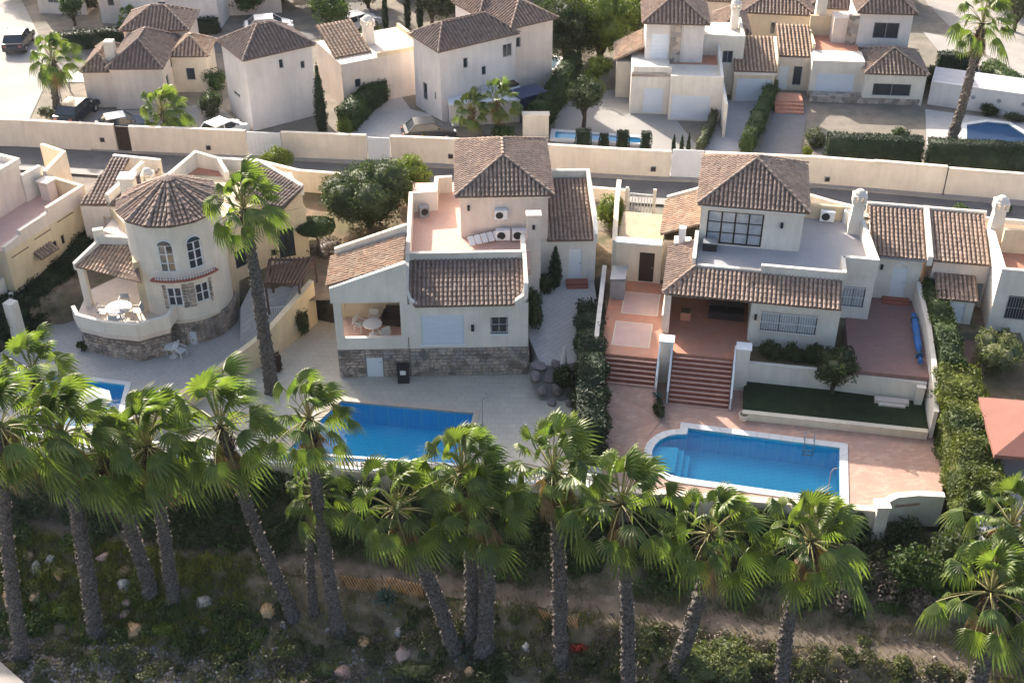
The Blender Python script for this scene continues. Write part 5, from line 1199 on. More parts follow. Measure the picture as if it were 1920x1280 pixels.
# ---------------------------------------------------------------- HOUSE 0 (left edge)
A0 = G(39, 581, -1.0); B0 = G(178, 454, 0.0); d0 = (Vector(B0)-Vector(A0)).normalized(); n0 = Vector((-d0.y, d0.x)); yaw0 = math.degrees(math.atan2(d0.y, d0.x))
V0 = thing('villa', 'long cream villa wall and terraces cut by the left edge', 'house', (*A0, 0), yaw0); L0 = (Vector(B0)-Vector(A0)).length
zt0 = HZ(*A0, 402); zt1 = HZ(*B0, 345)
b0 = [(0, 0), (L0, 0), (L0, 5), (0, 5)]
o0 = [(L0*.42, L0*.56, 1.3, 1.75), (L0*.62, L0*.66, 1.2, 1.8)]
shell(V0, b0, -1.9, 2.9, WARM, {0: o0}, top=False); MB().box(0.1, L0-.1, .1, 5, 2.5, 2.9).build('terrace_floor', PINLAY, V0)
for o in o0: window(V0, b0, 0, o, 2, 1, DARKF, GLASS)
MB().strip([(0.02, .12), (L0*.2, .12)], 2.9, [3.3, 3.4], .24).strip([(L0*.2, .12), (L0*.55, .12)], 2.9, [3.7, 3.7], .25).strip([(L0*.55, .12), (L0, .12)], 2.9, [4.0, 4.0], .24).build('parapet', PINKW, V0)
mb = MB()
for (u, z) in ((.05, 2.75), (.33, 2.95), (.62, 3.1)): mb.box(L0*u, L0*(u+.2), -.03, .0, z-.35, z-.30)
mb.build('ledge', BROWNW, V0)
rf = Roof(V0, TILE, limit=60); rf.face([(L0*.28, -.55, 1.55), (L0*.5, -.55, 1.55), (L0*.5, .02, 1.9), (L0*.28, .02, 1.9)]); rf.done(name='window_canopy')
MB().strip([(L0, 0), (L0+.1, 3.4)], -.5, [4.0, 4.1], .24).build('parapet', WARM, V0); MB().strip([(L0, 2.9), (L0+2.6, 3.6), (L0+3.2, 6)], -.5, [4.4, 4.5, 4.3], .26).build('parapet', CREAM, V0)
MB().strip([(L0+.1, 3.3), (L0-1.5, 3.4)], 2.9, [4.7, 4.7], .24).build('parapet', WHITE, V0)
MB().box(L0-.9, L0-.2, 2.0, 2.7, 2.9, 4.1).box(L0-1.0, L0-.1, 1.9, 2.8, 4.1, 4.2).build('chimney', PINKW, V0)
bh = [(-4, 3.2), (L0*.80, 3.4), (L0*.82, 10), (-4, 10)]; shell(V0, bh, -1.9, 5.4, PINKW, {0: [(2.6, 3.5, 2.95, 4.9), (5.8, 6.4, 3.9, 4.7)]}); window(V0, bh, 0, (2.6, 3.5, 2.95, 4.9), 1, 1, GREYM, CURT, name='glazed_door'); window(V0, bh, 0, (5.8, 6.4, 3.9, 4.7), 1, 1, WHITEP, CURT)
MB().strip([(-4, 3.3), (L0*.81, 3.5), (L0*.82, 8)], 5.38, 5.75, .26).build('parapet', WHITE, V0); rf = Roof(V0, TILE, limit=60); rf.face([(-4, 5, 5.45), (2.5, 5, 5.45), (2.5, 8.5, 6.0), (-4, 8.5, 6.0)]); rf.done()
MB().box(-5, -.05, .6, 3.2, -1.9, 1.2).build('wall', WHITE, V0); rf = Roof(V0, TILEG, limit=80); rf.face([(-4, .7, 2.0), (-.1, .7, 2.0), (-.1, 3.1, 2.9), (-4, 3.1, 2.9)]); rf.done(name='low_roof')
MB().strip([(-.3, .1), (-.9, -.5), (-1.6, -1.2)], -1.9, [.4, .3, .6], .26).build('garden_wall', WHITE, V0); MB().box(-2.0, -1.4, -1.6, -1.0, -1.9, .9).build('wall_pier', WHITE, V0)
a, b = G(15, 575, -1.8); T = thing('covered_pool', 'blue-grey covered spa at the left edge below the cream villa', 'spa', (a-.8, b, DZ)); MB().prism([(-1.6, -1.4), (1.6, -1.4), (1.6, 1.6), (-1.6, 1.6)], 0, .55).build('spa_body', TEALC, T); MB().prism([(-1.65, -1.45), (1.65, -1.45), (1.65, 1.65), (-1.65, 1.65)], .55, .63).build('cover', mat('slate_blue_cover', (.16, .22, .30), .7, .1), T)

# ---------------------------------------------------------------- far houses
def frame(label, x, y, yaw, z=0, name='house', cat='house'): return thing(name, label, cat, (x, y, z), yaw)
def blk(T, x0, x1, y0, y1, z1, m, op=None, roof=None, tm=None, oh=.2, z0=-.05, inset=None, wins=True):
    p = [(x0, y0), (x1, y0), (x1, y1), (x0, y1)]; shell(T, p, z0, z1, m, op)
    if op:
        for e, L in op.items():
            for o in L:
                h = o[3]-o[2]
                if len(o) > 5 and o[5] == 'D': door(T, p, e, o[:4], WHITEP, panels=1)
                elif len(o) > 5 and o[5] == 'S': shutter(T, p, e, o[:4], slat=.3)
                else: window(T, p, e, o[:4], 2 if o[1]-o[0] > .7 else 1, 1, WHITEP if len(o) > 5 and o[5] == 'W' else GREYM, GLASS, sill=None)
    if roof is not None:
        rf = Roof(T, tm or TILEG, limit=0, pitch=.3); hip(rf, x0-oh, x1+oh, y0-oh, y1+oh, z1+.02, z1+roof, inset); rf.done()
    return p
dp = .14
# white cubic house with hip roof
F2 = frame('white two-storey cubic house with a dark hip roof beside the cypress', -19.3, 84.5, 34)
blk(F2, 0, 5.3, 0, 4.3, 5.6, LILACW, {0: [(2.6, 2.95, 4.3, 5.0), (4.3, 4.65, 3.9, 4.5)], 3: [(1.2, 2.4, 1.9, 2.2)]}, 1.5, TILEG, .25)
F2b = frame('cream single-storey house with a terracotta roof and round chimney behind the cubic house', -14.0, 90.5, 28)
blk(F2b, 0, 7.0, -2.2, 3.2, 3.6, PINKW, {0: [(1, 1.5, 1.5, 2.2)]}); rf = Roof(F2b, TILEO, limit=0, pitch=.3); rf.face([(0, -1, 3.7), (3, -1, 3.7), (3, 3, 5.0), (0, 3, 5.0)]); rf.done()
chimney(F2b, 3.6, 1.0, 3.6, 5.0, .7, .05); MB().strip([(3.0, -2.1), (7, -2.1), (7, 3.1)], 3.6, 3.95, .22).build('parapet', WARM, F2b)
# brown roofed house at left
p0 = G(165, 205, .0); p1 = G(312, 208, .0); yw = math.degrees(math.atan2(p1[1]-p0[1], p1[0]-p0[0])); W0 = math.hypot(p1[0]-p0[0], p1[1]-p0[1])
F1 = frame('pinkish house with jumbled brown hip roofs behind the bushy palm', p0[0], p0[1], yw+4)
blk(F1, 0, W0*.36, .4, 5.2, 2.9, PINKW, None, 1.0, TILE, .15); blk(F1, W0*.36+.01, W0, 0, 6.4, 3.3, PINKW, {1: [(1.0, 1.7, 1.2, 2.2), (3.0, 3.4, 2.1, 2.8)]}, 1.5, TILEG, .2)
blk(F1, W0*.3, W0*1.12, 6.5, 10.5, 3.9, PINKW, None, 1.3, TILE, .25); blk(F1, W0*1.0+.02, W0*1.45, 3.2, 6.45, 3.0, CREAM, {0: [(1, 1.7, 1, 2)]}, 1.1, TILEO, .2)
chimney(F1, W0*.34, 1.6, 3.0, 4.9, .7, .03, False); MB().box(-2.4, -.01, 1, 3.6, 1.7, 1.82).build('carport_roof', mat('grey_sheet_roof', (.30, .33, .38), .6, .1), F1)
for q in (1.1, 3.5): MB().box(-2.35, -2.25, q-.05, q+.05, 0, 1.7).build('carport_post', GREYM, F1)
# long lilac house
F3 = frame('long pale two-storey house with stepped hip roofs in the middle distance', -5.3, 85.9, 33)
blk(F3, 0, 6.6, 0, 4.0, 5.7, LILACW, {0: [(2.0, 2.4, 3.9, 4.7), (3.6, 4.0, 3.0, 3.7), (5.5, 6.3, 4.0, 5.0)], 3: [(1.2, 1.9, 1.0, 2.4), (3.0, 3.25, 1.6, 2.2)]}, 1.25, TILEG, .25, inset=1.7)
blk(F3, 6.62, 10.4, .5, 6.4, 6.0, PINKW, {0: [(.4, .8, 4.3, 5.1)]}, 1.2, TILE, .3); blk(F3, 6.0, 8.6, 4.1, 7.8, 5.9, LILACW, None, 1.1, TILE, .2)
MB().box(5.0, 6.4, -.9, -.02, 1.9, 2.05).build('door_canopy', DARKF, F3)
x, y = G(1000, 200, .8); T = thing('garden_shed', 'dark blue tarpaulin shelter beside the long pale house', 'shelter', (x-.4, y, 0), 33); MB().box(-1.1, 1.1, -.8, .8, 0, 2.0).build('tarpaulin', mat('blue_tarp', (.035, .05, .10), .7, .15), T); MB().box(-1.2, 1.2, -.9, .9, 2.0, 2.08).build('roof', mat('blue_tarp2', (.05, .07, .13), .7, .15), T)
x, y = G(935, 232, 0); T = thing('garage', 'small white flat-roofed garage behind the two leaning palms', 'garage', (x-3.6, y-.6, 0), 10); gp = [(0, 0), (5.6, 0), (5.6, 3.4), (0, 3.4)]
shell(T, gp, 0, 1.75, LILACW); MB().box(-.1, 5.7, -.1, 3.5, 1.75, 1.85).build('roof', WHITEP, T); MB().box(2.6, 3.5, 1.4, 2.2, 1.85, 2.2).build('skylight', CURT, T)
x, y = G(980, 268, 0); T = thing('garden_wall', 'short cream pier standing behind the middle villa roof', 'wall', (x, y+.6, 0)); MB().box(0, 1.9, -.3, .3, 0, 2.0).build('wall', WALLM, T); MB().box(-.06, 1.96, -.36, .36, 2.0, 2.07).build('coping', WALLM, T)

# F4 white house with gabled upper floor
x, y = G(1252, 225, 0); F4 = frame('white two-storey house with a hipped upper floor and two garage shutters', x, y, -4)
blk(F4, 0, 3.9, 0, 3.2, 3.2, WHITE, {0: [(.2, 3.1, .1, 2.0, .12, 'S')]}); blk(F4, -2.9, -.01, 1.0, 5.0, 3.4, WHITE, {0: [(1.0, 2.5, .1, 2.1, .12, 'S')]}); MB().box(-2.9, 3.9, 1.0, 7.5, 3.0, 3.19).build('terrace_floor', TERRA, F4)
MB().strip([(-2.8, 1.1), (.1, 1.1)], 3.2, 3.8, .2).build('parapet', WHITE, F4); MB().strip([(.0, .1), (3.8, .1), (3.8, 5)], 3.18, [3.55, 3.55, 4.2], .2).build('parapet', WHITE, F4)
blk(F4, -1.9, 2.5, 3.6, 8.0, 6.3, LILACW, {0: [(.4, 1.8, 3.5, 5.4, .12, 'S')]}, 1.5, TILE, .35); MB().box(-.05, .75, 3.35, 3.6, 3.2, 6.28).build('stone_pilaster', STONE, F4); rf = Roof(F4, TILEO, limit=0, pitch=.3); rf.face([(-4.2, 4, 3.0), (-1.95, 4, 4.2), (-1.95, 8, 4.2), (-4.2, 8, 3.0)]); rf.done(name='low_roof')
MB().box(-4.0, -1.96, 4, 8, 0, 2.95).build('wall', CREAM, F4); MB().box(3.9, 4.1, -2.8, 7, 0, 2.6).build('wall', WHITE, F4)
# F4b garage link + F5
blk(F4, 2.6, 5.8, 5.2, 9.5, 4.3, WHITE, {0: [(1.6, 2.4, 2.6, 3.6)]}); MB().strip([(2.7, 5.3), (5.7, 5.3), (5.7, 9.4)], 4.28, 4.8, .2).build('parapet', WHITE, F4); blk(F4, 4.2, 6.6, 9.6, 14, 3.4, CREAM, None, 1.1, TILE, .2); chimney(F4, 5.2, 8.2, 4.3, 5.9, .55, .03)
x, y = G(1372, 190, 0); F5a = frame('low cream garage block under an orange-brown tiled roof, between the two white villas', x, y, -4)
p = blk(F5a, 0, 3.1, 0, 4.6, 2.4, CREAM, {0: [(.25, 2.9, .05, 1.9, .12, 'S')]}); rf = Roof(F5a, TILEO, limit=0, pitch=.3); rf.face([(-.05, -.2, 2.55), (3.2, -.2, 2.55), (3.2, 4.3, 3.7), (-.05, 4.3, 3.7)]); rf.done(); MB().box(-.1, 3.2, -.3, -.1, 2.3, 2.5).build('parapet', WHITE, F5a)
x, y = G(1452, 168, 0); F5 = frame('cream villa with orange roof terrace, grey shutter and barred window behind the long dark hedge', x, y, -5)
blk(F5, 0, 2.5, 0, 4.6, 2.7, CREAM, {0: [(.2, .95, .05, 2.0, .12, 'D'), (1.3, 2.0, .4, 2.0)]}); rf = Roof(F5, TILEO, limit=0, pitch=.3); rf.face([(0, 0, 2.8), (2.7, 0, 2.8), (2.7, 4.3, 3.8), (0, 4.3, 3.8)]); rf.done()
blk(F5, 2.5, 6.5, -1.2, 1.0, 3.0, WHITE, {0: [(.5, 3.4, .3, 1.95, .12, 'S')]}); MB().box(2.7, 6.4, 1.0, 4.6, 2.6, 2.95).build('terrace_floor', TERRA, F5); MB().strip([(2.75, 4.5), (6.3, 4.5)], 2.9, 4.6, .2).build('parapet', WARM, F5); MB().strip([(2.8, 1.0), (2.8, 4.5)], 2.9, 3.5, .2).build('parapet', WARM, F5)
blk(F5, 6.5, 11.1, -2.2, 2.6, 2.5, WHITE, {0: [(.7, 3.6, .7, 1.7)]}, 1.2, TILE, .15); blk(F5, 6.3, 10.4, 2.65, 7.6, 5.6, LILACW, {0: [(1.2, 3.2, 3.5, 4.8)]}, 1.6, TILE, .3); MB().box(5.5, 6.28, 2.6, 3.0, 2.9, 5.3).build('stone_pier', STONE, F5)
MB().box(4.4, 6.28, 2.9, 4.4, 2.9, 5.0).build('wall', PINKW, F5); chimney(F5, 3.6, 5.2, 2.9, 6.2, .8, .02)
MB().box(2.5, 10.9, -2.26, -1.22, 0, .5).build('plinth', STONE, F5)
x, y = G(1478, 205, 0); T = thing('entrance_porch', 'red tiled entrance step block between the driveway and the grey shutter', 'steps', (x, y, 0), -5); 
for i in range(3): MB().box(-1.1, 1.1, -.9+.4*i, -.5+.4*i, 0, .15+.15*i).build('step', TERRA, T)
MB().box(-1.1, 1.1, .3, 1.9, 0, .55).build('landing', TERRA, T)
# F5c: houses behind
x, y = G(1390, 95, 0); F6 = frame('cream house with gabled brown roofs behind the orange-roofed garage block', x, y, -8)
blk(F6, 0, 5.5, 0, 5, 3.4, CREAM, {0: [(2.2, 2.6, 1.6, 2.6)]}, 1.2, TILE, .3); blk(F6, 5.6, 9.6, 2, 7, 3.4, CREAM, {0: [(2.6, 3.2, 1.0, 2.4)]}, 1.4, TILEG, .3); blk(F6, -3.4, -.01, 3, 8, 3.2, PINKW, None, 1.2, TILEO, .2)
x, y = G(1345, 35, 0); F6b = frame('pinkish roofscape house at the top edge behind the gabled cream house', x, y, -6); blk(F6b, 0, 9, 0, 6, 3.0, PINKW, {0: [(2, 3, 1, 2)]}, 1.6, TILE, .3)
x, y = G(1590, 30, 0); F6c = frame('brown-roofed house at the top edge left of the right-hand street', x, y, -10); blk(F6c, 0, 5, 2, 7, 3.2, CREAM, {0: [(2, 3, 1, 2)]}, 1.6, TILEG, .3)
# white wall with round vents around the right-hand pool
A = G(1738, 196, 0); B = G(1990, 232, 0); T = thing('garden_wall', 'white wall with three round vents behind the right-hand far pool', 'wall', (*A, 0)); d = Vector(B)-Vector(A); L = d.length; T.rotation_euler = (0, 0, math.atan2(d.y, d.x))
MB().box(0, L, 0, .25, 0, 1.9).build('wall', LILACW, T); MB().box(0, L, .25, 3.2, 1.5, 1.9).build('roof', mat('pale_flat_roof', (.55, .52, .52), .9, .08), T)
for q in (.33, .52, .70):
    o = MB().lathe([(.16, 0), (.16, .04), (0, .04)], 12).build('vent', GREYM, T); o.rotation_euler = (R(90), 0, 0); o.location = (L*q, -.01, 1.1)
pu = pxs([(1812, 238), (1850, 232), (1890, 236), (1920, 255), (1930, 290), (1826, 288), (1812, 262)], 0); pool('dark blue kidney-shaped pool at the upper right', pu[::-1], COPING, .3, .5, -.1) if False else None
def surface_pool(label, poly, m=POOLT, z=.02, cw=.35):
    c = (sum(p[0] for p in poly)/len(poly), sum(p[1] for p in poly)/len(poly)); T = thing('swimming_pool', label, 'pool', (*c, z)); Q = [(p[0]-c[0], p[1]-c[1]) for p in poly]
    ar = sum(Q[i][0]*Q[(i+1) % len(Q)][1]-Q[(i+1) % len(Q)][0]*Q[i][1] for i in range(len(Q)))
    if ar < 0: Q = Q[::-1]
    n = len(Q); MB().add([(x, y, .02) for x, y in Q], [tuple(range(n))]).build('basin', m, T); MB().add([(x, y, .10) for x, y in Q], [tuple(range(n))]).build('water', WATER, T); O = offset(Q, cw)
    for i in range(n): k = (i+1) % n; MB().prism([Q[k], Q[i], O[i], O[k]], 0, .16).build('coping_slab', COPING, T)
surface_pool('dark blue kidney-shaped pool at the upper right, left of the pale vented wall', pu, mat('dark_pool_tile', (.03, .16, .36), .4, .05))
surface_pool('narrow blue pool behind the row of clipped shrubs', pxs([(1040, 262), (1205, 272), (1200, 262), (1042, 250)], 0))
surface_pool('small blue pool glimpsed beside the sloping hedge behind the cream house', pxs([(700, 150), (722, 150), (735, 112), (702, 115)], 0)); surface_pool('small round blue pool glimpsed right of the long pale house', pxs([(1020, 130), (1040, 132), (1048, 112), (1022, 108)], 0))
# top-left white apartment house and others
x, y = G(235, 52, 0); F7 = frame('white two-storey house cut by the top edge above the brown roofs', x, y, -3); blk(F7, 0, 8.6, 0, 6, 6.4, LILACW, {0: [(3.3, 4.0, 1.6, 2.4), (6.2, 6.7, 2.6, 3.3), (2.6, 3.3, 4.4, 5.4), (.8, 1.4, 3.6, 5)]}, 1.3, TILEG, .25)
blk(F7, -2.4, -.01, 1, 6, 5.0, PINKW, {0: [(.8, 1.4, 1.6, 3)]})
x, y = G(75, 25, 0); F8 = frame('pink-roofed house in the top left corner', x, y, -5); blk(F8, 0, 4.5, 0, 5, 3, PINKW, {0: [(1, 2, 1, 2)]}, 1.3, TILE, .2)
x, y = G(425, 30, 0); F9 = frame('low pinkish house at the top edge right of the white two-storey house', x, y, 10); blk(F9, 0, 5.0, 0, 5, 2.6, PINKW, {0: [(1, 2, 1, 2)]}, 1.2, TILEO, .2)
x, y = G(745, 15, 0); F10 = frame('cream house at the top edge behind the row of cypresses', x, y, 8); blk(F10, 0, 7.0, 2, 7, 3, PINKW, {0: [(2, 3, 1, 2)]}, 1.3, TILE, .2)
x, y = G(1800, 25, 0)
F11 = frame('pale house beyond the right-hand street at the top edge', x+2, y+4, -10); blk(F11, 0, 7.0, 2, 7, 3, CREAM, {0: [(2, 3, 1, 2)]}, 1.3, TILEO, .2)

# ---------------------------------------------------------------- cars
def car(label, x, y, yaw, paint, z=.02, L=4.3, W=1.75):
    T = thing('parked_car', label, 'car', (x, y, z), yaw); pm = PAINTS[paint]; h = W/2
    prof = [(-L/2, .35), (-L/2, .75), (-L/2+.15, .95), (-L/2+.9, 1.0), (L/2-.95, .98), (L/2-.2, .78), (L/2, .6), (L/2, .32)]
    def loft(prof, w_, name, m, par, tw=None):
        n = len(prof); mb = MB(); vs = [(x_, -w_*(1 if i not in (3, 4) else .97), z_) for i, (x_, z_) in enumerate(prof)]+[(x_, w_*(1 if i not in (3, 4) else .97), z_) for i, (x_, z_) in enumerate(prof)]
        mb.add(vs, [tuple(range(n)), tuple(reversed(range(n, 2*n)))]+[(i, n+i, n+(i+1) % n, (i+1) % n) for i in range(n)]); return mb.build(name, m, par)
    loft(prof, h, 'body', pm, T)
    c = [(-L*.40, .98), (-L*.27, 1.44), (L*.10, 1.47), (L*.28, .98)]; mb = MB(); k = .80
    vs = [(x_, s*h*(.93 if z_ < 1.1 else k), z_) for s in (-1, 1) for x_, z_ in c]; mb.add(vs, [(0, 1, 2, 3), (7, 6, 5, 4), (0, 4, 5, 1), (1, 5, 6, 2), (2, 6, 7, 3)]); cab = mb.build('window_band', GLASS, T)
    MB().box(-L*.275, L*.11, -h*k*1.01, h*k*1.01, 1.43, 1.49).build('car_roof', pm, T)
    for s in (-1, 1):
        for a, b in (((-L*.40, .98), (-L*.27, 1.44)), ((-L*.08, .98), (-L*.08, 1.45)), ((L*.10, 1.46), (L*.28, .98))): MB().bar((a[0], s*h*.935, a[1]), (b[0], s*h*.81, b[1]), .035).build('pillar', pm, T)
        for xx in (-L*.31, L*.31):
            w_ = MB().lathe([(0, -.1), (.31, -.1), (.33, -.05), (.33, .05), (.31, .1), (0, .1)], 16).build('wheel', TYRE, T); w_.rotation_euler = (R(90), 0, 0); w_.location = (xx, s*(h-.08), .32)
            MB().lathe([(.19, -.112), (.19, .112), (0, .112)], 10).build('rim', RIM, w_)
        MB().box(L/2-.12, L/2+.01, s*h*.62-.18, s*h*.62+.18, .62, .74).build('headlight', LAMP, T); MB().box(-L/2-.01, -L/2+.1, s*h*.7-.14, s*h*.7+.14, .7, .86).build('tail_light', REDST, T); MB().box(L*.16, L*.16+.16, s*(h+.04)-.08, s*(h+.04)+.08, .98, 1.1).build('wing_mirror', pm, T)
    return T
x, y = G(228, 252, 0); car('dark blue hatchback parked behind the street wall left of the bushy palm', x, y+.2, 25, 'blue', L=3.7, W=1.6)
x, y = G(418, 264, 0); car('white car parked in front of the white cubic house', x, y+.3, 50, 'white', L=3.8, W=1.65)
x, y = G(803, 266, 0); car('black car parked under the long pale house', x, y+.5, 12, 'dark', L=3.9, W=1.65)
x, y = G(120, 215, .3); car('dark car in the shaded carport at far left', x+1, y, 80, 'dark')
x, y = G(38, 88, 0); car('dark car on the bright concrete street at the upper left', x, y, 95, 'dark')
x, y = G(670, 55, 0); car('silver car parked on the back street left of the round dark tree', x, y, 40, 'silver'); x, y = G(505, 62, 0); car('white car on the back street behind the cubic house roof', x, y, 12, 'white')

# ---------------------------------------------------------------- vegetation, far side
def gt(label, px, py, h, r, m, z=0, **k): x, y = G(px, py, z); return tree(label, x, y, z, h, r, m, **k)
gt('olive-like round-crowned tree on the pale yard behind the clipped shrubs', 1094, 238, 3.6, 1.75, L_DARK, n=7000, size=.08, trunk=.42, squash=.8)
gt('large bright green tree at the top beside the dark tree mass', 1125, 108, 6.5, 3.8, L_LIME, n=15000, size=.13, trunk=.02, lobes=10, core=.75); gt('bright green tree at the top left of the white two-storey house roof', 1190, 70, 6.2, 3.0, L_LIME, n=11000, size=.13, trunk=.03, lobes=9, core=.75)
gt('tall dark tree behind the right end of the long pale house', 1060, 118, 6.5, 3.2, L_DARK, n=10000, size=.14, trunk=.03); gt('dark spreading tree in the top centre', 930, 10, 5.5, 5.2, L_OLIVE, n=12000, size=.16, trunk=.03)
gt('dark tree at the top right of the centre', 1020, -30, 8.0, 5.4, L_DARK, n=11000, size=.18, trunk=.03); gt('yellowish tree in the shade between the sloping hedge and the white house', 1118, 165, 2.6, 1.3, L_LIME, n=2500, size=.1, trunk=.3)
gt('dark broad tree filling the top edge between the two right-hand tree clumps', 1225, 20, 5.5, 3.2, L_DARK, n=8000, size=.15, trunk=.03); gt('green tree on the back street at the top', 622, 75, 4.4, 2.0, L_MID, n=5000, size=.12, trunk=.3); gt('round clipped dark tree beside the silver car', 697, 110, 3.4, 1.1, L_DARK, n=3500, size=.09, trunk=.1, thin=0)
gt('dark tree at the top edge above the back street', 590, 20, 5.5, 3.0, L_DARK, n=6000, size=.15, trunk=.2); gt('leafy green shrub tree in front of the white top-left house', 140, 48, 3.2, 1.3, L_MID, n=2500, size=.11, trunk=.2)
gt('dark feathery tree at the top left of the cypress row', 810, 48, 4.0, 2.0, L_OLIVE, n=3500, size=.12, trunk=.2); gt('dark tree at the right edge of the far street', 1900, 60, 5.0, 2.4, L_OLIVE, n=5000, size=.13, trunk=.2)
gt('grey-green tree at the top edge left of the cream gabled house', 1310, 8, 3.6, 2.0, L_MID, n=3500, size=.13, trunk=.2)
for (px, py, h, r, lab) in ((605, 250, 5.2, .55, 'tall dark cypress at the right corner of the white cubic house'), (724, 62, 4.6, .3, 'slim cypress at the top edge, leftmost of the three'), (765, 52, 5.0, .35, 'slim cypress at the top edge, middle one of the three'), (788, 55, 5.2, .35, 'slim cypress at the top edge, rightmost of the three')):
    x, y = G(px, py, 0); cypress(lab, x, y, 0, r, h)
for i, (px, py, w_, lab) in enumerate(((1093, 276, .55, 'widest clipped cube shrub by the narrow far pool'), (1132, 276, .30, 'small clipped shrub second from the left by the narrow far pool'), (1167, 278, .42, 'clipped shrub third from the left by the narrow far pool'), (1210, 280, .36, 'clipped shrub at the right end of the narrow far pool'))):
    x, y = G(px, py, 0); hedge(lab, [(x-w_, y-w_*.7), (x+w_, y-w_*.7), (x+w_, y+w_*.7), (x-w_, y+w_*.7)], 0, 1.35 if i != 1 else 1.05, L_CYP, 900, .06, .05, 'clipped_shrub', 'shrub')
for (px, py, lab) in ((1262, 286, 'thin sapling post left of the tall white gate'), (1277, 287, 'thin sapling nearest the tall white gate'), (1290, 285, 'thin dark conifer at the foot of the driveway')):
    x, y = G(px, py, 0); cypress(lab, x, y, 0, .16, 1.4, n=400)
GP2 = lambda L, z=0: [G(a, b, z) for a, b in L]
long_hedge('dark hedge sloping beside the cream house behind the cypress', GP2([(648, 246), (690, 205), (745, 160), (760, 128)]), 1.3, 0, 1.7, L_HEDG, 9000, .1)
long_hedge('tall dark hedge running up beside the olive-like tree', GP2([(1006, 246), (1024, 225), (1055, 180), (1075, 140)]), 1.2, 0, 2.0, L_HEDG, 9000, .1)
long_hedge('bright green narrow hedge right of the grey driveway', GP2([(1398, 290), (1420, 240), (1446, 182)]), .8, 0, 1.5, L_MID, 5000, .09); long_hedge('reddish-green narrow hedge left of the grey driveway', GP2([(1308, 292), (1325, 262), (1340, 222)]), .45, 0, 1.0, L_OLIVE, 1800, .07)
long_hedge('dark boxy hedge above the street wall, left section', GP2([(1545, 306), (1722, 314)]), 1.1, .3, 2.2, L_CYP, 8000, .07, .06); long_hedge('dark boxy hedge above the street wall, right section', GP2([(1732, 316), (1990, 330)]), 1.1, .3, 2.2, L_CYP, 9000, .07, .06)
long_hedge('dark long hedge on the back street above the brown roofs', GP2([(120, 92), (230, 82)]), 1.2, 0, 1.3, L_CYP, 3500, .1); long_hedge('short dark hedge on the far street behind the right-hand pool', GP2([(1755, 128), (1830, 130)]), .9, 0, 1.3, L_CYP, 2200, .09)
long_hedge('green hedge at the right edge beyond the vented wall', GP2([(1850, 140), (1930, 190)]), 1.2, 0, 1.2, L_MID, 3000, .1); long_hedge('small dark hedge in front of the top-left white house', GP2([(350, 62), (410, 60)]), 1.0, 0, 1.1, L_CYP, 1500, .1)
gb = lambda label, px, py, rx, ry, h, m, z=0, **k: bush(label, *G(px, py, z), z, rx, ry, h, m, **k)
gb('rounded grey-green shrub at the left end of the long dark hedge', 1528, 272, 1.0, .9, 1.4, L_OLIVE, n=2200); gb('dark rounded shrub below the barred window', 1690, 268, 1.1, .8, 1.1, L_DARK, n=2000); gb('yellow-green small plant left of the long dark hedge', 1512, 292, .4, .4, .8, L_LIME, n=600)
gb('dark rounded shrub at the foot of the white cubic house', 398, 215, 1.0, 1.4, 2.0, L_DARK, n=2500); gb('green leafy shrub between the brown-roofed and cubic houses', 405, 170, 1.1, 1.0, 2.0, L_MID, n=2000); gb('yellow-green shrub at the lower end of the sloping hedge', 650, 250, .7, .7, 1.5, L_LIME, n=1200)
gb('small bright shrub beside the black car', 800, 268, .5, .4, .9, L_LIME, n=700); gb('dark shrub against the back wall of the kidney-shaped pool', 1855, 215, .9, .5, .9, L_DARK, n=1200); gb('bright shrub at the foot of the two leaning palms', 945, 262, 1.0, .8, 1.3, L_MID, n=1500)
gb('long dark planting at the right behind the kidney-shaped pool', 1905, 228, 1.1, .5, .7, L_OLIVE, n=1200); gb('small pointed plant standing in front of the dark blue far pool', 1862, 287, .18, .18, 1.0, L_GREY, n=300)
# far palms
def fp(label, bx, by, tx, ty, r, z=0, **k):
    b = G(bx, by, z); zt = HZ(b[0], b[1], ty); xt = XAT(b[1], zt, tx); return palm(label, (*b, z), (xt, b[1], zt), r, **k)
fp('palm beside the bright concrete street at the upper left', 108, 212, 98, 112, 2.0, tr=.22); fp('short bushy palm leaning over the street wall', 305, 262, 305, 210, 2.1, tr=.25, boots=.6); fp('small palm left of the two leaning palms behind the wall', 912, 262, 882, 205, 1.5, tr=.15, boots=.5)
fp('palm in front of the small white garage, right of its leaning neighbour', 930, 258, 932, 190, 1.7, tr=.16, boots=.5); fp('tall leaning palm by the dark blue far pool at the upper right', 1779, 278, 1842, 45, 2.4, tr=.26); fp('small palm at the top left in front of the white two-storey house', 240, 62, 242, 38, 1.3, tr=.15, boots=.4)

# ---------------------------------------------------------------- vegetation, near side
x, y = G(715, 400, 0); 
gt('big round grey-green tree left of the middle villa roof terrace', 695, 428, 4.7, 3.0, mat('garden_tree_leaves', (.07, .095, .04), .6, .35, 2.2, spec=.3, transl=.22, col2=(.05, .07, .03)), n=30000, size=.09, trunk=.02, lobes=12, core=.78, thin=0); gt('yellow-green half of the garden tree clump touching the middle villa', 765, 385, 3.6, 1.95, L_LIME, n=9000, size=.09, trunk=.05, lobes=8)
x, y = G(590, 425, 2.0)
T = thing('topiary_tree', 'dark green disc-clipped topiary tree on a thin trunk above the pergola', 'tree', (x, y, 0)); foliage('crown', T, [(0, 0, 2.0, 1.3, 1.1, .42), (.3, .1, 2.1, .9, .8, .4)], 5500, .07, L_HEDG, 77, .85, .85, wig=.05); MB().tube([(0, 0, -.2), (.1, 0, 1), (0, 0, 1.8)], [.09, .07, .06], 7).build('trunk', BARK, T)
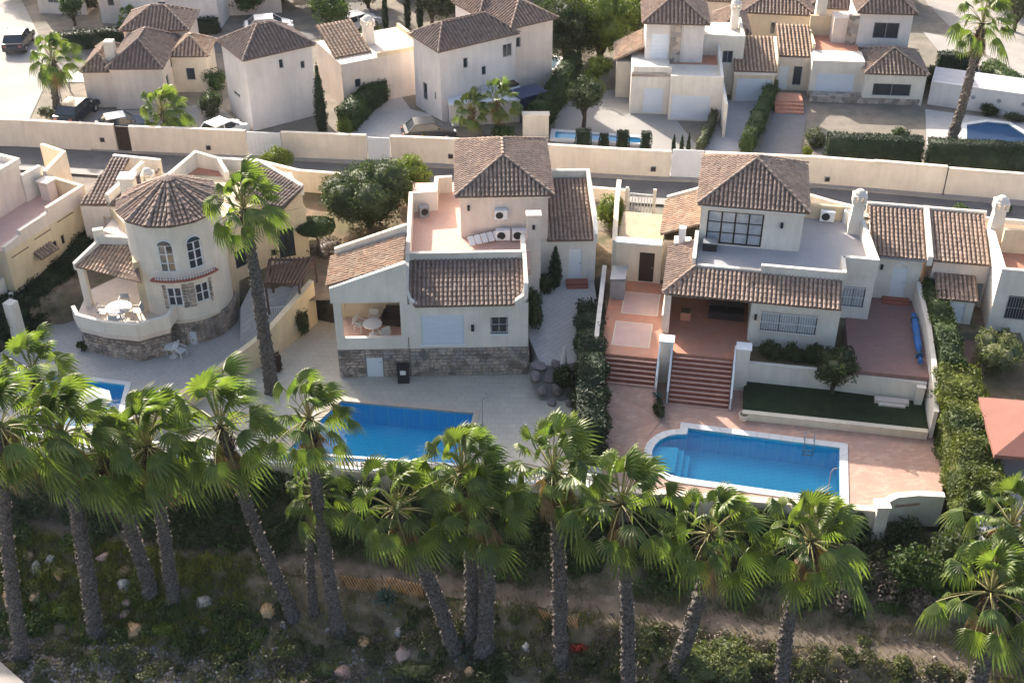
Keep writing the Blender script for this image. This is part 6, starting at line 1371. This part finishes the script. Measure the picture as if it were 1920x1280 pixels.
gb('rounded yellow-green shrub above the right parapet of the left villa', 520, 322, 1.3, .8, 2.0, L_LIME, n=4000, lobes=5); gb('yellow-green shrub growing between the middle villa wing and the annex', 1143, 425, .95, 1.1, 2.4, L_LIME, n=5000, lobes=5); gb('small round green tree by the road between the two right chimneys', 1800, 402, .6, .6, .9, L_MID, n=1200)
gb('tiny green plant behind the right-hand round-capped chimney', 1885, 398, .35, .35, .6, L_MID, n=400)
x, y = v2(12.5, 6.3); cypress('dark narrow shrub beside the white front door of the middle villa', x, y, 0, .42, 2.6, L_CYP, 2200)
bush('dark ivy-like shrubs along the right wall of the middle villa', *v2(11.1, 3.4), -.4, .55, 2.2, 1.6, L_DARK, n=3500, lobes=6); bush('dark shrub at the front door steps of the middle villa', *v2(11.9, 5.9), -.1, .7, .6, 1.2, L_DARK, n=1400)
bush('dark low shrub beside the stone steps right of the middle villa', *v2(12.5, -1.7), -1.5, .6, .8, 1.3, L_DARK, n=1600)
long_hedge('tall dark hedge between the middle villa deck and the entrance terrace', [(4.6, 60.5), (4.4, 57.5), (4.3, 54.5), (4.1, 51.5), (4.0, 48.6)], 1.45, DZ, [.3, .7, 1.0, .5, .3], L_CYP, 20000, .09, .2)
gb('bright yellow-green fern spilling over the dark hedge', 1096, 640, .55, .6, .6, L_LIME, .2, n=900)
hp = [h3(10.15, 6.3), h3(10.25, 2), h3(10.4, -1.5)]; long_hedge('tall dark green hedge along the white wall of the plum side yard', hp, 1.15, -.8, [1.7, 1.6, 1.3], L_HEDG, 12000, .085, .14)
long_hedge('wide yellow-green conifer hedge beside the brick pool terrace', [h3(10.6, -1.6), h3(10.75, -4), h3(10.9, -7), h3(11.1, -9.5), h3(11.2, -11)], 2.0, DZ-.3, [1.1, .9, .7, .3, .0], L_HEDY, 42000, .085, .18)
bush('dark shrub mass at the front end of the yellow-green hedge', *h3(10.8, -12.5), -3.4, 2.4, 1.6, 3.4, L_DARK, n=9000, size=.11, lobes=7)
bush('broad dark bush below the white corner pillar', *h3(8.6, -12.9), -4.8, 1.8, 1.3, 2.9, L_MID, n=6000, size=.1, lobes=6)
x, y = h3(4.5, -1.6); tree('dark small leafy tree standing on the lawn of the right villa', x, y, -1.5, 2.9, 1.35, L_DARK, n=5000, size=.08, trunk=.2)
for i, (a, lab) in enumerate(((1.0, 'dark shrub nearest the stairs under the barred window'), (2.2, 'dark shrub in the middle of the bed under the barred window'), (3.4, 'dark shrub at the right end of the bed under the barred window'))): bush(lab, *h3(a, -.35), -.4, .75, .6, 1.15, L_DARK, n=1800)
gb('spreading variegated shrub in the garden at the right edge', 1862, 690, 1.5, 1.5, 2.1, L_GREY, -.75, n=5200, lobes=7, thin=.1); gb('pale spiky shrub behind the variegated shrub at the right edge', 1885, 655, .7, .7, 1.2, L_GREY, -.75, n=1500)
long_hedge('broad dark hedge filling the gap between the long cream wall and the tower villa', GP2([(182, 492), (125, 545), (60, 590), (-10, 625)], DZ+.3), 2.3, DZ, [1.4, .6, .2, .1], L_CYP, 22000, .1, .2)
bush('dark hedge-like shrubs below the long cream wall at the left', *G(110, 560, -1.9), DZ, 1.1, 3.0, 1.5, L_CYP, n=6000, lobes=7); bush('dark planting at the left edge below the cream villa', *G(60, 610, -1.9), DZ, 1.3, 1.8, 1.3, L_CYP, n=4000, lobes=6)
bush('dark climbing shrub on the right face of the cream garden wall', *G(568, 610, -1.5), DZ, .5, 1.2, 2.0, L_DARK, n=2600, lobes=5); gb('red-brown potted shrub at the foot of the tall palm', 520, 695, .4, .4, 1.3, mat('bronze_leaves', (.06, .035, .03), .7, .3, 3), DZ, n=700)
gb('brown dry shrub on the earth bank between the two left villas', 610, 470, 1.2, 1.4, .7, L_BRUSH, .0, n=1500); gb('small palm-like shrub against the stone base of the left villa porch', 160, 655, .5, .4, .6, L_DARK, DZ, n=600); gb('dark plant at the stone base of the left villa porch', 205, 662, .5, .4, .6, L_DARK, DZ, n=600)
gb('small dark leafy plant in the roadside bed left of the pergola', 510, 480, .6, .5, .8, L_DARK, .3, n=700)
sheet('garden_bed', [(-12.6, 60.9), (-9.6, 61.1), (-6, 63.5), (-5.8, 70), (-12.5, 72)], .03, mat('sandy_soil', (.30, .22, .15), .95, .2, 1.3, .5, 25, (.2, .15, .1), .8))
sheet('roadside_yard', [(-13.2, 66.5), (-6, 66.5), (-6, 75), (-14.5, 75)], .06, GARDEN)

# rock garden right of middle villa
def boulder(label, x, y, z, r, m, seed, sq=.7, group=None):
    rng = random.Random(seed); V = []; nl, ns = 5, 8; pl = [(Vector((rng.gauss(0, 1), rng.gauss(0, 1), rng.gauss(0, 1))).normalized(), rng.uniform(.42, .72)) for _ in range(9)]
    for i in range(nl+1):
        for j in range(ns):
            t = math.pi*i/nl; p = 6.2832*j/ns; v = Vector((math.sin(t)*math.cos(p), math.sin(t)*math.sin(p), math.cos(t)))*(1+rng.uniform(-.08, .08) if 0 < i < nl else 1)
            for n, dd in pl:
                e = v.dot(n)-dd
                if e > 0: v = v-n*e*.9
            V.append((v.x*r*1.25, v.y*r*1.05, v.z*r*sq*1.3))
    F = [(i*ns+j, i*ns+(j+1) % ns, (i+1)*ns+(j+1) % ns, (i+1)*ns+j) for i in range(nl) for j in range(ns)]
    o = MB().add(V, F).build('boulder', m); o.location = (x, y, z+r*sq*.12); o.rotation_euler = (0, 0, rng.random()*6); return tag(o, label, 'boulder', group)
rk = [(11.2, -.7, .42, 'dark rock against the house corner at the top of the rock steps'), (12.1, -.6, .38, 'dark rock at the top middle of the rock steps'), (13.0, -.8, .36, 'dark rock at the top right of the rock steps'),
      (10.95, -1.4, .38, 'purplish rock at the left edge of the rock steps'), (11.8, -1.3, .44, 'large purplish rock in the middle of the rock steps'), (12.7, -1.6, .36, 'purplish rock left of the dark low shrub'),
      (11.3, -2.1, .36, 'grey rock low on the left of the rock steps'), (12.1, -2.2, .40, 'grey rock low in the middle of the rock steps'), (13.1, -2.5, .34, 'grey rock nearest the closed parasol'), (11.8, -2.9, .26, 'small pale rock at the foot of the rock steps'), (12.7, -3.0, .26, 'small grey rock at the lower right foot of the rock steps')]
RKM = mat('purplish_rock', (.25, .21, .21), .9, .3, 3, .8, 9, (.17, .145, .145), .9)
for i, (a, b, r, lab) in enumerate(rk): boulder(lab, *v2(a, b), DZ+max(0, (b+2.9)*.42)+.05, r, RKM, 40+i, .8)
mbp = MB(); q = [v2(10.7, -.4), v2(13.6, -.5), v2(13.4, -1.8), v2(12.4, -2.6), v2(11.2, -2.5), v2(10.8, -1.6)]; zq = [-.95, -.95, -1.5, -1.88, -1.88, -1.5]
mbp.add([(*p, z) for p, z in zip(q, zq)], [(5, 4, 3, 2, 1, 0)]); mbp.build('rock_bank', MORTAR, kind='structure')

# ---------------------------------------------------------------- big palm + foreground row
def gp_(label, bx, by, tx, ty, r=2.6, dy=0, **k):
    z = -6.0
    for _ in range(12): b = G(bx, by, z); z = terr(*b)
    b = G(bx, by, z); zt = HZ(b[0], b[1]+dy, ty); xt = XAT(b[1]+dy, zt, tx); return palm(label, (b[0], b[1], z), (xt, b[1]+dy, zt), r, **k)
b = G(510, 733, DZ); zt = HZ(b[0], b[1], 392); palm('tallest palm in front of the tower villa, standing on the pool deck', (*b, DZ), (XAT(b[1], zt, 458), b[1], zt), 2.35, tr=.27, dry=False, boots=.8)
b = G(85, 905, DZ); b = (b[0], b[1]+1.2); zt = HZ(*b, 700); palm('palm standing behind the foreground row at the far left', (*b, DZ), (XAT(b[1], zt, 64), b[1], zt), 2.2, tr=.18)
row = [((42, 1235), (0, 800), 2.5, 'leftmost foreground palm, its crown half cut by the frame'), ((180, 1188), (118, 815), 2.5, 'leaning foreground palm second from the left'), ((285, 1115), (190, 850), 2.2, 'strongly leaning foreground palm third from the left'),
       ((325, 1128), (278, 838), 2.6, 'thick-trunked foreground palm fourth from the left'), ((550, 1152), (415, 800), 2.6, 'long leaning palm left of the pale deck corner'), ((590, 1150), (588, 930), 1.7, 'low thin palm with bleached dry fronds'),
       ((635, 1185), (580, 785), 2.1, 'palm overlapping the left corner of the deep blue pool'), ((850, 1213), (742, 955), 2.5, 'palm leaning across the orange mesh fence'), ((883, 1193), (866, 885), 2.3, 'palm in front of the right end of the deep blue pool, slightly behind its twin'),
       ((906, 1215), (905, 950), 2.3, 'palm crossing in front of its twin at the picture centre'), ((1050, 1235), (1038, 885), 2.4, 'upright palm just left of the dark dividing hedge'), ((1178, 1290), (1166, 945), 2.6, 'upright palm with a white-flecked trunk left of the turquoise pool'),
       ((1265, 1252), (1332, 1000), 2.3, 'palm leaning right in front of the turquoise pool'), ((1465, 1290), (1520, 1015), 2.4, 'palm leaning right before the front corner of the brick terrace'), ((1822, 1300), (1858, 1110), 2.7, 'bright palm at the lower right corner'), ((1925, 1200), (1897, 985), 2.3, 'palm cut by the right edge above the lower right palm')]
for (bb, tt, r, lab) in row: gp_(lab, *bb, *tt, r*(1.12 if bb[0] < 560 else 1.03), group='palms in the foreground row', tr=.165 if r < 2 else random.uniform(.23, .29), yaw=random.uniform(-20, 20))

# ---------------------------------------------------------------- slope vegetation
def scatter_tufts(name, pts, m, blades, h, seed, kind='stuff', spread=.18):
    rng = np.random.default_rng(seed); Vs = []
    for (x, y, z, s) in pts:
        k = blades; a = rng.random(k)*6.28; l = h*s*(.5+.7*rng.random(k)); le = .25+.6*rng.random(k); d = np.stack([np.cos(a)*le, np.sin(a)*le, np.ones(k)], 1); d /= np.linalg.norm(d, axis=1)[:, None]
        b = np.stack([x+rng.normal(size=k)*spread*s, y+rng.normal(size=k)*spread*s, np.full(k, z-.03)], 1); sd = np.stack([-np.sin(a), np.cos(a), np.zeros(k)], 1)*.022*s
        mid = b+d*l[:, None]*.55; tip = b+d*l[:, None]; tip[:, 2] -= l*.18*le
        Vs.append(np.stack([b-sd, b+sd, mid+sd*.8, tip, mid-sd*.8], 1))
    V = np.concatenate(Vs).reshape(-1, 3); n = len(V)//5; i = np.arange(n)[:, None]*5; F = np.concatenate([i+np.array([[0, 1, 2, 2]]), i+np.array([[0, 2, 3, 4]])]); F = np.concatenate([i+np.array([[0, 1, 2]]), i+np.array([[0, 2, 3]]), i+np.array([[0, 3, 4]])])
    return link(name, npmesh(name, V, F, m), kind=kind)
rs = random.Random(21)
def slope_pts(n, x0, x1, d0, d1, s0=.6, s1=1.3, avoid=True):
    out = []
    while len(out) < n:
        x = rs.uniform(x0, x1); dp_ = 4.8+.085*x; d = rs.uniform(d0, d1)
        if avoid and abs(d-dp_) < .75 and rs.random() < .93: continue
        y = deck_front(x)-d; out.append((x, y, terr(x, y), rs.uniform(s0, s1)))
    return out
scatter_tufts('dry_grass', slope_pts(650, -27, -13, 3.6, 8.4), L_GRASS, 26, .42, 1); scatter_tufts('dry_grass', slope_pts(420, -13, 26, 5.5, 10.5), L_GRASS, 22, .32, 2)
scatter_tufts('ground_cover', slope_pts(2600, -28, 27, .6, 12, .6, 1.2), L_DGRASS, 20, .30, 3, spread=.3)
def clump_cloud(name, pts, m, per, size, seed, hs=.5):
    rng = np.random.default_rng(seed); C = []; Nn = []
    for (x, y, z, s) in pts:
        d = rng.normal(size=(per, 3)); d /= np.linalg.norm(d, axis=1)[:, None]; d[:, 2] = np.abs(d[:, 2]); C.append(np.array([x, y, z])+d*np.array([s, s, s*hs*1.6])*(.6+.4*rng.random(per))[:, None]); Nn.append(d+rng.normal(size=(per, 3))*.7)
    c = np.concatenate(C); n_ = np.concatenate(Nn); n_ /= np.linalg.norm(n_, axis=1)[:, None]; V, F = leaf_quads(rng, c, n_, size); return link(name, npmesh(name, V, F, m), kind='stuff')
clump_cloud('bank_shrubbery', slope_pts(280, -18, 26, .3, 3.2, .5, 1.1, False), L_DARK, 230, .10, 4, .75); clump_cloud('bank_shrubbery', slope_pts(110, -30, -14, .3, 3.0, .4, .9, False), L_OLIVE, 220, .10, 5, .6)
clump_cloud('slope_brush', slope_pts(150, -12, 26, 6.4, 11.5, .3, .7), L_BRUSH, 150, .07, 6, .5); clump_cloud('slope_brush', slope_pts(120, -28, 26, 6.2, 11.5, .25, .6), L_OLIVE, 150, .07, 7, .5); clump_cloud('bramble_thicket', slope_pts(22, 14, 20, 1.0, 4.2, .6, 1.0, False), L_BRUSH, 420, .09, 8, .8)
clump_cloud('yellow_ground_cover', slope_pts(70, -27, -15, 3.4, 6.6, .35, .7), L_GRASS, 170, .08, 9, .5)
# gravel at the foot of the slope
rng = np.random.default_rng(12); n = 9000; gx = rng.uniform(-30, -5, n); gd = 8.1+rng.random(n)*4.5+(gx+5)*-.01; gy = deck_front(gx)-gd; ok = gd > 8.2+np.sin(gx*1.3)*.3; gx, gy = gx[ok], gy[ok]
gz = np.array([terr(a, b) for a, b in zip(gx, gy)]); base = np.array([(1, 0, 0), (-1, 0, 0), (0, 1, 0), (0, -1, 0), (0, 0, 1), (0, 0, -1)], float); FT = np.array([(0, 2, 4), (2, 1, 4), (1, 3, 4), (3, 0, 4), (2, 0, 5), (1, 2, 5), (3, 1, 5), (0, 3, 5)])
s_ = (.035+.09*rng.random(len(gx))**2.2)[:, None, None]; V = base[None]*s_*(.6+.7*rng.random((len(gx), 6, 1)))+np.stack([gx, gy, gz+.03], 1)[:, None]
F = (FT[None]+(np.arange(len(gx))*6)[:, None, None]).reshape(-1, 3); link('gravel', npmesh('gravel', V.reshape(-1, 3), F, GRAV), kind='stuff')
n = 2600; gx = rng.uniform(-29, 27, n); gd = rng.uniform(5.5, 11.5, n); gy = deck_front(gx)-gd; gz = np.array([terr(a, b) for a, b in zip(gx, gy)]); s_ = (.02+.11*rng.random(n)**6)[:, None, None]; V = base[None]*s_*(.6+.7*rng.random((n, 6, 1)))+np.stack([gx, gy, gz+.03], 1)[:, None]
F = (FT[None]+(np.arange(n)*6)[:, None, None]).reshape(-1, 3); link('scattered_stones', npmesh('scattered_stones', V.reshape(-1, 3), F, GRAV), kind='stuff')
wp = []
for _ in range(300):
    x = rs.uniform(-30, 17.4); wp.append((x, deck_front(x)-rs.uniform(.5, 1.1), rs.uniform(-3.9, -2.25), rs.uniform(.35, .6)))
clump_cloud('wall_creepers', wp, L_DARK, 200, .09, 41, .75)
clump_cloud('mixed_undergrowth', slope_pts(150, -29, 26, .8, 4.6, .35, .8), L_MID, 190, .085, 51, .6); clump_cloud('mixed_undergrowth', slope_pts(110, -29, 26, 5.9, 11, .3, .6), mat('olive_green_leaves', (.12, .13, .05), .7, .3, 2, transl=.2, col2=(.09, .11, .04)), 170, .075, 52, .5)
# tufts creeping over both path edges, and denser brush lower down
ed = []
for _ in range(520):
    x = rs.uniform(-28, 27); sd = rs.choice((-1, 1)); d = 4.8+.085*x+sd*rs.uniform(.45, 1.3); y = deck_front(x)-d; ed.append((x, y, max(terr(x, y), -5.05), rs.uniform(.5, 1.1)))
scatter_tufts('path_edge_grass', ed, L_DGRASS, 24, .30, 31, spread=.25)
clump_cloud('slope_shrubs', slope_pts(130, -16, 26, 6.1, 11.5, .3, .7), L_DARK, 170, .08, 32, .6); clump_cloud('slope_shrubs', slope_pts(60, -28, -12, 6.2, 8.4, .3, .7), L_MID, 170, .08, 33, .55)
# boulders
def gz_(px, py):
    z = -6.0
    for _ in range(12): b = G(px, py, z); z = terr(*b)
    return (*G(px, py, z), z)
bl = [(70, 1065, .42, ROCKW, 'pale grey boulder between the two leftmost trunks'), (57, 1040, .36, ROCKO, 'ochre boulder above the pale grey one between the two leftmost trunks'), (95, 1050, .36, ROCKW, 'white-topped boulder at the centre of the rock heap on the left'), (113, 1075, .42, ROCKO, 'sandy boulder at the lower right of the left rock heap'),
      (20, 1120, .5, ROCKO, 'orange-brown boulder at the left edge'), (70, 1118, .46, ROCKO, 'orange boulder above the green patch at lower left'), (195, 1045, .40, ROCKP, 'pinkish boulder between the second and third trunks'), (232, 1070, .40, ROCKO, 'sunlit ochre boulder beside the third leaning trunk'),
      (232, 1100, .42, ROCKW, 'blue-grey boulder below the sunlit ochre one'), (238, 1130, .32, ROCKP, 'small pink-white rock under the third trunk'), (235, 1150, .3, ROCKP, 'mauve rock just above the large tan boulder'), (250, 1180, .58, ROCKO, 'large tan boulder near the gravel edge'),
      (383, 1130, .46, ROCKW, 'pale lumpy boulder alone between the fourth and fifth trunks'), (503, 1142, .42, ROCKO, 'orange rounded boulder beside the foot of the long leaning trunk'), (380, 1182, .3, ROCKW, 'flat grey stones below the lone pale boulder'), (530, 1175, .28, ROCKW, 'small pale rocks at the foot of the long leaning trunk'),
      (678, 1205, .36, ROCKO, 'tan boulder right of the pair of thin trunks'), (755, 1230, .44, ROCKP, 'pink flat boulder at the lower centre'), (645, 1262, .42, ROCKP, 'brown-pink boulder near the bottom edge'), (750, 1185, .3, ROCKW, 'grey slanted stone below the orange mesh'),
      (1032, 1250, .32, ROCKP, 'pale pink rock left of the red flowers'), (885, 1262, .34, ROCKO, 'reddish rock at the bottom under the twin palms'), (985, 1215, .28, ROCKW, 'small pale rock between the twin palms and the upright palm'), (615, 1182, .15, ROCKW, 'small white stone beside the pair of thin trunks')]
for i, (px, py, r, m, lab) in enumerate(bl): boulder(lab, *gz_(px, py), r, m, 100+i)
def gbz(label, px, py, rx, ry, h, m, **k): x, y, z = gz_(px, py); return bush(label, x, y, z, rx, ry, h, m, **k)
gbz('large yellow-green leafy shrub at the bottom edge right of centre', 1345, 1265, 1.9, 1.3, 1.7, L_GREY, n=9000, size=.085, lobes=8); gbz('bright yellow-green shrub below the fourth trunk', 308, 1185, .6, .5, .55, L_LIME, n=900, size=.07); gbz('low yellow-green shrub at the left under the leftmost trunks', 120, 1150, 1.2, .6, .5, L_LIME, n=1600, size=.07)
gbz('yellowish shrub at the bottom between the orange boulder and thin trunks', 610, 1262, .6, .4, .7, L_GREY, n=900, size=.07); gbz('yellow-green low shrub beneath the leaning mesh-fence palm', 775, 1262, 1.1, .6, .6, L_GREY, n=1600, size=.07); gbz('red flowering plant at the foot of the upright palms', 1085, 1222, .45, .35, .5, L_RED, n=260, size=.07, thin=0, core=0)
gbz('dark green shrub under the red flowering plant', 1100, 1240, .8, .5, .5, L_DARK, n=1000); gbz('rusty dry shrub at the foot of the long leaning trunk', 470, 905, .6, .5, .6, mat('rust_leaves', (.12, .05, .04), .8, .3, 3), n=600)
gbz('pale dry bush at the right of the bottom shrub', 1420, 1245, .8, .6, .8, L_GREY, n=1500, size=.07)
def agave(label, px, py, s=1.0):
    x, y, z = gz_(px, py); T = thing('agave', label, 'agave', (x, y, z)); rg = random.Random(px)
    for i in range(26):
        a = i*2.4; el = R(75-i*2.4); L = s*(.75+.25*rg.random()); d = Vector((math.cos(a)*math.cos(el), math.sin(a)*math.cos(el), math.sin(el))); sd = Vector((-math.sin(a), math.cos(a), 0)); up = sd.cross(d)*-1
        c = [Vector((0, 0, .05)), d*L*.4, d*L*.75-Vector((0, 0, .05*L)), d*L-Vector((0, 0, .14*L))]; w_ = [.05, .075, .05, .004]; V = []
        for p, q in zip(c, w_): V += [p-sd*q*s, p-up*.03*s, p+sd*q*s]
        F = [(k*3+j, k*3+j+1, k*3+j+4, k*3+j+3) for k in range(3) for j in range(2)]; MB().add(V, F).build('leaf', L_AGAVE, T)
agave('blue-green agave in front of the orange mesh fence', 725, 1125, 1.0); agave('dark agave low down beside the twin palms', 870, 1222, .9)
# orange mesh fence on the slope edge of the path
def mesh_fence(label, px0, px1, pyf, h=.9):
    p0, p1 = gz_(px0, pyf(px0)), gz_(px1, pyf(px1)); A, B = Vector(p0), Vector(p1); T = thing('mesh_fence', label, 'fence', p0); n = int((B-A).length/.16); OM = mat('orange_mesh_plastic', (.55, .30, .13), .7, .1, 3)
    at = lambda t: (lambda q: Vector((q[0], q[1], terr(q[0], q[1])))-A)(A.lerp(B, t))
    for k in range(n): 
        a = at(k/n); b = at(min(1, (k+2.2)/n)); MB().bar(a+Vector((0, 0, h)), b+Vector((0, 0, .02)), .022, r2=.01).build('mesh_strand', OM, T)
    for k in range(0, n+1, 3):
        a = at(k/n); b = at(max(0, (k-2.2)/n)); MB().bar(a+Vector((0, .03, h)), b+Vector((0, .03, .02)), .012, r2=.008).build('cross_strand', OM, T)
    m = max(2, int((B-A).length/1.8))
    for k in range(m+1): a = at(k/m); MB().box(a.x-.03, a.x+.03, a.y+.03, a.y+.09, a.z-.2, a.z+h+.1).build('post', BROWNW, T)
mesh_fence('orange plastic mesh fence beside the path, behind the blue-green agave', 642, 795, lambda x: 1102+(x-642)*.13); mesh_fence('short orange-green mesh fence beside the path near the upright palm', 1010, 1085, lambda x: 1160+(x-1010)*.25, .7)


bush('small dark shrub between the two flights of red steps', *h3(-4.78, -4.6), DZ, .35, .8, .8, L_DARK, n=900)
# submerged entry steps of the round-ended pool
for k in range(3):
    q = [pl3(-1.62+.32*k, .55+Da*.5-(.9-.0*k)), pl3(-1.62+.32*k, .55+Da*.5+.9), pl3(-.35, .55+Da*.5+1.05), pl3(-.35, .55+Da*.5-1.05)]
    q = [(a-c3.x, b-c3.y) for a, b in q]; MB().prism(q[::-1], -1.4, -.35-.28*k).build('pool_step', POOLT3, T3) if k == 0 else MB().prism([(a-c3.x, b-c3.y) for a, b in (pl3(-.35+.32*(k-1), .55+Da*.5-1.2), pl3(-.35+.32*(k-1), .55+Da*.5+1.2), pl3(-.03+.32*(k-1), .55+Da*.5+1.2), pl3(-.03+.32*(k-1), .55+Da*.5-1.2))][::-1], -1.4, -.35-.28*k).build('pool_step', POOLT3, T3)
# street pole, planting along the top edge
x, y = G(1765, BW(1765), 0); T = thing('utility_pole', 'thin dark pole standing against the right-hand street wall', 'pole', (x, y-.25, 0)); MB().tube([(0, 0, 0), (0, 0, 2.5)], .035, 8).build('pole', IRON, T); MB().lathe([(0, 0), (.09, 0), (.09, .12), (0, .12)], 8).build('base', GREYM, T)
for (px, py, h, r, m, lab) in ((40, -10, 4.0, 2.4, L_MID, 'green tree at the very top left corner'), (170, 20, 3.0, 1.6, L_OLIVE, 'olive tree left of the top-left white house'), (470, 25, 4.0, 2.2, L_MID, 'broad green tree at the top edge right of the low pinkish house'), (530, 5, 4.5, 2.8, L_OLIVE, 'dark olive tree at the top edge above the back street bend'),
                               (690, 15, 4.0, 2.2, L_OLIVE, 'olive tree at the top edge beside the leftmost slim cypress'), (860, 40, 4.5, 2.6, L_OLIVE, 'olive tree just above the long pale house roof'), (1690, 5, 3.6, 2.0, L_MID, 'green tree at the top edge beside the right-hand street'), (1880, 15, 4.5, 2.6, L_DARK, 'dark tree at the top right corner'),
                               (1740, 165, 1.8, 1.1, L_OLIVE, 'small olive shrub tree beside the two-storey white villa at the right')):
    x, y = G(px, py, 0); tree(lab, x, y, 0, h, r, m, n=6000, size=.13, trunk=.06, lobes=8, core=.72, thin=.1)
gb('low planting strip in front of the top-left white house', 300, 68, 2.2, .6, .9, L_DARK, n=1500, lobes=6); gb('green shrub at the corner of the bright concrete street', 95, 150, .8, .8, 1.2, L_MID, n=1200); gb('shrubs at the foot of the palm beside the bright street', 95, 222, .9, .6, 1.0, L_OLIVE, n=1200)
hz = MB().box(-310, 310, -80, 410, -9, 41).mesh('haze'); hm = bpy.data.materials.new('haze_air'); hm.use_nodes = True; ht = hm.node_tree; ht.nodes.clear()
pv = ht.nodes.new('ShaderNodeVolumePrincipled'); pv.inputs['Color'].default_value = (.93, .95, 1, 1); pv.inputs['Density'].default_value = .00007; pv.inputs['Anisotropy'].default_value = .2
ho = ht.nodes.new('ShaderNodeOutputMaterial'); ht.links.new(pv.outputs[0], ho.inputs['Volume']); hz.materials.append(hm); link('haze', hz, kind='stuff')

for (px, py, w_, d_, z_, rm, lab) in ((510, -30, 7, 5, 3.2, TILE, 'brown-roofed house half out of frame at the top, right of the top-left street bend'), (860, -45, 8, 5, 3.4, TILEO, 'orange-brown roofed house at the top edge behind the dark spreading tree'), (1500, -20, 7, 5, 3.3, TILE, 'brown-roofed house at the top edge between the two right-hand villas')):
    x, y = G(px, py, 0); Fh = frame(lab, x, y, 5); blk(Fh, 0, w_, 0, d_, z_, PINKW, {0: [(1, 1.8, 1, 2.1), (4, 5, 1, 2.1)]}, 1.4, rm, .25)
